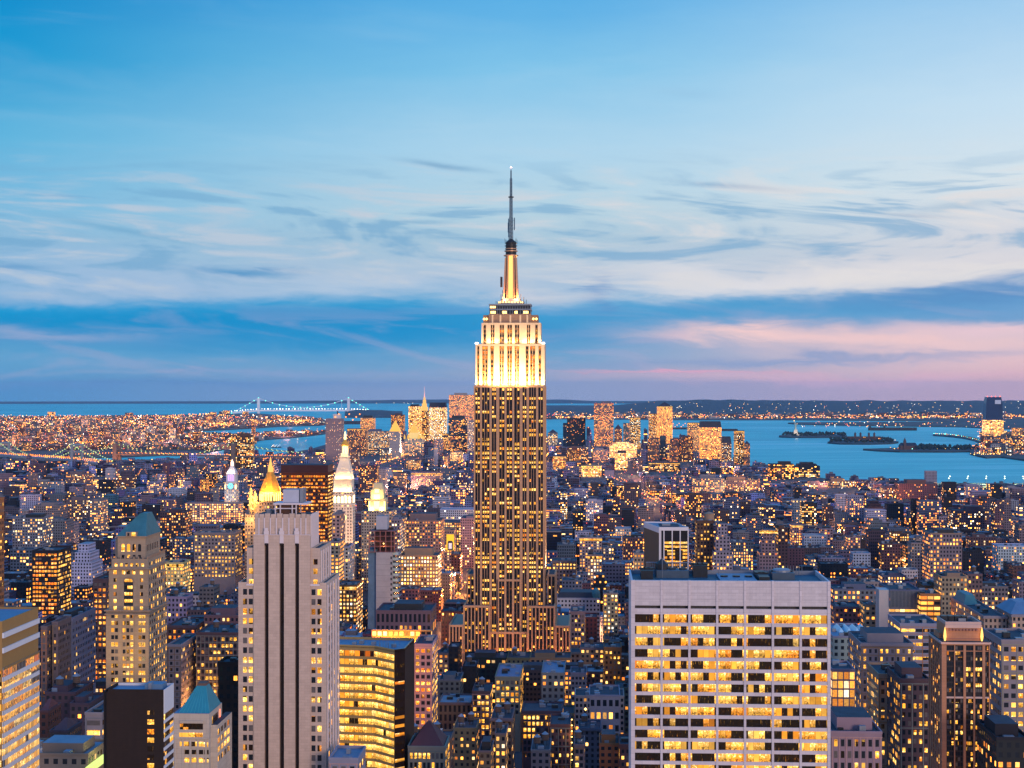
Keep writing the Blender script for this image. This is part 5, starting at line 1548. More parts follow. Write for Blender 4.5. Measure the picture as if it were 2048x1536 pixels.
# ------------------------------------------------------------------ table of the other buildings seen one by one
CO = dict(brown=(.13, .07, .048), beige=(.42, .33, .24), tan=(.32, .22, .15), grey=(.22, .22, .23), dark=(.03, .028, .03), white=(.60, .56, .55), red=(.24, .085, .055),
          purple=(.16, .095, .10), pink=(.42, .26, .22), slate=(.14, .17, .21), black=(.018, .018, .02), blue=(.06, .10, .15), concrete=(.34, .33, .34), orange=(.40, .17, .06), teal=(.05, .20, .22))
NB = [0]
def bldg(name, label, cat, xl, xr, yt, yb, Y, d, col, lit, opt='', bay=3.4, fh=3.7, ww=.5, wh=.52, st=2.4, group=None, top=None):
    """one building: walls with windows, roof deck, parapet and what stands on its roof"""
    NB[0] += 1
    r = random.Random(1000 + NB[0] * 7)
    x0, x1 = X(xl, Y), X(xr, Y)
    zt = Z(yt, Y, (xl + xr) / 2); gz = drop(x0, Y) - 2
    org = ((x0 + x1) / 2, Y + d / 2, gz)
    t = thing(name, label, cat, org, group)
    c = CO[col] if isinstance(col, str) else col
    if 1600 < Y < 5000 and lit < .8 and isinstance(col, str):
        m_ = sum(c) / 3; c = tuple((v * .7 + m_ * .3 * q) * .85 for v, q in zip(c, (.6, .8, 1.6)))  # blue dusk shade of the middle distance mixed into the wall colour
    c = tuple(v * r.uniform(.9, 1.1) * ((.55 if Y < 1300 else .68) if name.startswith(('loft', 'apart')) and isinstance(col, str) else .85) for v in c)  # lofts and flats darkened, shadow of the low streets put into their colour
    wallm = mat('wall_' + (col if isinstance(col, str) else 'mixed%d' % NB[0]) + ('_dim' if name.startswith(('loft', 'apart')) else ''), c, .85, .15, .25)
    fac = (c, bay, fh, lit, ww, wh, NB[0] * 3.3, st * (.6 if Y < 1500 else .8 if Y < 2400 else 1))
    roofm = ROOFBLUE if 'b' in opt else ROOFPALE if 'W' in opt else ROOF
    w = x1 - x0
    b = MB()
    if 'w' in opt:
        b.box(x0, x1, Y, Y + d, gz, zt, wallm, roof=roofm)
        rects = []
        nf = int((zt - max(gz, Z(min(yb + 25, 1560), Y))) / fh)
        nb = max(1, round((w - 1) / bay)); ns = max(1, round((d - 1) / bay)); bw = (w - 1) / nb; bs = (d - 1) / ns
        for k in range(nf):
            fl = r.random()
            z = zt - 1.2 - fh * (k + .5)
            for i in range(nb):
                rects.append((x0 + .5 + bw * (i + .5), Y, z, bw * ww, fh * wh, 'f', pick(lit * (.4 + 1.2 * fl), .1, W_ORANGE if 'o' in opt else W_LIT, r=r), 2 + r.random()))
            for i in range(ns):
                if xr < 1180: rects.append((x1, Y + .5 + bs * (i + .5), z, bs * ww, fh * wh, 'r', pick(lit * .8, .1, r=r), 1))
                elif xl > 1180: rects.append((x0, Y + .5 + bs * (i + .5), z, bs * ww, fh * wh, 'l', pick(lit * .8, .1, r=r), 1))
        b.build('body', t, org)
        windows(t, org, rects, 80)
        if Y < 1300:
            tr = MB(); tm = mat('trim_' + str(NB[0] % 9), tuple(min(.6, v * r.uniform(.9, 1.5)) for v in c), .85, .2, .5)
            every = r.choice([1, 2, 3])
            for i in range(0, nb + 1, every):
                xx = x0 + .5 + bw * i
                tr.box(xx - .16, xx + .16, Y - .16, Y, gz, zt - 1.2, tm)
            for k in range(0, nf, r.choice([1, 3, 5])):
                z = zt - 1.2 - fh * k
                tr.box(x0 - .1, x1 + .1, Y - .26, Y - .17, z - .18, z + .12, tm, bottom=True)
            tr.build('front_trim', t, org)
    elif 's' in opt:      # stepped top
        b.box(x0, x1, Y, Y + d, gz, zt - (zt - gz) * .22, FAC, fac, roofm)
        b.box(x0 + w * .12, x1 - w * .12, Y + d * .08, Y + d * .9, zt - (zt - gz) * .22, zt - (zt - gz) * .1, FAC, fac, roofm)
        b.box(x0 + w * .25, x1 - w * .25, Y + d * .16, Y + d * .8, zt - (zt - gz) * .1, zt, FAC, fac, roofm)
        b.build('body', t, org)
    else:
        b.box(x0, x1, Y, Y + d, gz, zt, FAC, fac, roofm); b.build('body', t, org)
    px = w / max(1, (xr - xl))
    if 's' not in opt:
        b = MB(); parapet(b, x0 - .15, x1 + .15, Y - .15, Y + d, zt - (.8 if 'c' in opt else 0), 1.1 + (.8 if 'c' in opt else 0), .5, wallm)
        if 'c' in opt: b.box(x0 - .7, x1 + .7, Y - .8, Y - .16, zt - .6, zt + .5, wallm, bottom=True)
        b.build('parapet', t, org)
    if 'p' in opt or 'q' in opt:
        k = .5 if 'p' in opt else .7
        a = r.uniform(.08, .9 - k)
        hh = min(9, max(3.2, .12 * w)) * (1.5 if 'q' in opt else 1)
        b = MB(); b.box(x0 + w * a, x0 + w * (a + k), Y + d * .2, Y + d * .75, zt, zt + hh, wallm if 'd' not in opt else DARK, roof=roofm); b.build('penthouse', t, org)
    if Y < 2300 and 's' not in opt and 'm' not in opt and 'y' not in opt:
        roof_units(t, org, x0, x1, Y, Y + d, zt, r)
    if 't' in opt:
        water_tank(t, org, x0 + w * r.uniform(.25, .75), Y + d * r.uniform(.3, .7), zt, leg=2.5 if 'p' not in opt else 6)
    if 'T' in opt:
        water_tank(t, org, x0 + w * .3, Y + d * .3, zt); water_tank(t, org, x0 + w * .7, Y + d * .55, zt)
    if 'm' in opt:        # mansard
        b = MB(); b.frustum((x0, x1, Y, Y + d), zt + .01, (x0 + 3.0, x1 - 3.0, Y + 3, Y + d - 3), zt + (top or 6), mat('dark_slate_roof', (.03, .033, .045), .6, .2, .3)); b.build('mansard_roof', t, org)
    if 'y' in opt:        # pyramid to the row given by top
        tz = Z(top, Y, (xl + xr) / 2)
        b = MB(); b.frustum((x0 + .2, x1 - .2, Y + .2, Y + d - .2), zt + .02, ((x0 + x1) / 2 - .6, (x0 + x1) / 2 + .6, Y + d / 2 - .6, Y + d / 2 + .6), tz, GOLD if 'G' in opt else COPPER if 'g' in opt else mat('dark_roof', (.05, .03, .035), .6, .2) if 'R' not in opt else mat('maroon_tile', (.16, .05, .045), .7, .2)); b.build('pyramid_roof', t, org)
    if 'l' in opt:        # lit top floor
        b = MB(); b.box(x0 - .1, x1 + .1, Y - .25, Y, zt - 3.6 * max(1, px / 2), zt - .8, OFF_B, bottom=True); b.build('lit_top_band', t, org)
    if 'a' in opt:
        b = MB(); b.bar(((x0 + x1) / 2, Y + d / 2, zt), ((x0 + x1) / 2, Y + d / 2, zt + (top or 14)), max(.2, px * .25), METAL); b.build('roof_mast', t, org)
    if 'r' in opt:
        b = MB()
        for f in (.1, .5, .9): b.bead((x0 + w * f, Y + .5, zt + 1.5), max(.5, px * .55), L_RED)
        b.build('warning_light', t, org)
    claim(x0, x1, Y, Y + d, (xl, xr, yt, yb))
    return t, org, x0, x1, zt
O, A_, L_ = 'office_building', 'apartment_building', 'loft_building'
ob, ab, lb = 'office building', 'apartment building', 'loft building'
ROWS = [
 # left half, middle distance
 (O, 'dark grey block with scattered lit windows, at the far edge behind the striped tower', ob, 25, 85, 1037, 1100, 2000, 40, 'grey', .3, 'pd'),
 (A_, 'wide beige block with two storeys of cream upper windows, behind the dark grey block', ab, 67, 120, 1012, 1040, 2600, 40, 'beige', .25, 'p'),
 (A_, 'tall beige apartment house with evenly spaced small windows', ab, 132, 180, 1000, 1042, 2700, 40, 'tan', .3, 'p'),
 (A_, 'dark fronted apartment tower with a pale ribbed side wall', ab, 180, 200, 1002, 1066, 2500, 42, 'beige', .35, 'p'),
 (A_, 'grey apartment block with dark front strip beside the black tower with orange windows', ab, 86, 130, 1042, 1092, 2100, 36, 'grey', .2, 'p'),
 (O, 'white stepped building with blue shadowed terraces next to the black tower', ob, 143, 183, 1089, 1150, 1700, 40, 'white', .1, 'sW'),
 (O, 'brown office block with rows of lit upper windows behind the pyramid roof', ob, 320, 370, 1025, 1078, 2200, 40, 'brown', .5, 'p'),
 (L_, 'large cream loft block full of yellow lit windows beside the slotted stone tower', lb, 388, 470, 1067, 1135, 1700, 36, 'beige', .55, 'wc', 3.6, 3.9),
 (O, 'low cream building washed in yellow light right of the pyramid roofed tower', ob, 329, 366, 1127, 1158, 1600, 30, (.5, .42, .2), .8, 'l'),
 (O, 'wide pale office wing with most windows lit below the blue clock tower', ob, 370, 481, 1007, 1052, 2870, 24, 'beige', .75, '', 4.5, 4.2),
 (O, 'orange brown sliver of a tall tower at the very edge of the picture', ob, -80, -30, 1005, 1215, 900, 30, 'orange', .4, 'w'),
 (A_, 'tall brown brick apartment tower with white lit windows near the river bridge', ab, 459, 505, 872, 940, 5000, 30, 'brown', .45, 'p', 5, 4.5),
 (O, 'small red brick hall with white pilasters among the low houses', ob, 232, 266, 956, 980, 3800, 30, 'red', .3, ''),
 (O, 'white box of a theatre with a dark sign panel', 'theatre', 336, 364, 978, 994, 3400, 40, 'white', .05, 'W'),
 (A_, 'long cream block with lit ground floor below the bridges', ab, 132, 180, 949, 968, 4000, 40, 'tan', .4, 'p'),
 (O, 'teal blue box of a building among dark low roofs', ob, 207, 228, 991, 1010, 3000, 30, (.06, .16, .2), .1, 'b'),
 (O, 'orange lit narrow building left of the blue clock tower', ob, 400, 413, 960, 985, 3600, 24, 'orange', .8, ''),
 # between the slotted tower and the spire skyscraper
 (O, 'cream loft with four bright yellow floors under a brown upper box', ob, 796, 876, 1112, 1182, 1800, 40, 'tan', .85, 'q', 3.2, 4.2),
 (O, 'dark red brick box in front of the cream loft with yellow floors', ob, 798, 836, 1180, 1222, 1700, 30, 'red', .08, ''),
 (L_, 'broad brown loft block with orange lit windows and a rooftop tower', lb, 807, 882, 1042, 1090, 1990, 45, 'tan', .4, 'q'),
 (L_, 'narrow grey loft with greenish lit windows left of the broad brown loft', lb, 790, 807, 1038, 1085, 1960, 40, 'grey', .5, 't'),
 (O, 'low block with one long bright yellow floor beside the spire skyscraper', ob, 882, 922, 1045, 1062, 2320, 40, 'beige', .85, ''),
 (O, 'purple pink brick block half hidden by the spire skyscraper', ob, 921, 947, 1038, 1136, 2260, 60, 'pink', .22, 'p'),
 (L_, 'low red lit brick building at the mouth of the glowing avenue', lb, 902, 920, 1110, 1148, 2060, 40, 'red', .3, ''),
 (O, 'wide bluish white building with small dark windows left of the spire skyscraper', ob, 880, 946, 1020, 1040, 2600, 40, 'white', .12, 'W'),
 (A_, 'brown apartment tower with red lights along its roof', ab, 717, 754, 932, 985, 3500, 36, 'purple', .35, 'r'),
 (A_, 'pale slim apartment slab right of the brown tower with red roof lights', ab, 754, 771, 940, 980, 3550, 40, 'white', .2, ''),
 (O, 'pinkish floodlit low block with bright cornice in the old downtown streets', ob, 822, 882, 946, 962, 3900, 40, 'pink', .5, 'l'),
 (A_, 'grey apartment tower behind the tower under construction', ab, 783, 800, 1040, 1110, 1800, 30, 'concrete', .3, 'p'),
 (O, 'stone office tower with two columns of yellow windows in front of the clock tower', ob, 661, 678, 1085, 1165, 1500, 30, 'beige', .8, ''),
 (O, 'stepped pale office tower hiding the lower left of the clock tower', ob, 664, 680, 1030, 1160, 1560, 34, 'beige', .35, 'p'),
 (O, 'pale stone annex with tall narrow windows at the foot of the clock tower', ob, 682, 697, 1095, 1165, 1570, 34, 'white', .08, ''),
 (O, 'low building with an orange lit front and a green roof terrace', ob, 671, 713, 1172, 1190, 1450, 40, 'orange', .75, 'l'),
 (O, 'brown stone block with a dark upper storey of tall windows above an orange lit band', ob, 752, 862, 1224, 1290, 1000, 36, 'purple', .2, 'pd', 3.0, 7.5, .55, .7),
 (O, 'tall narrow office wing glowing orange below its white lit corner', ob, 828, 864, 1291, 1480, 960, 36, 'pink', .55, 'wo', 3.3, 4.0, .62, .55),
 # right of the spire skyscraper
 (O, 'pinkish white block with tall windows among dark roofs', ob, 1149, 1175, 979, 1002, 3400, 30, 'white', .2, 'W'),
 (A_, 'tall brown slab of flats standing alone above low dark roofs', ab, 1250, 1276, 982, 1015, 3000, 22, 'purple', .3, 'p'),
 (A_, 'brown apartment house with many warm windows beside the glowing diagonal avenue', ab, 1371, 1403, 990, 1024, 2900, 30, 'brown', .45, 'p'),
 (O, 'long grey office block with rows of white lit windows near the downtown shore', ob, 1386, 1449, 957, 988, 3900, 40, 'grey', .6, 'p', 4, 4.4),
 (O, 'long brown warehouse block with warm lit floors near the water', ob, 1449, 1520, 961, 987, 4000, 40, 'tan', .5, 'p', 4, 4.4),
 (L_, 'white fronted low building with warm windows behind the white pier tower', lb, 1231, 1262, 1058, 1072, 2300, 30, 'white', .6, 'W'),
 (O, 'cream loft with a lit top floor left of the white pier tower', ob, 1159, 1204, 1076, 1105, 2000, 34, 'beige', .65, 'l'),
 (L_, 'narrow cream loft with arched lit top windows', lb, 1175, 1204, 1111, 1150, 1750, 30, 'beige', .5, 'lt'),
 (L_, 'wide loft with a row of orange lit windows under a dark roof', lb, 1104, 1153, 1123, 1168, 1800, 34, 'tan', .45, 'cw', 3.8, 4.2),
 (A_, 'small grey house block with warm windows behind the cream loft', ab, 1206, 1228, 1096, 1120, 1900, 26, 'grey', .5, 't'),
 (L_, 'beige loft with large orange panes left of the white pier tower', lb, 1268, 1288, 1108, 1138, 1500, 26, 'beige', .55, ''),
 (A_, 'brown apartment tower with a round tank house on top, next to the white pier tower', ab, 1393, 1427, 1043, 1138, 1600, 26, 'brown', .3, 'w'),
 (A_, 'pale grey stepped apartment tower right of the brown tower with round tank house', ab, 1427, 1465, 1048, 1138, 1580, 30, 'concrete', .25, 's'),
 (A_, 'pinkish apartment tower with a glowing crown', ab, 1519, 1555, 1060, 1138, 1700, 26, 'pink', .2, 'sl'),
 (A_, 'brown apartment block standing just behind the pinkish tower with glowing crown', ab, 1556, 1576, 1057, 1138, 1750, 26, 'brown', .35, 'p'),
 (O, 'dark flat building with three rows of white lit windows', ob, 1604, 1632, 1008, 1050, 2700, 30, 'dark', .5, 'p'),
 (A_, 'cream house with bright pink lit front among dark roofs', ab, 1584, 1606, 1050, 1072, 2300, 26, 'pink', .7, 'l'),
 (O, 'cream warehouse with regular windows near the harbour edge', ob, 1618, 1655, 967, 990, 4100, 40, 'beige', .3, 'p', 4, 4.4),
 (O, 'warehouse with an orange lit base near the harbour edge', ob, 1656, 1708, 963, 990, 4150, 40, 'tan', .55, 'p', 4, 4.4),
 (O, 'dark stepped pile of offices with broken yellow rows at the water', ob, 1590, 1640, 925, 962, 4600, 50, 'dark', .45, 's', 5, 4.5, .8, .5),
 (O, 'dark lower terrace block joined to the stepped offices at the water', ob, 1540, 1588, 929, 966, 4500, 50, 'dark', .4, 'p', 5, 4.5, .8, .5),
 (O, 'huge reddish brick warehouse with small windows near the lit piers', 'warehouse', 1798, 1875, 968, 1004, 3700, 60, 'red', .2, 'p', 5, 4.5, .35),
 (O, 'plain pale tower standing at the water behind the red warehouse', ob, 1852, 1874, 943, 970, 3850, 20, 'concrete', .05, ''),
 (L_, 'pale pink warehouse with orange lights at its foot', lb, 1766, 1798, 976, 1002, 3750, 50, 'pink', .45, 'p'),
 (O, 'dark tower with bright white window rows in its upper half and a thin chimney', ob, 1838, 1878, 1003, 1075, 2700, 26, 'slate', .5, 'a'),
 (A_, 'plain dark narrow tower left of the tower with white window rows', ab, 1826, 1838, 1000, 1076, 2720, 20, 'dark', .08, ''),
 (O, 'beige stepped office block with bright yellow rows below a black roof box', ob, 1860, 1924, 1068, 1138, 1700, 40, 'tan', .5, 'pd', 3.4, 4.2),
 (A_, 'wide purple brick apartment block with rows of pink lit windows', ab, 1906, 1978, 1022, 1062, 2600, 40, 'purple', .4, 'p'),
 (A_, 'tall thin beige apartment tower near the right edge', ab, 2009, 2022, 1000, 1062, 2500, 24, 'tan', .15, 'p'),
 (A_, 'brown tower block with warm windows beside the thin beige tower', ab, 1990, 2008, 1004, 1064, 2550, 24, 'purple', .3, 'p'),
 (L_, 'white gridded small building among low roofs right of the white slab tower', lb, 1706, 1741, 1108, 1138, 2000, 24, 'white', .15, 'W'),
 (L_, 'small pinkish house block with warm windows', lb, 1696, 1721, 1075, 1102, 2200, 24, 'pink', .5, 't'),
 (L_, 'red brick block with a slanted lit side near the white gridded building', lb, 1763, 1801, 1089, 1122, 2050, 24, 'red', .15, 't'),
 (A_, 'brown flats with reddish windows above the red brick block', ab, 1786, 1818, 1067, 1092, 2300, 24, 'brown', .45, 'p'),
 (L_, 'pale beige loft with dark arched windows left of the beige stepped office block', lb, 1823, 1857, 1087, 1118, 1950, 24, 'beige', .15, 'c'),
 (O, 'long low bluish white building at the right edge', ob, 1996, 2060, 1093, 1112, 2000, 30, 'white', .1, 'W'),
 (O, 'brown block with three lit bays left of the long bluish white building', ob, 1941, 1992, 1075, 1100, 2200, 30, 'brown', .4, 'p'),
 # lofts in front of the spire skyscraper
 (L_, 'white fronted row under a black mansard roof with a teal corner dome', lb, 1114, 1200, 1198, 1225, 1500, 30, 'white', .2, 'm', 3.4, 4, .5, .5),
 (L_, 'cream loft with yellow windows right of the mansard roofed row', lb, 1207, 1236, 1188, 1224, 1460, 26, 'beige', .65, 't'),
 (O, 'grey loft with small dark windows behind the mansard roofed row', ob, 1124, 1164, 1162, 1192, 1650, 26, 'grey', .2, 't'),
 (L_, 'cream gridded loft with a pink lit flank at the foot of the spire skyscraper', lb, 1141, 1170, 1225, 1285, 1390, 40, 'pink', .25, 'w', 3.0, 4.0, .62, .6),
 (L_, 'beige loft with a lit arcade storey left of the white slab tower', lb, 1161, 1208, 1298, 1330, 1215, 26, 'tan', .4, 'ct'),
 (L_, 'orange brick loft with warm windows close to the white slab tower', lb, 1208, 1243, 1297, 1378, 1200, 26, 'orange', .4, 'w', 2.9, 3.8),
 (L_, 'pale grey loft with dark square windows below the orange brick loft', lb, 1141, 1173, 1348, 1394, 1120, 26, 'concrete', .1, 'wt', 2.6, 3.6, .6),
 (L_, 'small red brick house with pink windows right of the pale grey loft', lb, 1174, 1207, 1346, 1376, 1140, 22, 'red', .5, 'Wt'),
 (L_, 'flat block under a wide teal roof with yellow windows before the spire skyscraper', lb, 990, 1040, 1356, 1415, 1120, 55, (.25, .27, .2), .5, 'bw', 3.4, 4.2, .62, .6),
 (L_, 'greenish fronted hall with orange lamps right of the teal roofed block', lb, 1083, 1129, 1348, 1390, 1125, 50, (.26, .27, .22), .3, 'b', 4, 4.5),
 (L_, 'loft with two yellow window rows and a black roof house', lb, 1044, 1125, 1425, 1490, 1000, 30, 'purple', .5, 'wd', 2.9, 4.0, .62, .6),
 (O, 'blank beige warehouse wall with one bright window row near its base', ob, 1179, 1240, 1393, 1460, 1000, 34, 'concrete', .25, 'd', 4, 8.0, .6, .5),
 (L_, 'tan brick building under the bright lamp beside the white slab tower', lb, 1199, 1239, 1490, 1536, 890, 26, 'orange', .02, 'q'),
 (L_, 'red brick house with orange windows touching the white slab tower', lb, 1239, 1262, 1492, 1536, 880, 26, 'red', .4, 'w', 2.2, 3.6),
 (L_, 'slim cream loft with a pale gable and four dark panes', lb, 1148, 1169, 1492, 1536, 880, 22, 'tan', .15, 'wt', 2.6, 3.8, .7, .6),
 (L_, 'red brick tenement with small yellow windows and a string of lamps at its side', lb, 1100, 1141, 1452, 1520, 930, 30, 'red', .4, 'w', 2.4, 3.6),
 (L_, 'grey purple loft with two bright yellow top rows', lb, 944, 980, 1385, 1450, 1030, 30, 'purple', .5, 'wt', 2.8, 3.9, .66, .6),
 (L_, 'low classical hall with pilasters and a pale lavender roof', 'hall', 877, 942, 1408, 1448, 1040, 30, 'tan', .4, 'Wc', 3.2, 6.0, .5, .7),
 (L_, 'beige loft with a green cornice and dark roof water tanks', lb, 982, 1024, 1440, 1500, 960, 34, 'tan', .15, 'cT', 3.4, 4),
 (L_, 'narrow cream loft with two square yellow windows near the bottom', lb, 990, 1012, 1470, 1536, 905, 26, 'tan', .4, 't', 3.0, 4.2),
 (L_, 'black roofed box with a pale corner pier in the bottom middle', lb, 958, 982, 1505, 1536, 870, 26, 'tan', .05, 'qd'),
 (L_, 'dark brick loft with pale coping left of the slim cream loft', lb, 1062, 1100, 1503, 1536, 890, 30, 'grey', .15, 'T'),
 (L_, 'dark blank square box beside the foot of the spire skyscraper', lb, 897, 917, 1296, 1330, 1210, 24, 'dark', .02, ''),
 (L_, 'small grey block with orange windows left of the dark blank box', lb, 877, 897, 1308, 1336, 1230, 24, 'grey', .6, 't'),
 (L_, 'low brown block with a row of roof fans below the dark blank box', lb, 878, 920, 1362, 1400, 1120, 30, 'grey', .12, 'p'),
 (L_, 'black rooftop with a lone yellow window left of the teal roofed block', lb, 925, 952, 1335, 1375, 1150, 30, 'dark', .12, 't'),
 # bottom left
 (O, 'black tower with rows of orange lit windows', ob, 64, 115, 1103, 1230, 1500, 40, 'black', .6, 'wo', 3.2, 4.0, .78, .55),
 (A_, 'pale grey hotel with a white sunlit flank and a dark roof house', 'hotel', 114, 144, 1239, 1385, 900, 44, 'concrete', .12, 'wcpd', 3.1, 3.7, .42, .5),
 (A_, 'tan two winged apartment house left of the pale grey hotel', ab, 82, 94, 1256, 1390, 840, 22, 'tan', .08, 'w', 2.4, 3.6, .4, .5),
 (A_, 'second wing of the tan apartment house, nearer the pale grey hotel', ab, 104, 116, 1247, 1390, 845, 22, 'tan', .1, 'w', 2.4, 3.6, .4, .5),
 (O, 'brown office block with orange rows peeping out behind the pyramid roofed tower', ob, 186, 214, 1160, 1375, 1100, 30, 'brown', .5, 'wo', 2.8, 3.9, .6),
 (O, 'brown corniced block right of the pyramid roofed tower', ob, 334, 392, 1254, 1400, 1050, 40, 'brown', .45, 'wco', 3.2, 3.9),
 (O, 'curved cream block warmly lit from the street below', ob, 335, 362, 1292, 1400, 980, 46, 'beige', .2, 'wc', 3.2, 3.9, .42),
 (O, 'brown loft with four rows of yellow windows left of the slotted stone tower', ob, 392, 476, 1268, 1380, 1000, 40, 'brown', .45, 'wt', 2.6, 4.2, .66, .5),
 (O, 'dark purple setback rising behind the brown loft', ob, 408, 478, 1233, 1268, 1060, 34, 'purple', .35, 'q', 3, 4),
 (O, 'blank dark brown wall of a slab standing against the slotted stone tower', ob, 436, 478, 1329, 1536, 640, 14, (.028, .018, .015), .0, ''),
 (O, 'low cream office with four lit strips left of the dark brick slab', ob, 170, 204, 1430, 1500, 620, 24, 'beige', .85, 'w', 4.6, 3.9, .9, .5),
 (O, 'dark flat roof with bright lamps and two fans at the bottom edge', 'shop', 10, 176, 1512, 1536, 560, 24, 'tan', .1, 'pW'),
 (L_, 'maroon hipped roof house beside the striped tower', lb, 78, 96, 1425, 1470, 720, 18, 'red', .25, 'yR', 3, 3.6, .4, .5, 2, None, 1405),
 (L_, 'dark brick house with a lit door under a small green dome', lb, 100, 135, 1465, 1510, 690, 20, 'purple', .15, 'yR', 3, 3.6, .4, .5, 2, None, 1445),
 (L_, 'low purple house row behind the maroon roofed house', lb, 90, 150, 1388, 1430, 800, 30, 'purple', .15, 'Tp'),
 (L_, 'low purple tenement with a pale roof near the pale grey hotel', lb, 140, 178, 1410, 1450, 780, 26, 'purple', .2, 'p'),
 (L_, 'gabled house with a maroon roof and a row of lit dormers', lb, 816, 890, 1497, 1536, 700, 22, (.3, .27, .2), .5, 'yRw', 2.0, 4.2, .6, .6, 2, None, 1452),
 (O, 'low pale annex with a blue roof at the foot of the slotted stone tower', ob, 658, 716, 1521, 1536, 585, 20, 'concrete', .4, 'bw', 3.4, 4),
 # bottom right
 (O, 'building with a white flank, a dark slatted top and lit floors', ob, 1780, 1840, 1182, 1262, 1200, 44, 'slate', .5, 'd', 4, 4.2, .9, .45),
 (O, 'orange glowing glass block beside the dark slatted building', ob, 1841, 1881, 1190, 1246, 1190, 30, 'orange', .97, '', 4.6, 4.0, .86, .55, 2.0),
 (O, 'long terraced office with unbroken yellow strips behind the torch crowned tower', ob, 1800, 1876, 1250, 1335, 1000, 40, 'concrete', .7, 'w', 5, 4.4, .9, .45),
 (O, 'old cream building with a blank roof tower and warm upper windows', ob, 1722, 1826, 1290, 1460, 820, 40, 'beige', .3, 'wcq', 3.0, 4.0, .42, .5),
 (O, 'low hall with a row of glass skylights beside the white slab tower', 'hall', 1666, 1742, 1276, 1300, 900, 50, 'concrete', .02, 'b'),
 (O, 'pinkish glass front lit from inside next to the white slab tower', ob, 1664, 1710, 1342, 1425, 780, 24, 'pink', .95, '', 3.0, 4.4, .8, .8, 1.3),
 (O, 'tan tower with yellow windows in narrow columns left of the brick ziggurat', ob, 1757, 1800, 1352, 1536, 730, 30, 'tan', .4, 'w', 3.0, 4.0),
 (O, 'stepped brick ziggurat with pairs of yellow windows left of the torch crowned tower', ob, 1800, 1860, 1362, 1536, 700, 30, 'brown', .3, 'wq', 2.6, 3.9),
 (O, 'pinkish stone block with two box fans on its roof at the bottom', ob, 1662, 1764, 1468, 1536, 600, 36, 'pink', .15, 'wq', 2.6, 4.4, .5, .6),
 (O, 'beige tower with yellow window rows at the right edge', ob, 2003, 2080, 1284, 1536, 720, 34, 'beige', .45, 'w', 3.0, 4.2, .62, .5),
 (O, 'dark roofed low building in the bottom right corner', ob, 1993, 2060, 1480, 1536, 600, 30, 'dark', .2, 'q'),
 (O, 'long classical building with a teal roof and cream pavilions', ob, 1968, 2013, 1235, 1285, 1100, 100, 'beige', .25, 'cd', 3.4, 4.2),
 (O, 'cream classical pavilion under a blue roof at the right edge', ob, 2024, 2070, 1232, 1285, 1090, 40, 'beige', .3, 'cb', 3.4, 4.2),
 (O, 'tall beige office with greenish lit windows behind the classical building', ob, 1883, 1935, 1155, 1245, 1350, 30, 'tan', .45, 'p', 3.2, 4),
 (O, 'dark brick block with two columns of yellow windows left of the teal roof', ob, 1936, 1965, 1150, 1240, 1400, 24, 'purple', .35, 't', 3.2, 4),
 (O, 'grey block with long lit window rows right of the white slab tower roof', ob, 1668, 1756, 1180, 1215, 1350, 30, 'slate', .5, 'p', 3.6, 4.2),
 (O, 'old purple brick block below the grey block with long window rows', ob, 1670, 1722, 1216, 1262, 1250, 30, 'purple', .25, 'c'),
 (O, 'slim cream building with four warm windows left of the white flank', ob, 1730, 1752, 1212, 1262, 1220, 24, 'tan', .45, ''),
]
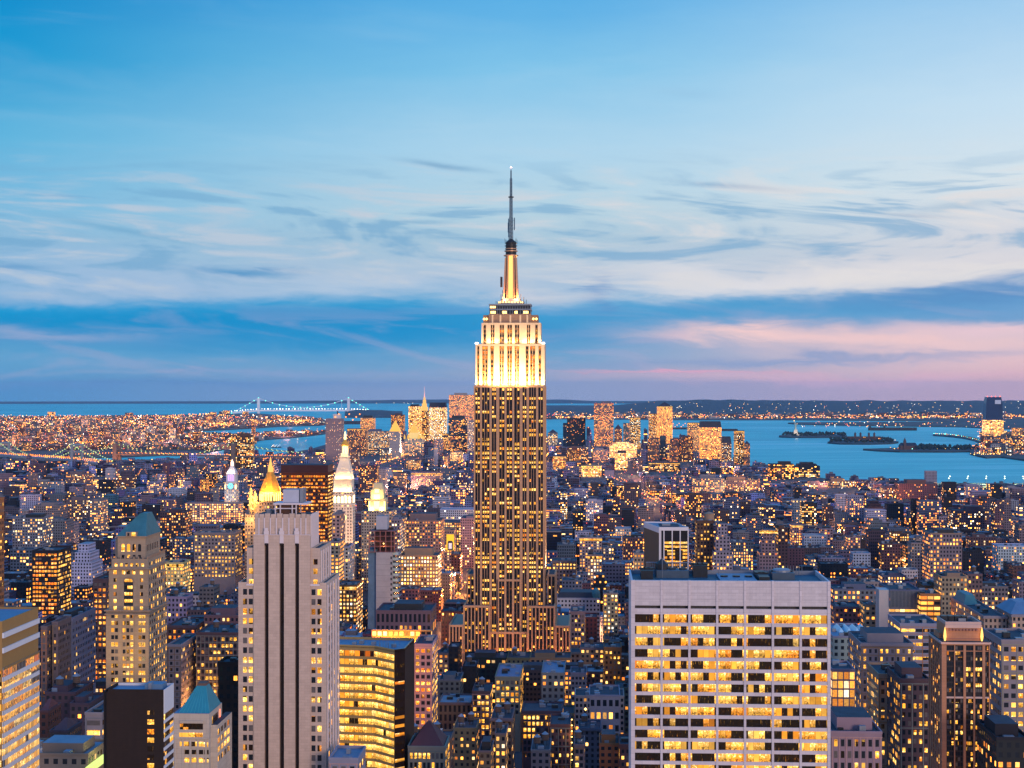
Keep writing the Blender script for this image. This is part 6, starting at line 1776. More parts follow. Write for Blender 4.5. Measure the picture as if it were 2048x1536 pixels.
for row in ROWS:
    res = bldg(*row)
    lab = row[1]
    if 'round tank house' in lab and row[0] == A_ and 'brown' in lab[:6]:
        t, org, x0, x1, zt = res
        b = MB(); b.lathe((x0 + x1) / 2 + 5, row[7] + 12, [(5.2, zt), (5.2, zt + 7), (5.6, zt + 7.2), (1, zt + 9)], mat('tan_tank_house', (.30, .20, .13)), 14); b.build('tank_house', t, org)
    if 'orange lit band' in lab or 'brown stone block' in lab:
        t, org, x0, x1, zt = res; z = Z(1257, row[7], 800)
        b = MB(); b.box(x0 - 2.4, x1 + .6, row[7] - 3.4, row[7], 0, z - .5, FAC, (CO['orange'], 3.4, 4.4, .9, .7, .6, 5.5, 1.6), roof=ROOFPALE); b.build('lower_front', t, org)
        b = MB(); b.box(x0 - 2.6, x1 + .8, row[7] - 3.8, row[7] - 3.4, z - .9, z - .3, mat('lit_cornice', (.6, .3, .08)), bottom=True); b.build('cornice', t, org)
        for f in (.08, .3, .55, .8, .97):
            lampo(t, org, 'AREA', (x0 + (x1 - x0) * f, row[7] - 6.0, z - 10), 6000, (1, .42, .06), 4, 1, aim=(0, .55, 1))
    if 'teal corner dome' in lab:
        t, org, x0, x1, zt = res
        b = MB(); b.lathe(x1 - 4, row[7] + 4, [(4.2, zt), (4.2, zt + 5), (3, zt + 8.5), (.2, zt + 10.5)], COPPER, 12); b.build('corner_dome', t, org)
    if 'teal roof and cream' in lab:
        t, org, x0, x1, zt = res
        b = MB(); b.frustum((x0 + 1, x0 + 11, row[7] + 62, row[7] + 96), zt + .1, (x0 + 3, x0 + 9, row[7] + 66, row[7] + 92), zt + 7, COPPER); b.build('teal_roof', t, org)
    if 'blue roof at the right' in lab:
        t, org, x0, x1, zt = res
        b = MB(); b.frustum((x0 - 1, x1, row[7], row[7] + 40), zt + 1.2, (x0 + 6, x1 - 2, row[7] + 12, row[7] + 30), zt + 8, ROOFBLUE); b.build('hipped_roof', t, org)
    if 'skylights' in lab:
        t, org, x0, x1, zt = res
        for k in range(4):
            xx = x0 + 6 + k * 4.6
            b = MB(); b.frustum((xx, xx + 3.6, row[7] + 18, row[7] + 40), zt, (xx + 1.6, xx + 2, row[7] + 20, row[7] + 38), zt + 2.4, mat('skylight_glass', (.35, .55, .62), .2, .2)); b.build('skylight', t, org)
    if 'white flank' in lab and 'slatted' in lab:
        t, org, x0, x1, zt = res
        b = MB(); b.box(x0 - 8, x0 - .02, row[7] + 1, row[7] + 16, 0, zt + .6, mat('white_flank', (.42, .39, .37), .8, .08)); b.build('white_flank', t, org)
        b = MB(); b.box(x0 + .1, x1, row[7] - .3, row[7], zt - 12, zt - .2, mat('dark_slat', (.04, .06, .08), .4, .2))
        for k in range(22): b.box(x0 + (x1 - x0) * k / 22, x0 + (x1 - x0) * k / 22 + .25, row[7] - .6, row[7] - .3, zt - 12, zt - .2, METAL)
        b.build('slatted_screen', t, org)
    if 'string of lamps' in lab:
        t, org, x0, x1, zt = res
        b = MB()
        for k in range(8): b.bead((x1 + .8, row[7] - .6, zt + 4 - 3.4 * k), .5, L_WARM)
        b.build('lamp_string', t, org); lampo(t, org, 'POINT', (x1 + 1.5, row[7] - 3, zt - 6), 1200, (1, .6, .15), .6)
    if 'under the bright lamp' in lab:
        t, org, x0, x1, zt = res
        b = MB(); b.bead((x0 - 8, row[7] + 30, zt + 14), .9, L_WARM); b.build('yard_lamp', t, org); lampo(t, org, 'POINT', (x0 - 8, row[7] + 27, zt + 15), 3000, (1, .75, .35), .6)
    if 'bright lamps and two fans' in lab:
        t, org, x0, x1, zt = res
        for xx in (.43, .52):
            b = MB(); b.lathe(x0 + (x1 - x0) * xx, row[7] + 9, [(1.1, zt), (1.1, zt + 1.6)], DARK, 12); b.build('roof_fan', t, org)
        for xx in (.34, .72, .78):
            b = MB(); b.bead((x0 + (x1 - x0) * xx, row[7] + 12, zt + 1.4), .35, L_WARM); b.build('roof_lamp', t, org); lampo(t, org, 'POINT', (x0 + (x1 - x0) * xx, row[7] + 11, zt + 2.2), 260, (1, .62, .2), .3)
        b = MB(); b.box(x1 + .3, x1 + 2.4, row[7] - 4, row[7] + 16, zt - 5, zt - 3, lamp_mat('green_white_sign', (.8, 1, .25), 1.1)); b.build('lit_canopy', t, org)
        lampo(t, org, 'POINT', (x1 + 6, row[7] + 4, zt + 2), 1800, (.9, 1, .3), 1)
    if 'warmly lit from the street' in lab:
        t, org, x0, x1, zt = res
        lampo(t, org, 'POINT', (x1 + 9, row[7] + 10, 60), 22000, (1, .42, .1), 3)
    if 'glowing orange below' in lab:
        t, org, x0, x1, zt = res
        for zc in (40, 75, 105): lampo(t, org, 'POINT', (x1 - 8, row[7] - 14, zc), 7000, (1, .30, .04), 2)
        lampo(t, org, 'POINT', (x1 + 10, row[7] + 10, zt - 6), 6000, (1, .7, .5), 1)

def billboard():
    Y0 = 2150.0
    x0, x1 = X(893, Y0), X(908, Y0); z1, z0 = Z(1070, Y0), Z(1102, Y0)
    t, org, bx0, bx1, zt = bldg(O, 'cream corner building carrying the big yellow wall advertisement', ob, 880, 908, 1062, 1112, Y0 + .6, 30, 'tan', .4, 'p')
    a = thing('wall_advertisement', 'tall yellow wall advertisement with a dark rounded shape and a white label', 'billboard', ((x0 + x1) / 2, Y0, z0))
    o2 = ((x0 + x1) / 2, Y0, z0)
    b = MB(); b.box(x0, x1, Y0, Y0 + .4, z0, z1, mat('yellow_poster', (.75, .48, .02), .6, .05, .3, 0, (1, .68, .05), .55), bottom=True); b.build('panel', a, o2)
    cx = (x0 + x1) / 2; w = (x1 - x0) * .36; zm = z0 + (z1 - z0) * .5
    b = MB(); b.face([(cx - w, Y0 - .1, z0 + .3), (cx + w, Y0 - .1, z0 + .3), (cx + w, Y0 - .1, zm), (cx + w * .6, Y0 - .1, zm + 2.2), (cx - w * .6, Y0 - .1, zm + 2.2), (cx - w, Y0 - .1, zm)], mat('poster_dark', (.03, .03, .05), .6)); b.build('printed_shape', a, o2)
    b = MB(); b.box(cx - w * .6, cx + w * .6, Y0 - .2, Y0 - .15, z0 + 2, zm - 1, mat('poster_white', (.7, .7, .75), .6, .05, 1, 0, (1, 1, 1), .3)); b.build('printed_label', a, o2)
billboard()

# ------------------------------------------------------------------ the downtown cluster
S_ = 'skyscraper'
DT = [
 ('grey purple slab tower with a windowed left strip and blank ribs', 651, 683, 838, 940, 5600, 60, (.22, .19, .22), .12, '', .3),
 ('squat brown tower full of warm windows under a dark roof block, by the bay', 721, 748, 836, 862, 7000, 50, 'tan', .75, 'qd', .6),
 ('grey tower with greenish roof lights and a lit central column', 694, 732, 858, 930, 6000, 60, 'purple', .4, 'l', .5),
 ('brownish tower rising just behind the small glowing pyramid', 782, 807, 830, 862, 7000, 60, 'brown', .5, 'p', .5),
 ('brightly lit orange brown block left of the golden spire', 817, 841, 813, 870, 7050, 60, 'orange', .8, 'qd', .6),
 ('tower with a dark sloped top and two pink roof lights right of the golden spire', 858, 892, 815, 880, 7000, 60, 'tan', .8, 'mr', .6),
 ('broad grey tower with glowing upper storeys beside the spire skyscraper', 898, 948, 790, 845, 6900, 60, (.3, .27, .27), .75, 'p', .7),
 ('dark blue glass tower striped with pale green light', 897, 934, 838, 908, 6300, 60, 'blue', .4, 'qd', .85),
 ('pale slim slab with orange lit right side touching the spire skyscraper', 935, 948, 842, 905, 6200, 60, (.3, .3, .38), .6, '', .5),
 ('mid grey office block with white windows left of the glowing pyramid', 732, 778, 863, 925, 6200, 60, 'slate', .5, 'p', .6),
 ('lavender block between the gilded crown tower and the striped blue tower', 868, 884, 880, 918, 6000, 50, (.3, .28, .34), .3, '', .5),
 ('pale slim campanile like tower with one lit opening at its head', 868, 875, 896, 935, 5200, 20, 'white', .1, 'l', .4),
 ('near black box tower standing against the bay', 1134, 1171, 837, 895, 6600, 60, 'black', .05, '', .5),
 ('narrow dark blue neighbour of the near black box tower', 1126, 1134, 847, 895, 6650, 60, 'blue', .05, '', .5),
 ('tall grey tower freckled with pink lights and red roof beacons', 1188, 1227, 807, 895, 6500, 60, (.17, .14, .17), .65, 'rp', .6),
 ('small pointed tower with a lit gable beside the freckled tower', 1229, 1244, 858, 888, 6600, 40, 'purple', .45, 'y', .5, 849),
 ('stepped brown tower with a darker left half', 1260, 1281, 836, 905, 6700, 60, 'brown', .65, 'l', .6),
 ('dark blue half joined to the stepped brown tower', 1247, 1261, 847, 905, 6690, 60, 'slate', .3, '', .5),
 ('lower brown tower leaning on the green lit pyramid tower', 1298, 1315, 828, 890, 6900, 60, 'tan', .7, 'l', .6),
 ('golden tower with a green lit crown under a dark pyramid', 1315, 1345, 813, 890, 6800, 60, 'tan', .9, 'yl', .65, 804),
 ('yellow topped office tower left of the dark roofed tower at the water', 1376, 1400, 846, 905, 6500, 60, 'tan', .6, 'l', .6),
 ('broad pinkish tower with a dark sloping roof at the harbour', 1400, 1443, 855, 920, 5700, 60, (.28, .2, .18), .85, 'm', .6),
 ('low dark gabled block right of the broad pinkish tower', 1444, 1463, 886, 925, 5500, 50, 'purple', .4, 'm', .5),
 ('lone brown tower with a lit cap at the water edge', 1469, 1489, 862, 932, 5300, 24, 'brown', .5, 'l', .5),
 ('shorter brown neighbour of the lone tower at the water', 1489, 1500, 888, 932, 5280, 24, 'purple', .45, 'y', .5, 882),
 ('domed grey building right beside the spire skyscraper', 1096, 1115, 866, 892, 6500, 40, 'grey', .6, 'y', .6, 859),
 ('cream ziggurat with all its floors lit below the freckled tower', 1219, 1274, 884, 918, 5900, 60, 'white', .97, 's', .9),
 ('bright yellow lit slab in front of the cream ziggurat', 1230, 1255, 906, 964, 5000, 30, 'slate', .85, 'qd', .75),
 ('broad block blazing yellow along the downtown street', 1163, 1203, 932, 966, 4600, 40, (.5, .4, .2), .95, '', .8),
 ('square office with two bright yellow bands near the spire skyscraper', 1106, 1131, 913, 940, 5000, 40, 'purple', .75, 'l', .8),
 ('long dull office with lit cornice right of the bright yellow slab', 1298, 1360, 926, 952, 4900, 40, 'brown', .5, 'l', .7),
 ('dark brown apartment tower, first in the row before the golden tower', 1296, 1318, 876, 932, 5600, 30, 'purple', .3, '', .5),
 ('blue black apartment tower wedged in the brown row', 1320, 1332, 872, 930, 5650, 30, 'blue', .12, '', .5),
 ('brown apartment tower with a notched roof in the middle of the row', 1340, 1362, 878, 935, 5580, 30, 'purple', .35, 'p', .5),
 ('last brown apartment tower of the row, against the pinkish tower', 1364, 1386, 874, 936, 5560, 30, 'brown', .35, 'p', .5),
 ('pale grey slab between the mid grey block and the glowing pyramid', 800, 808, 884, 925, 5900, 40, 'concrete', .35, '', .5),
 ('brown block with a lit top floor behind the lavender block', 884, 898, 868, 905, 6500, 50, 'tan', .7, 'l', .7),
 ('cream office with many lights under the broad grey tower', 900, 926, 905, 935, 5600, 40, 'beige', .7, 'p', .6),
 ('dark office with a few white rows left of the gilded steeple tower', 760, 779, 898, 935, 5500, 40, 'slate', .35, 'p', .8),
 ('wide low dark block right of the grey purple slab', 684, 716, 905, 938, 5200, 40, 'purple', .3, 'p', .6),
 ('stone block with bright rows below the gilded steeple tower', 812, 840, 920, 942, 5000, 40, 'beige', .6, '', .6),
 ('reddish block with warm windows beneath the near black box tower', 1134, 1162, 896, 925, 5400, 40, 'red', .45, 'p', .6),
 ('grey block with white rows left of the cream ziggurat', 1186, 1216, 900, 930, 5500, 40, 'concrete', .5, 'p', .6),
]
for d in DT:
    lab, xl, xr, yt, yb, Y, dep, col, lit, opt, ww = d[:11]
    bldg('downtown_tower', lab, S_, xl, xr, yt, yb, Y, dep, col, min(.97, lit * 1.08), opt, 3.9, 4.3, ww, .55, 2.6 if lit >= .8 else 1.5, None, d[11] if len(d) > 11 else (22 if 'm' in opt else None))
def downtown_specials():
    # tower with a small glowing pyramid
    t, org, x0, x1, zt = bldg('courthouse_tower', 'slim tower with a small glowing yellow pyramid and a lit right side', S_, 779, 800, 863, 930, 5700, 36, (.32, .30, .36), .2, '', 5, 5, .3)
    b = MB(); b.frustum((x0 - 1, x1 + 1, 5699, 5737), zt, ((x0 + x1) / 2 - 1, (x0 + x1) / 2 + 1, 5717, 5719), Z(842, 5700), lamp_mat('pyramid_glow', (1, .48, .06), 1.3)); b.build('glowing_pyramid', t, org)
    lampo(t, org, 'AREA', (x1 + 14, 5718, 30), 400000, (1, .7, .4), 20, 20, aim=(-1, 0, 1.4))
    # neo-gothic tower with gilded crown
    t, org, x0, x1, zt = bldg('gilded_crown_tower', 'pale ornate tower with a glowing golden steeple', S_, 808, 847, 878, 925, 6000, 50, (.42, .4, .38), .5, '', 5, 5, .4)
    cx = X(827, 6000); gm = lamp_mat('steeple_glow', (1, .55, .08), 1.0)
    b = MB(); b.box(X(818, 6000), X(836, 6000), 6010, 6044, zt, Z(866, 6000), mat('steeple_stone', (.4, .32, .2), .8, .1, .02, 0, (1, .66, .14), .7)); b.build('steeple_base', t, org)  # stone emits: golden light falling on it is put into the surface
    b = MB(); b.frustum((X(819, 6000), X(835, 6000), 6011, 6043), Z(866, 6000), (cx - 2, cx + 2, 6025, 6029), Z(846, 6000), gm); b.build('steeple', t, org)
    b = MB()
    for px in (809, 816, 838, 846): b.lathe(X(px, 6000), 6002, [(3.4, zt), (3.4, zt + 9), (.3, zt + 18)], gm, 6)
    b.build('pinnacle', t, org)
    # tallest golden spire
    t, org, x0, x1, zt = bldg('golden_spire_tower', 'tallest downtown tower with a stepped golden spire and pink tip', S_, 840, 857, 822, 885, 7100, 40, 'brown', .7, '', 5.5, 5.2, .5)
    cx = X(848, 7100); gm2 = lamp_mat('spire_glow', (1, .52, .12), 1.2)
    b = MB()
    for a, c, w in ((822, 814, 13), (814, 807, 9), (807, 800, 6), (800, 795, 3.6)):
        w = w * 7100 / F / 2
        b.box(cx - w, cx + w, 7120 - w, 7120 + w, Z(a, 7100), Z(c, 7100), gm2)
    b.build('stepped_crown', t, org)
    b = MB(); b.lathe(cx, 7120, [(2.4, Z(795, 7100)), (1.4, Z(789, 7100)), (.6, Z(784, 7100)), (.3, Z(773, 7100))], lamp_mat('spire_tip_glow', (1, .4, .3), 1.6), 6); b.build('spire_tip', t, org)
    # glass tower across the harbour
    Y = 8000
    zz = lambda py: Z(py, Y, 1990); u = lambda px: X(px, Y)
    org = (u(1990), Y + 30, drop(u(1990), Y))
    t = thing('harbour_glass_tower', 'dark topped glass tower with bright lower floors alone across the harbour', S_, org)
    b = MB(); b.box(u(1971), u(2007), Y, Y + 70, zz(905), zz(840), FAC, ((.10, .12, .16), 5.5, 5.2, .92, .95, .6, 7.7, 2.2)); b.build('lit_lower_shaft', t, org)
    b = MB(); b.frustum((u(1972), u(2006.5), Y + 1, Y + 69), zz(840), (u(1973), u(2005), Y + 4, Y + 64), zz(806), mat('blue_black_glass', (.02, .04, .09), .15, .3, .02)); b.build('dark_upper_shaft', t, org)
    b = MB(); b.frustum((u(1973), u(2005), Y + 4, Y + 64), zz(806), (u(1975), u(2003.5), Y + 8, Y + 58), zz(794), mat('blue_black_glass', (.02, .04, .09))); b.build('top_frame', t, org)
    b = MB(); b.box(u(1990), u(2002), Y + 1.0, Y + 3, zz(808), zz(800), mat('pale_glass_panel', (.5, .52, .58), .3, .05)); b.build('pale_panel', t, org)
    b = MB(); b.box(u(1971) - 1, u(2007) + 1, Y - 1, Y + 71, zz(885), zz(875), mat('dark_belt', (.02, .03, .05), .3), bottom=True); b.build('dark_belt', t, org)
    b = MB()
    for px in (1976, 1984, 1992, 2001): b.bead((u(px), Y + 10, zz(793)), 3.0, L_RED)
    b.build('warning_light', t, org)
    claim(u(1971), u(2007), Y, Y + 70)
    for (xl, xr, yt, yb, lit, lab) in ((2028, 2045, 856, 890, .5, 'grey apartment tower right of the harbour glass tower'), (2010, 2030, 892, 912, .8, 'low pale lit block at the foot of the harbour glass tower'), (1953, 1972, 906, 912, .9, 'bright low pier building under the harbour glass tower'), (2040, 2075, 880, 914, .5, 'brown block at the right edge across the harbour')):
        bldg('far_bank_building', lab, ob, xl, xr, yt, yb, 7500 if yt > 890 else 7900, 40, 'tan', lit, '', 6, 5.5, .6)
downtown_specials()

# ------------------------------------------------------------------ suspension bridges
def bridge(label, towers, ends, deck, sag, rb, cable_lamp, deck_lamp, col, legs, width, thick, step):
    """towers and ends: (px, py, distance); deck: py of the roadway at each of the four points"""
    def W(px, py, D):
        dx, dy = ray(px)
        return Vector((D * dx, D * dy, H - (py - EY) / F * D))
    P = [W(*ends[0])] + [W(*q) for q in towers] + [W(*ends[1])]
    Dk = [W(q[0], y, q[2]) for q, y in zip([ends[0], *towers, ends[1]], deck)]
    mid = (Dk[1] + Dk[2]) / 2
    org = tuple(mid)
    t = thing('suspension_bridge', label, 'bridge', org)
    m = mat('bridge_' + col, {'steel': (.20, .24, .27), 'pale': (.7, .7, .7), 'stone': (.14, .11, .10)}[col], .7, .15, .02)
    ax = (Dk[2] - Dk[1]); ax.z = 0; ax.normalize(); pr = Vector((-ax.y, ax.x, 0))
    for i in (1, 2):
        b = MB(); base = drop(P[i].x, P[i].y) - 4
        for s in (-1, 1):
            c = Dk[i] + pr * s * width / 2
            b.box(c.x - legs / 2, c.x + legs / 2, c.y - legs / 2, c.y + legs / 2, base, P[i].z, m)
        for f in (.0, .45):
            z = P[i].z - legs * .5 - f * (P[i].z - Dk[i].z)
            a, c = Dk[i] + pr * width / 2, Dk[i] - pr * width / 2
            b.bar((a.x, a.y, z), (c.x, c.y, z), legs * .55, m)
        b.build('tower', t, org)
    b = MB()
    for q, k in zip(Dk[:-1], Dk[1:]):
        d = (k - q); n = Vector((-d.y, d.x, 0)).normalized() * (width / 2 + thick)
        top = [(v.x, v.y, v.z) for v in (q - n, k - n, k + n, q + n)]
        bot = [(x, y, z - thick * 1.6) for x, y, z in top]
        b.face(top, m); b.face(bot[::-1], m)
        for i in range(4):
            j = (i + 1) % 4
            b.face([bot[i], bot[j], top[j], top[i]], m)
    b.build('deck', t, org)
    lights = MB(); dl = MB()
    for s in (-1, 1):
        b = MB(); o = pr * s * width / 2
        for i in range(3):
            q, k = P[i] + o, P[i + 1] + o
            L = (k - q).length; n = max(6, int(L / step))
            sg = sag[i] * L
            prev = None
            for j in range(n + 1):
                f = j / n
                v = q.lerp(k, f); v.z -= sg * 4 * f * (1 - f)
                if prev is not None:
                    b.bar(prev, v, thick * .25, m)
                prev = v
                if 0 <= j <= n: lights.bead(v, rb, cable_lamp)
                dz = Dk[i].lerp(Dk[i + 1], f) + o
                if j % 3 == 0 and v.z - dz.z > thick: b.bar(v, dz, thick * .1, m)
        b.build('main_cable', t, org)
    for q, k in zip(Dk[:-1], Dk[1:]):
        n = max(4, int((k - q).length / (step * .9)))
        for j in range(n):
            for s in (-1, 1):
                v = q.lerp(k, (j + .3 * (s + 1)) / n) + pr * s * width / 2; v.z += thick
                dl.bead(v, rb * rnd.uniform(.6, 1.25), deck_lamp)
    lights.build('cable_light', t, org)['kind'] = 'stuff'; dl.build('deck_light', t, org)['kind'] = 'stuff'
    return t
bridge('far pale suspension bridge with teal lit cables across the harbour mouth', [(517, 796, 17000), (697, 796, 17200)], [(463, 826, 16800), (742, 822, 17400)], [824, 819.5, 819.5, 821.5], [.012, .105, .012], 5.6, lamp_mat('teal_cable_lamp', (.12, 1, .62), 4), L_WHITE, 'pale', 26, 40, 10, 70)
bridge('steel suspension bridge with greenish cable lamps and an orange lit roadway', [(8, 884, 5190), (154, 888, 4800)], [(-150, 911, 5500), (214, 922, 4650)], [903, 909, 919, 926], [.02, .095, .02], 1.9, lamp_mat('cable_lamp_green', (.62, .85, .20), 2.4), L_ORANGE, 'steel', 7, 34, 4, 15)
bridge('stone towered suspension bridge with pale cable lamps, crossing to the far shore', [(234, 886, 5210), (470, 886, 5050)], [(150, 916, 5350), (600, 905, 4980)], [910, 907, 911, 913], [.02, .085, .02], 1.7, lamp_mat('cable_lamp_pale', (.7, .85, .28), 2.4), L_ORANGE, 'stone', 13, 24, 3, 17)

# ------------------------------------------------------------------ harbour: statue, ships, barges
def harbour():
    D = ground(1591, 872.5)
    x, y, z = D; s = y / F
    t = thing('harbour_statue', 'pale floodlit statue raising a torch on a stone pedestal on the small island', 'statue', (x, y, z + 4))
    wl = mat('statue_pale_stone', (.55, .5, .42), .8, .05, .05); gm = mat('statue_green', (.3, .42, .38), .7, .05, .05)
    o = (x, y, z + 4)
    b = MB(); b.frustum((x - 26, x + 26, y - 26, y + 26), z + 3, (x - 22, x + 22, y - 22, y + 22), z + 10, wl); b.frustum((x - 12, x + 12, y - 12, y + 12), z + 10, (x - 8, x + 8, y - 8, y + 8), z + 36, wl); b.build('pedestal', t, o)
    b = MB(); b.lathe(x, y, [(6, z + 36), (5, z + 50), (4, z + 60), (5, z + 64), (2, z + 68), (2.6, z + 71), (2.4, z + 75), (0, z + 77)], gm, 10)
    b.bar((x - 4, y, z + 63), (x - 7, y, z + 82), 1.4, gm); b.bar((x + 3.5, y - 3, z + 62), (x + 4.5, y - 5, z + 54), 1.5, gm); b.build('figure', t, o)
    b = MB(); b.bead((x - 7.1, y, z + 84), 2.6, L_WARM); b.build('torch', t, o)
    lampo(t, o, 'POINT', (x, y - 50, z + 25), 60000, (1, .75, .45), 6)
    x, y, z = ground(1730, 884)
    t = thing('island_hall', 'long low hall with small corner towers on the ferry island', 'hall', (x, y, z + 5)); o = (x, y, z + 5); wm = mat('hall_brick', (.10, .06, .05), .85, .1, .05)
    b = MB(); b.box(x - 80, x + 80, y, y + 40, z + 2, z + 26, FAC, ((.1, .06, .05), 6, 6, .15, .5, .5, 61, 2)); b.build('body', t, o)
    for k in (-46, -20, 20, 46):
        b = MB(); b.lathe(x + k, y + 8, [(5, z + 26), (5, z + 38), (6, z + 40), (.3, z + 48)], wm, 8); b.build('corner_tower', t, o)
    x, y, z = ground(1818, 901)
    t = thing('rail_terminal', 'dark gabled rail terminal with a clock tower on the waterfront park', 'station', (x, y, z + 5)); o = (x, y, z + 5)
    b = MB(); b.box(x - 36, x + 36, y, y + 40, z + 2, z + 20, wm); b.frustum((x - 36, x + 36, y, y + 40), z + 20, (x - 30, x + 30, y + 18, y + 22), z + 32, mat('dark_slate_roof', (.03, .033, .045))); b.build('body', t, o)
    b = MB(); b.box(x - 22, x - 12, y - 4, y + 8, z + 2, z + 40, wm); b.lathe(x - 17, y + 2, [(6, z + 40), (.3, z + 54)], wm, 6); b.build('clock_tower', t, o)
    def ship(px, py, L, label, col, lamp, name='ship'):
        x, y, z = ground(px, py); z -= 3
        t = thing(name, label, 'ship', (x, y, z)); o = (x, y, z); hm = mat('hull_' + col, CO[col], .6, .1, .05)
        b = MB(); h = L * .09; w = L * .09
        b.prism([(x - L / 2, y - w), (x + L * .38, y - w), (x + L / 2, y), (x + L * .38, y + w), (x - L / 2, y + w)], z, z + h, hm); b.build('hull', t, o)
        if name == 'ship':
            b = MB(); b.box(x - L * .42, x - L * .2, y - w * .8, y + w * .8, z + h, z + h * 3.2, mat('ship_house', (.5, .48, .45), .7)); b.lathe(x - L * .3, y, [(L * .02, z + h * 3.2), (L * .02, z + h * 4.2)], hm, 8); b.build('deckhouse', t, o)
        else:
            b = MB(); b.box(x - L * .48, x - L * .44, y - w * .6, y + w * .6, z + h, z + h * 1.6, hm); b.build('bulwark', t, o)
        if lamp:
            b = MB()
            for k in range(9): b.bead((x - L * .45 + L * .1 * k, y - w, z + h * (1.4 + (k % 3) * .9)), L * .022, lamp)
            b.build('deck_light', t, o)
    ship(1356, 857.5, 130, 'ship ablaze with orange and yellow deck lights on the bay', 'dark', L_ORANGE)
    ship(696, 847.5, 260, 'long ship outlined in orange lights beside the grey slab tower', 'dark', L_ORANGE)
    ship(1451, 861, 150, 'dark freighter low on the water right of the pinkish tower', 'dark', None)
    ship(553, 894, 45, 'small tug with a white light on the river', 'dark', L_WHITE)
    ship(1771, 860, 210, 'first of two long low barges anchored beyond the ferry island', 'dark', None, 'barge')
    ship(1800, 860, 210, 'second of two long low barges, farther from the statue island', 'dark', None, 'barge')
    ship(1097, 836.5, 150, 'dark freighter just right of the spire skyscraper, under the far shore', 'dark', L_RED)
    x, y, z = ground(1955, 908)
    t = thing('ferris_wheel', 'small pink lit ring of a wheel beside the harbour glass tower', 'wheel', (x, y, z + 3)); o = (x, y, z + 3)
    b = MB()
    for k in range(20): b.bead((x + 11 * math.cos(k * .314), y, z + 16 + 13 * math.sin(k * .314)), 1.0, lamp_mat('pink_wheel', (1, .25, .12), 2))
    b.build('lit_ring', t, o)
    b = MB(); b.bar((x - 6, y, z), (x, y, z + 16), .8, METAL); b.bar((x + 6, y, z), (x, y, z + 16), .8, METAL); b.build('stand', t, o)
harbour()
# ------------------------------------------------------------------ the rest of the near city, block by block
LM = [(1020, 900, 'the spire skyscraper'), (565, 1080, 'the slotted stone tower'), (1460, 1200, 'the white slab tower'), (258, 1100, 'the pyramid roofed tower'), (686, 1050, 'the white clock tower'),
      (533, 990, 'the gold pyramid'), (461, 970, 'the blue clock tower'), (752, 1010, 'the yellow crown tower'), (768, 1120, 'the unfinished concrete tower'), (1345, 1095, 'the white pier tower'), (1930, 1300, 'the torch crowned tower'),
      (750, 1400, 'the amber office block'), (270, 1450, 'the dark brick slab'), (392, 1430, 'the teal roofed tower'), (40, 1380, 'the striped tower'), (90, 1160, 'the orange windowed tower'), (840, 1250, 'the orange lit band'),
      (1836, 980, 'the red warehouse'), (1400, 972, 'the long grey office'), (1190, 945, 'the blazing yellow block'), (1242, 935, 'the bright yellow slab'), (1340, 900, 'the brown tower row'), (1425, 880, 'the pinkish harbour tower'),
      (1615, 945, 'the stepped waterfront offices'), (667, 885, 'the grey purple slab'), (793, 890, 'the glowing pyramid'), (827, 890, 'the gilded steeple'), (154, 905, 'the steel bridge'), (234, 905, 'the stone bridge tower'), (482, 900, 'the riverside brick tower'),
      (609, 990, 'the copper dark tower'), (1385, 1010, 'the glowing avenue'), (1858, 1030, 'the chimney tower'), (1892, 1100, 'the black capped office'), (1157, 1210, 'the mansard roofed row'), (1100, 1340, 'the teal roofed block'), (1263, 1000, 'the lone brown slab'),
      (2016, 1030, 'the thin beige tower'), (1810, 1210, 'the slatted dark building'), (1990, 1240, 'the classical building'), (735, 955, 'the red lamped tower'), (850, 1065, 'the broad brown loft'), (910, 1090, 'the yellow advertisement'), (1540, 1100, 'the glowing pink crown'), (130, 1300, 'the pale grey hotel')]
# the copper-dark glass tower behind the slotted tower
bldg(O, 'copper dark glass tower glowing orange in broken rows behind the stone tower', ob, 562, 656, 947, 1090, 1700, 34, (.16, .045, .018), .70, 'wo', 2.6, 3.9, .8, .5, 1.5)
b = None
def copper_cap():
    t = thing('copper_cap', 'x', 'x', (0, 0, 0))
    bpy.data.objects.remove(t)
    root = [o for o in bpy.data.objects if o.get('label', '').startswith('copper dark glass tower')][0]
    Y = 1700; x0, x1 = X(562, Y), X(656, Y)
    b = MB(); b.box(x0, x1, Y - .3, Y + 34, Z(947, Y, 609) + 1.2, Z(930, Y, 609), mat('copper_dark_band', (.09, .03, .02), .5, .15, .1), roof=ROOF, bottom=True); b.build('top_band', root, tuple(root.location))
copper_cap()

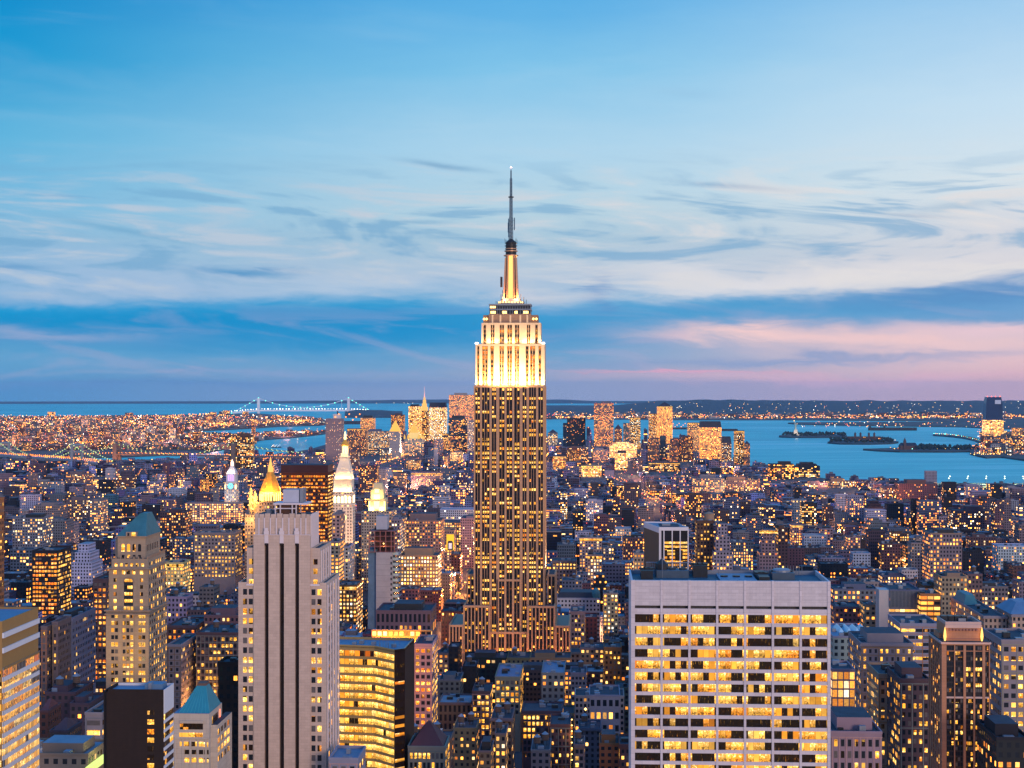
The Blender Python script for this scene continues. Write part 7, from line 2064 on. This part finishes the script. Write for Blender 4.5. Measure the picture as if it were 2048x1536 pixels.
def city():
    r = random.Random(2024)
    man_x, man_y = zip(*MAN_FAR)
    foot = np.array(FOOT); vis = np.array(VIS)
    LOTS = []
    pal_near = ['brown', 'tan', 'beige', 'grey', 'purple', 'red', 'dark', 'concrete', 'white', 'slate', 'brown', 'tan', 'purple', 'dark']
    Yb = 860.0
    while Yb < 6400:
        far = Yb > 2600
        blk = 80 if not far else 66
        for k in range(-13, 13):
            xa, xb = -150 + 280 * k + 15, -150 + 280 * (k + 1) - 15
            if X(-80, Yb) > xb or X(2130, Yb) < xa: continue
            for row in range(2):
                y0 = Yb + row * (blk - 18) / 2
                d = (blk - 18) / 2 - (0 if row else 1.5)
                x = xa
                while x < xb - 8:
                    w = r.uniform(14, 34) if not far else r.uniform(12, 34)
                    w = min(w, xb - x)
                    q = r.random()
                    if Yb < 1500: h = r.uniform(24, 58) if q < .9 else r.uniform(58, 85)
                    elif Yb < 2300: h = r.uniform(16, 50) if q < .92 else r.uniform(50, 75)
                    elif Yb < 3300: h = r.uniform(13, 36) if q < .92 else r.uniform(40, 66)
                    elif Yb < 4700: h = r.uniform(9, 24) if q < .94 else r.uniform(28, 52)
                    else: h = r.uniform(12, 40) if q < .9 else r.uniform(40, 75)
                    pc = CX + F * (x / y0) - (1180 - CX) * 0 + 156 if False else project(x + w / 2, y0, 0)[0]
                    if Yb > 4700:
                        if pc < 640: h = min(h, 30) if q < .8 else r.uniform(34, 52)
                        elif pc > 1480: h = min(h, 22)
                        elif 690 < pc < 950: h *= r.uniform(1, 2.6)
                        elif 1100 < pc < 1470: h *= r.uniform(1, 1.9)
                    if 3000 < Yb < 4900 and pc < 470 and q > .84: h = r.uniform(36, 58)
                    if pc > 1500 and Yb > 3500: h = min(h, 24)
                    if pc < 660 and Yb > 2700:
                        cap = 924 if pc < 480 else 915
                        hm = H - (cap - EY) / F * y0 - drop(x, y0)
                        if r.random() < .96: h = max(6, min(h, hm))
                    dd = d * r.uniform(.75, 1.0)
                    LOTS.append([x + .3, x + w - .3, y0, y0 + dd, h])
                    x += w + (r.uniform(2, 7) if r.random() < .12 else 0)
        Yb += blk
    out = []
    for x0, x1, y0, y1, h in LOTS:
        g = drop(x0, y0)
        pa, pb = project(x0, y0, 0)[0], project(x1, y0, 0)[0]
        pa2, pb2 = project(x0, y1, 0)[0], project(x1, y1, 0)[0]
        pl, pr_ = min(pa, pa2), max(pb, pb2)
        if pr_ < -40 or pl > 2090: continue
        gy = project((x0 + x1) / 2, y1, g)[1]
        if gy < np.interp((pa + pb) / 2, man_x, man_y) + 3: continue
        if any(abs((x0 + x1) / 2 - np.interp(y0, (2600, 2980, 4200, 4600), (232, 204, 93, 60))) < 13 + (x1 - x0) / 2 for _q in (0,) if 2650 < y0 < 4500): continue
        if np.any((foot[:, 0] < x1) & (foot[:, 1] > x0) & (foot[:, 2] < y1) & (foot[:, 3] > y0)): continue
        m = (vis[:, 0] < pr_) & (vis[:, 1] > pl) & (vis[:, 4] > y0)
        lim = -1e9
        if m.any(): lim = vis[m, 3].max()
        zt = g + h
        top = project(x0, y0, zt)[1]
        if top < lim:
            zt = H - (lim - EY) / F * (y0 / ray(pa)[1])
            if zt - g < 8 or lim > 1530: continue
        if project(x0, y0, zt)[1] > 1545: continue
        # 5th avenue canyon and other streets keep clear by construction
        out.append(dict(x0=x0, x1=x1, y0=y0, y1=y1, g=g, z=zt, pl=pa, pr=pb, py=project(x0, y0, zt)[1], pg=project(x0, y0, g)[1]))
    # what shows: paint far to near at half size
    Wd, Hd = 1024, 768
    buf = np.full((Hd, Wd), -1, np.int32)
    items = [(o['y0'], i, o['pl'], o['pr'], o['py'], o['pg']) for i, o in enumerate(out)] + [(v[4], -1, v[0], v[1], v[2], v[3]) for v in VIS]
    for Y, i, a, c, t, b_ in sorted(items, key=lambda q: -q[0]):
        buf[max(0, int(t / 2)):max(0, int(b_ / 2) + 1), max(0, int(a / 2)):max(0, int(c / 2) + 1)] = i
    cnt = np.bincount(buf[buf >= 0], minlength=len(out))
    order = np.argsort(-cnt)
    chosen = [int(i) for i in order[:270] if cnt[i] >= 24]
    cset = set(chosen)
    used = set()
    SZ = lambda h: 'low' if h < 26 else 'medium' if h < 52 else 'tall'
    LITW = [('dark windows', .05), ('few lights', .16), ('many lights', .34), ('bright rows', .58)]
    ROOFW = [('flat roof', ''), ('roof tank', 't'), ('roof house', 'p'), ('pale roof', 'W'), ('black roof house', 'pd'), ('bluish roof', 'b'), ('two roof tanks', 'T'), ('stepped top', 's')]
    stuff = MB(); rest_roof = [ROOF, ROOF, ROOFBLUE, ROOF, ROOFPALE]
    seed = 500.0
    for i, o in enumerate(out):
        h = o['z'] - o['g']; Y = o['y0']
        rr = random.Random(i * 13 + 5)
        if i in cset:
            pc, pm = (o['pl'] + o['pr']) / 2, o['py'] + 10
            near = sorted(LM, key=lambda l: (l[0] - pc) ** 2 + (1.6 * (l[1] - pm)) ** 2)
            for attempt in range(60):
                lx, ly, ln = near[min(attempt // 24, 2)]
                dx, dy = pc - lx, pm - ly
                rel = ('right of' if dx > 0 else 'left of') if abs(dx) > abs(dy) * .9 else ('below' if dy > 0 else 'beyond')
                col = rr.choice(pal_near); lw, lit = LITW[min(3, int(abs(rr.gauss(0, 1.25))) if rr.random() < .6 else rr.randrange(4))]
                rw, opt = rr.choice(ROOFW if Y > 1500 or rr.random() < .4 else [ROOFW[1], ROOFW[6], ROOFW[1], ROOFW[4]])
                if opt == 's' and (h < 40 or o['x1'] - o['x0'] < 16): continue
                kind = 'row_house' if h < 16 else rr.choice([L_, A_, L_, O])
                word = {'row_house': 'house', L_: 'loft', A_: 'flats', O: 'office'}[kind]
                lab = f"{SZ(h)} {col} {word} with {rw} and {lw}, {rel} {ln}"
                if lab not in used: break
            used.add(lab)
            grp = 'small city buildings ' + {'row_house': 'of house size', L_: 'of loft type', A_: 'of flats', O: 'of offices'}[kind]
            m_ = sum(CO[col]) / 3; c = tuple((v * .6 + m_ * .4 * tt) * (.68 if Y < 2600 else .8) for v, tt in zip(CO[col], (.6, .8, 1.6)))  # part of the blue street shade is mixed into these wall colours
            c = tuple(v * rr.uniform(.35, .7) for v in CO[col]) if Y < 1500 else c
            bay = rr.choice([2.8, 3.2, 3.8]); fh = rr.choice([3.5, 3.8, 4.2])
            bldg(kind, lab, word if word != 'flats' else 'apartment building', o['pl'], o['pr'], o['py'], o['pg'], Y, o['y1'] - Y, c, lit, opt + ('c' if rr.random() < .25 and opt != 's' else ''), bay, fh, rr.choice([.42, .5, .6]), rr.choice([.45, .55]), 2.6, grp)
            continue
        col = rr.choice(pal_near)
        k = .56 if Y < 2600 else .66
        m_ = sum(CO[col]) / 3; shade_tint = (.42, .66, 1.85)
        c = tuple((v * .34 + m_ * .66 * tt) * k * rr.uniform(.75, 1.15) for v, tt in zip(CO[col], shade_tint))  # walls darkened and turned blue to stand for shadowed streets
        q = rr.random()
        lit = rr.uniform(.0, .12) if q < .55 else rr.uniform(.1, .3) if q < .88 else rr.uniform(.4, .75)
        s = max(1.0, Y / 2600)
        seed += 1.37
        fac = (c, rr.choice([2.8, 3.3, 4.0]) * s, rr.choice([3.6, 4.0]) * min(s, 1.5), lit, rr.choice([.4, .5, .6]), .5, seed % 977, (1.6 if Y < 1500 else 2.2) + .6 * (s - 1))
        rf = rr.choice(rest_roof)
        w, d = o['x1'] - o['x0'], o['y1'] - Y
        if rr.random() < .22: fac = (fac[0], 6.0 * s, fac[2], lit, .9, .48, fac[6], fac[7])      # ribbon windows
        if rr.random() < .3 and h > 18 and w > 12:      # a set back upper part
            zs = o['z'] - h * rr.uniform(.18, .4); a = rr.uniform(.0, .3); e = rr.uniform(.0, .3)
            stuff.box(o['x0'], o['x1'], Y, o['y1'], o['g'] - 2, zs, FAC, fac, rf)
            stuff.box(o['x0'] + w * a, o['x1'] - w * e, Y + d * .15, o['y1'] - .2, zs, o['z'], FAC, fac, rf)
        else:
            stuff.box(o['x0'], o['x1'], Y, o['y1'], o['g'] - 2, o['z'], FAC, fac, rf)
        if rr.random() < .55 and w > 9:
            a, e = rr.uniform(.05, .5), rr.uniform(.2, .4)
            stuff.box(o['x0'] + w * a, o['x0'] + w * (a + e), Y + d * .25, Y + d * .7, o['z'], o['z'] + rr.uniform(2.4, 5), mat('roof_house', (.12, .11, .12), .85, .3, .1), roof=rf)
        if rr.random() < .3 and Y < 3600:
            cx, cy = o['x0'] + w * rr.uniform(.2, .8), Y + d * .5
            stuff.lathe(cx, cy, [(1.8, o['z'] + 2), (1.8, o['z'] + 5.4), (.1, o['z'] + 7)], WOOD, 7)
        if Y < 3000:
            stuff.box(o['x0'], o['x1'], Y - .2, Y + .2, o['z'] - .6, o['z'] + .9, mat('coping', (.16, .16, .18), .85, .3, .1))
    s_ = stuff.build('small_distant_buildings')
    tag(s_, 'mass of small buildings filling the streets between the larger ones', 'buildings', kind='stuff')
    return out
CITYLOTS = city()

# ------------------------------------------------------------------ streets alight
def streets():
    r = random.Random(99)
    b = MB()
    for k in range(-12, 13):
        xc = -150 + 280 * k
        y = 1000.0
        while y < 6300:
            if k == 1 and 2400 < y < 5600: y += 34; continue
            for sx in (-11, 11):
                x = xc + sx; z = drop(x, y) + 9
                px, py = project(x, y, z)
                if -20 < px < 2070 and py < 1540 and py > np.interp(px, *zip(*MAN_FAR)) and r.random() < .8:
                    b.bead((x, y, z), max(.5, y * .00032) * r.uniform(.7, 1.4), L_ORANGE if r.random() < .8 else L_WARM)
            y += 34
    y = 922.0
    while y < 6300:
        x = X(-20, y)
        while x < X(2070, y):
            z = drop(x, y) + 8
            px, py = project(x, y, z)
            if py < 1540 and py > np.interp(px, *zip(*MAN_FAR)) and r.random() < .5:
                b.bead((x, y, z), max(.45, y * .00024) * r.uniform(.7, 1.3), r.choice([L_ORANGE, L_ORANGE, L_WARM, L_WHITE, L_RED]))
            x += r.uniform(38, 90)
        y += 80 if y < 2600 else 66
    y = 2700.0
    while y < 4450:
        xc = np.interp(y, (2600, 2980, 4200, 4600), (232, 204, 93, 60))
        for sx in (-9, 9):
            b.bead((xc + sx + r.uniform(-3, 3), y, drop(xc, y) + 8), 1.1 * r.uniform(.6, 1.5), r.choice([L_ORANGE, L_ORANGE, L_ORANGE, L_RED, L_WARM]))
        y += r.uniform(14, 40)
    # lamps and signs seen on roofs and fronts
    for o in CITYLOTS:
        if r.random() < .2:
            x = r.uniform(o['x0'], o['x1']); z = o['g'] + (o['z'] - o['g']) * r.uniform(.3, 1.02)
            b.bead((x, o['y0'] - 1, z), max(.35, o['y0'] * .00024) * r.uniform(.7, 1.4), r.choice([L_ORANGE, L_ORANGE, L_PINK, L_WARM, L_WARM, L_WHITE, L_RED]))
    o = b.build('city_street_lights'); tag(o, 'countless orange and white street lamps between the buildings', 'street lights', kind='stuff')
    # the bright avenue left of the spire skyscraper: single lamps with poles, and their light
    first = None
    for i in range(26):
        y = 1330 + i * 52; s = -1 if i % 2 else 1
        loc = (-150 + s * 10, y, drop(0, y))
        if first is None:
            first = thing('street_lamp', 'sodium street lamp along the glowing avenue beside the spire skyscraper', 'street lamp', loc, 'street lamps of the glowing avenue')
            p = MB(); p.bar((0, 0, 0), (0, 0, 9.5), .12, DARK, 6); p.bar((0, 0, 9.5), (1.8, 0, 10), .08, DARK); p.build('pole', first)
            h = MB(); h.bead((1.9, 0, 9.9), .8, lamp_mat('avenue_lamp', (1, .34, .05), 16)); h.build('lamp_head', first)
        else:
            t = first.copy(); COL.objects.link(t); t.location = loc
            for ch in first.children:
                c = ch.copy(); COL.objects.link(c); c.parent = t
        if i % 2 == 0:
            l = bpy.data.lights.new('street_glow', 'POINT'); l.energy = 105000 * (1 + i * .05); l.color = (1, .33, .07); l.shadow_soft_size = 2
            lo = bpy.data.objects.new('street_glow', l); COL.objects.link(lo); lo.location = (-150, y + 10, 13)
    # pools of street light that colour the walls around them
    for px, py, e, c in ((1255, 972, 1, 0), (1290, 985, 1, 0), (1316, 996, 1.2, 0), (1340, 1006, 1.2, 0), (1362, 1020, 1.2, 0), (1385, 1040, 1, 0), (1160, 1000, 1, 1), (1175, 1005, .8, 1), (1225, 965, 1, 1), (1150, 965, 1, 1), (1115, 950, 1, 1), (1235, 1010, .7, 1),
                         (1770, 1000, .8, 0), (1700, 988, .8, 0), (1560, 985, .8, 1), (410, 985, .9, 0), (430, 950, .9, 0), (300, 985, .8, 1), (240, 975, .8, 1), (60, 985, .9, 0), (30, 1000, .8, 0), (190, 1010, .6, 1), (850, 960, .8, 1), (830, 985, .7, 1), (900, 1000, .6, 1), (1640, 1040, .6, 1), (1930, 1075, .7, 1), (1760, 1050, .6, 1),
                         (1200, 1290, .5, 0), (1250, 1350, .5, 0), (900, 1440, .35, 0), (1180, 1480, .35, 1), (1690, 1390, .5, 1), (1880, 1250, .5, 1), (1120, 1300, .4, 0), (380, 1390, .3, 0), (230, 1400, .3, 0), (940, 1330, .4, 0), (1470, 1010, .8, 1), (1500, 985, .8, 1), (560, 960, .8, 0), (700, 965, .7, 0)):
        x, y, z = ground(px, py)
        l = bpy.data.lights.new('street_glow', 'POINT'); l.energy = 130000 * e * (y / 2500) ** 1.2; l.color = (1, .34, .10) if c == 0 else (1, .40, .28); l.shadow_soft_size = 3
        lo = bpy.data.objects.new('street_glow', l); COL.objects.link(lo); lo.location = (x, y - 8, z + 16)
    # the glow of whole street crossings: one lamp stands for the lamps of a crossing
    n = 0
    for _ in range(4000):
        y = 1000 + 4900 * r.random()
        k = r.randrange(-12, 13); x = -150 + 280 * k
        if r.random() < .55: x += r.uniform(20, 260); y = 860 + 80 * round((y - 860) / 80) - 9 if y < 2600 else y
        px, py = project(x, y, drop(x, y) + 12)
        if not (-30 < px < 2080) or py > 1545 or py < np.interp(px, *zip(*MAN_FAR)) + 3: continue
        if any(f[0] - 2 < x < f[1] + 2 and f[2] - 2 < y < f[3] + 2 for f in FOOT): continue
        if any(o['x0'] - 1 < x < o['x1'] + 1 and o['y0'] - 1 < y < o['y1'] + 1 for o in CITYLOTS): continue
        l = bpy.data.lights.new('street_glow', 'POINT'); l.energy = 12000 * r.choice([.3, .5, .8, 1.2, 3.5]) * (1 + (y / 2600) ** 1.4)
        l.color = r.choice([(1, .28, .05), (1, .32, .08), (1, .32, .22), (1, .55, .25), (1, .40, .12)]); l.shadow_soft_size = 2
        lo = bpy.data.objects.new('street_glow', l); COL.objects.link(lo); lo.location = (x, y, drop(x, y) + r.uniform(8, 22))
        n += 1
        if n >= 520: break
streets()

# ------------------------------------------------------------------ far shores: low houses and their lights
BKN, BKF = list(zip(*BK_NEAR)), list(zip(*BK_FAR))
WFN = list(zip(*[(-700, 873), (300, 867), (420, 861), (500, 857), (560, 853), (640, 851), (655, 849)])); WFF = list(zip(*[(-700, 834), (0, 833), (300, 830), (430, 829), (512, 827), (600, 834), (655, 842)]))
def on_far_land(px, py):
    return np.interp(px, *BKF) + .8 < py < np.interp(px, *BKN) - .5 or np.interp(px, *WFF) + .5 < py < np.interp(px, *WFN) - .5
def far_shores():
    r = random.Random(321)
    hs = MB(); li = MB()
    def put(px, py, hmin, hmax, wmax, lit, k=1.0):
        if px < 660 and not on_far_land(px, py): return
        x, y, z = ground(px, py); D = math.hypot(x, y)
        w, d, h = r.uniform(12, wmax), r.uniform(12, 40), r.uniform(hmin, hmax)
        c = tuple(v * .55 for v in CO[r.choice(['brown', 'tan', 'grey', 'purple', 'red', 'concrete', 'white', 'slate'])])
        hs.box(x, x + w, y, y + d, z - 2, z + 3 + h, FAC, (c, 6 * k, 5 * k, lit, .55, .5, r.uniform(0, 900), 2.0), roof=ROOF)
    for _ in range(2300):
        put(r.uniform(-40, 650), 836 + 66 * r.random() ** 1.5, 6, 18, 60, r.uniform(.0, .2), 1.2)
    for _ in range(90):
        put(r.uniform(-20, 520), r.uniform(845, 905), 30, 75, 34, r.uniform(.2, .5))
    for _ in range(420):
        put(r.uniform(1080, 2080), r.uniform(826, 838.5), 6, 22, 120, r.uniform(.1, .5), 2)
    for _ in range(160):
        put(r.uniform(1960, 2080), r.uniform(868, 912), 8, 40, 60, r.uniform(.2, .6), 1.4)
    for px, w, h in ((445, 30, 60), (438, 24, 52), (418, 30, 45), (485, 24, 50), (250, 34, 40), (95, 30, 48)):
        x, y, z = ground(px, 834); hs.box(x, x + w * 2, y, y + 40, z, z + h, FAC, ((.08, .06, .06), 8, 7, .4, .55, .5, px, 4.0), roof=ROOF)
    o = hs.build('far_shore_houses'); tag(o, 'mass of small houses and sheds on the far shores', 'houses', kind='stuff')
    # lamps: clusters, lines along streets and quays
    mats = [L_ORANGE] * 5 + [L_PINK] * 4 + [L_WARM] * 3 + [L_WHITE] * 2 + [L_RED]
    def lamp(px, py, dz, s=1.0, m=None):
        if px < 660 and py < 920 and not on_far_land(px, py): return
        x, y, z = ground(px, py)
        D = math.hypot(x, y)
        li.bead((x, y, z + dz), D * .00021 * s * r.uniform(.6, 1.35), m or r.choice(mats))
    for _ in range(2600):
        lamp(r.uniform(-30, 655), 834 + 70 * r.random() ** 1.3, r.uniform(8, 22))
    for _ in range(70):
        px, py = r.uniform(-10, 640), 837 + 64 * r.random() ** 1.2
        if not on_far_land(px, py): continue
        x, y, z = ground(px, py)
        l = bpy.data.lights.new('street_glow', 'POINT'); l.energy = 330000 * r.uniform(.4, 2) * (y / 7000) ** 1.5; l.color = r.choice([(1, .30, .10), (1, .34, .26), (1, .4, .3)]); l.shadow_soft_size = 4
        lo = bpy.data.objects.new('street_glow', l); COL.objects.link(lo); lo.location = (x, y - 20, z + 34)
    for _ in range(90):        # clusters
        cx, cy = r.uniform(-10, 640), 836 + 62 * r.random() ** 1.2
        for _ in range(r.randint(6, 22)):
            lamp(cx + r.gauss(0, 11), max(834.5, cy + r.gauss(0, 1.6)), r.uniform(8, 20), 1.25, r.choice([L_ORANGE, L_ORANGE, L_WARM]))
    for a, c, n in (((300, 905), (315, 893), 26), ((255, 930), (370, 936), 34), ((90, 868), (125, 868), 16), ((170, 862), (200, 862), 18), ((370, 878), (420, 880), 24), ((420, 852), (470, 850), 22), ((560, 845), (620, 846), 26), ((0, 848), (60, 850), 22), ((350, 833), (420, 831), 22)):
        for k in range(n):
            f = r.random(); lamp(a[0] + (c[0] - a[0]) * f, a[1] + (c[1] - a[1]) * f + r.gauss(0, .6), 16, 1.5, r.choice([L_ORANGE, L_ORANGE, L_WARM]))
    for _ in range(900):
        px = r.uniform(1092, 2060)
        lamp(px, 838 - abs(r.gauss(0, 3.2)), 10, 1.0)
    for _ in range(260):
        lamp(r.choice([r.gauss(1760, 50), r.gauss(1840, 60), r.gauss(1400, 60), r.gauss(1150, 40), r.gauss(2030, 25)]), 837 - abs(r.gauss(0, 2)), 14, 1.3, r.choice([L_ORANGE, L_ORANGE, L_WARM]))
    for _ in range(90):
        lamp(r.uniform(1580, 2040), r.uniform(845, 856), 8, 1.0)
    for _ in range(200):
        lamp(r.uniform(1955, 2060), r.uniform(862, 912), 12, 1.1)
    for k in range(26):
        f = k / 25; lamp(1868 + 92 * f, 870 + 14 * f * f, 8, .9, L_WARM if k % 3 else L_GREEN)
    for k in range(22):
        lamp(1780 + k * 8.6 + r.uniform(-2, 2), 899.5 + r.uniform(-1.5, 2), 8, .9, r.choice([L_WARM, L_ORANGE, L_GREEN]))
    for k in range(30):
        lamp(1925 + r.uniform(0, 48), 895 + r.uniform(-1.5, 1.5), 9, 1.1, L_ORANGE)
    for k in range(30):
        lamp(1940 + r.uniform(0, 90), 911 + r.uniform(-2, 1.5), 7, 1.2, L_WARM)
    for px in (1620, 1640, 1667, 1688): lamp(px, 872, 14, .8)
    for px in (1700, 1718, 1740, 1790): lamp(px, 886, 14, .9)
    for k in range(26):   # pale low lights of the outer bay and its shore
        lamp(r.uniform(0, 500), 830 + r.uniform(-1, 3), 8, 1.0, L_WHITE)
    # lights scattered over the hills
    for name, x0, x1, ya, yb, n in (('island_hills', 1260, 2060, 803, 832, 210), ('far_coast', 10, 480, 808, 813, 46), ('far_coast', 860, 1250, 804, 812, 50), ('far_coast', 720, 830, 806, 811, 30)):
        h = bpy.data.objects[name]
        for _ in range(n):
            px, py = r.uniform(x0, x1), ya + (yb - ya) * r.random() ** (1.0 if n > 100 else .8)
            dx, dy = ray(px); v = Vector((dx, dy, -(py - EY) / F)).normalized()
            ok, loc, nor, _i = h.ray_cast(Vector((0, 0, H)), v)
            if ok:
                D = loc.length; p = loc - v * 25
                li.bead((p.x, p.y, p.z + 3), D * .00016 * r.uniform(.5, 1.4), r.choice([L_ORANGE, L_WARM, L_WARM, L_WHITE]))
    o = li.build('far_shore_lights'); tag(o, 'countless orange and white lights along the far shores', 'lights', kind='stuff')
    # floodlit sports pier at the near shore
    x, y, z = ground(1960, 978)
    t = thing('sports_pier', 'broad flat pier under bright greenish white floodlights', 'pier', (x, y, z)); og = (x, y, z)
    b = MB(); xa, xb = ground(1872, 978)[0], ground(2075, 978)[0]
    b.box(xa, xb, y, y + 110, z - 2, z + 9, mat('pier_deck', (.22, .22, .18), .85, .2, .02), bottom=False); b.build('deck', t, og)
    b = MB(); b.box(xa + 6, xb - 6, y - .5, y, z + 1, z + 7, lamp_mat('pier_shed_glow', (.9, 1, .45), .9)); b.build('lit_shed_front', t, og)
    first = None
    for k in range(11):
        b = MB(); xx = xa + (xb - xa) * (k + .5) / 11; yy = y + (8 if k % 2 else 100)
        b.bar((xx, yy, z + 9), (xx, yy, z + 26), .3, METAL); b.bead((xx, yy, z + 27), 1.6, lamp_mat('field_floodlight', (.85, 1, .75), 5)); b.build('floodlight_mast', t, og)
    for f in (.15, .5, .85): lampo(t, og, 'POINT', (xa + (xb - xa) * f, y + 50, z + 34), 130000, (.8, 1, .6), 3)
far_shores()
def island_trees():
    r = random.Random(5); b = MB()
    leaf = mat('dark_foliage', (.02, .035, .03), .9, .4, .05)
    for xa, xb, ya, yb, n in ((1565, 1690, 869.5, 874, 150), (1660, 1790, 881, 887.5, 130), (1835, 1960, 896, 902, 130)):
        for _ in range(n):
            px = r.uniform(xa, xb); x, y, z = ground(px, r.uniform(ya, yb)); h = r.uniform(9, 20)
            b.lathe(x, y, [(.6, z + 2), (.6, z + h * .35), (h * .45, z + h * .55), (h * .4, z + h * .85), (0, z + h + 4)], leaf, 6, r.random())
    o = b.build('island_trees'); tag(o, 'dark mass of trees on the harbour islands', 'trees', kind='stuff')
island_trees()
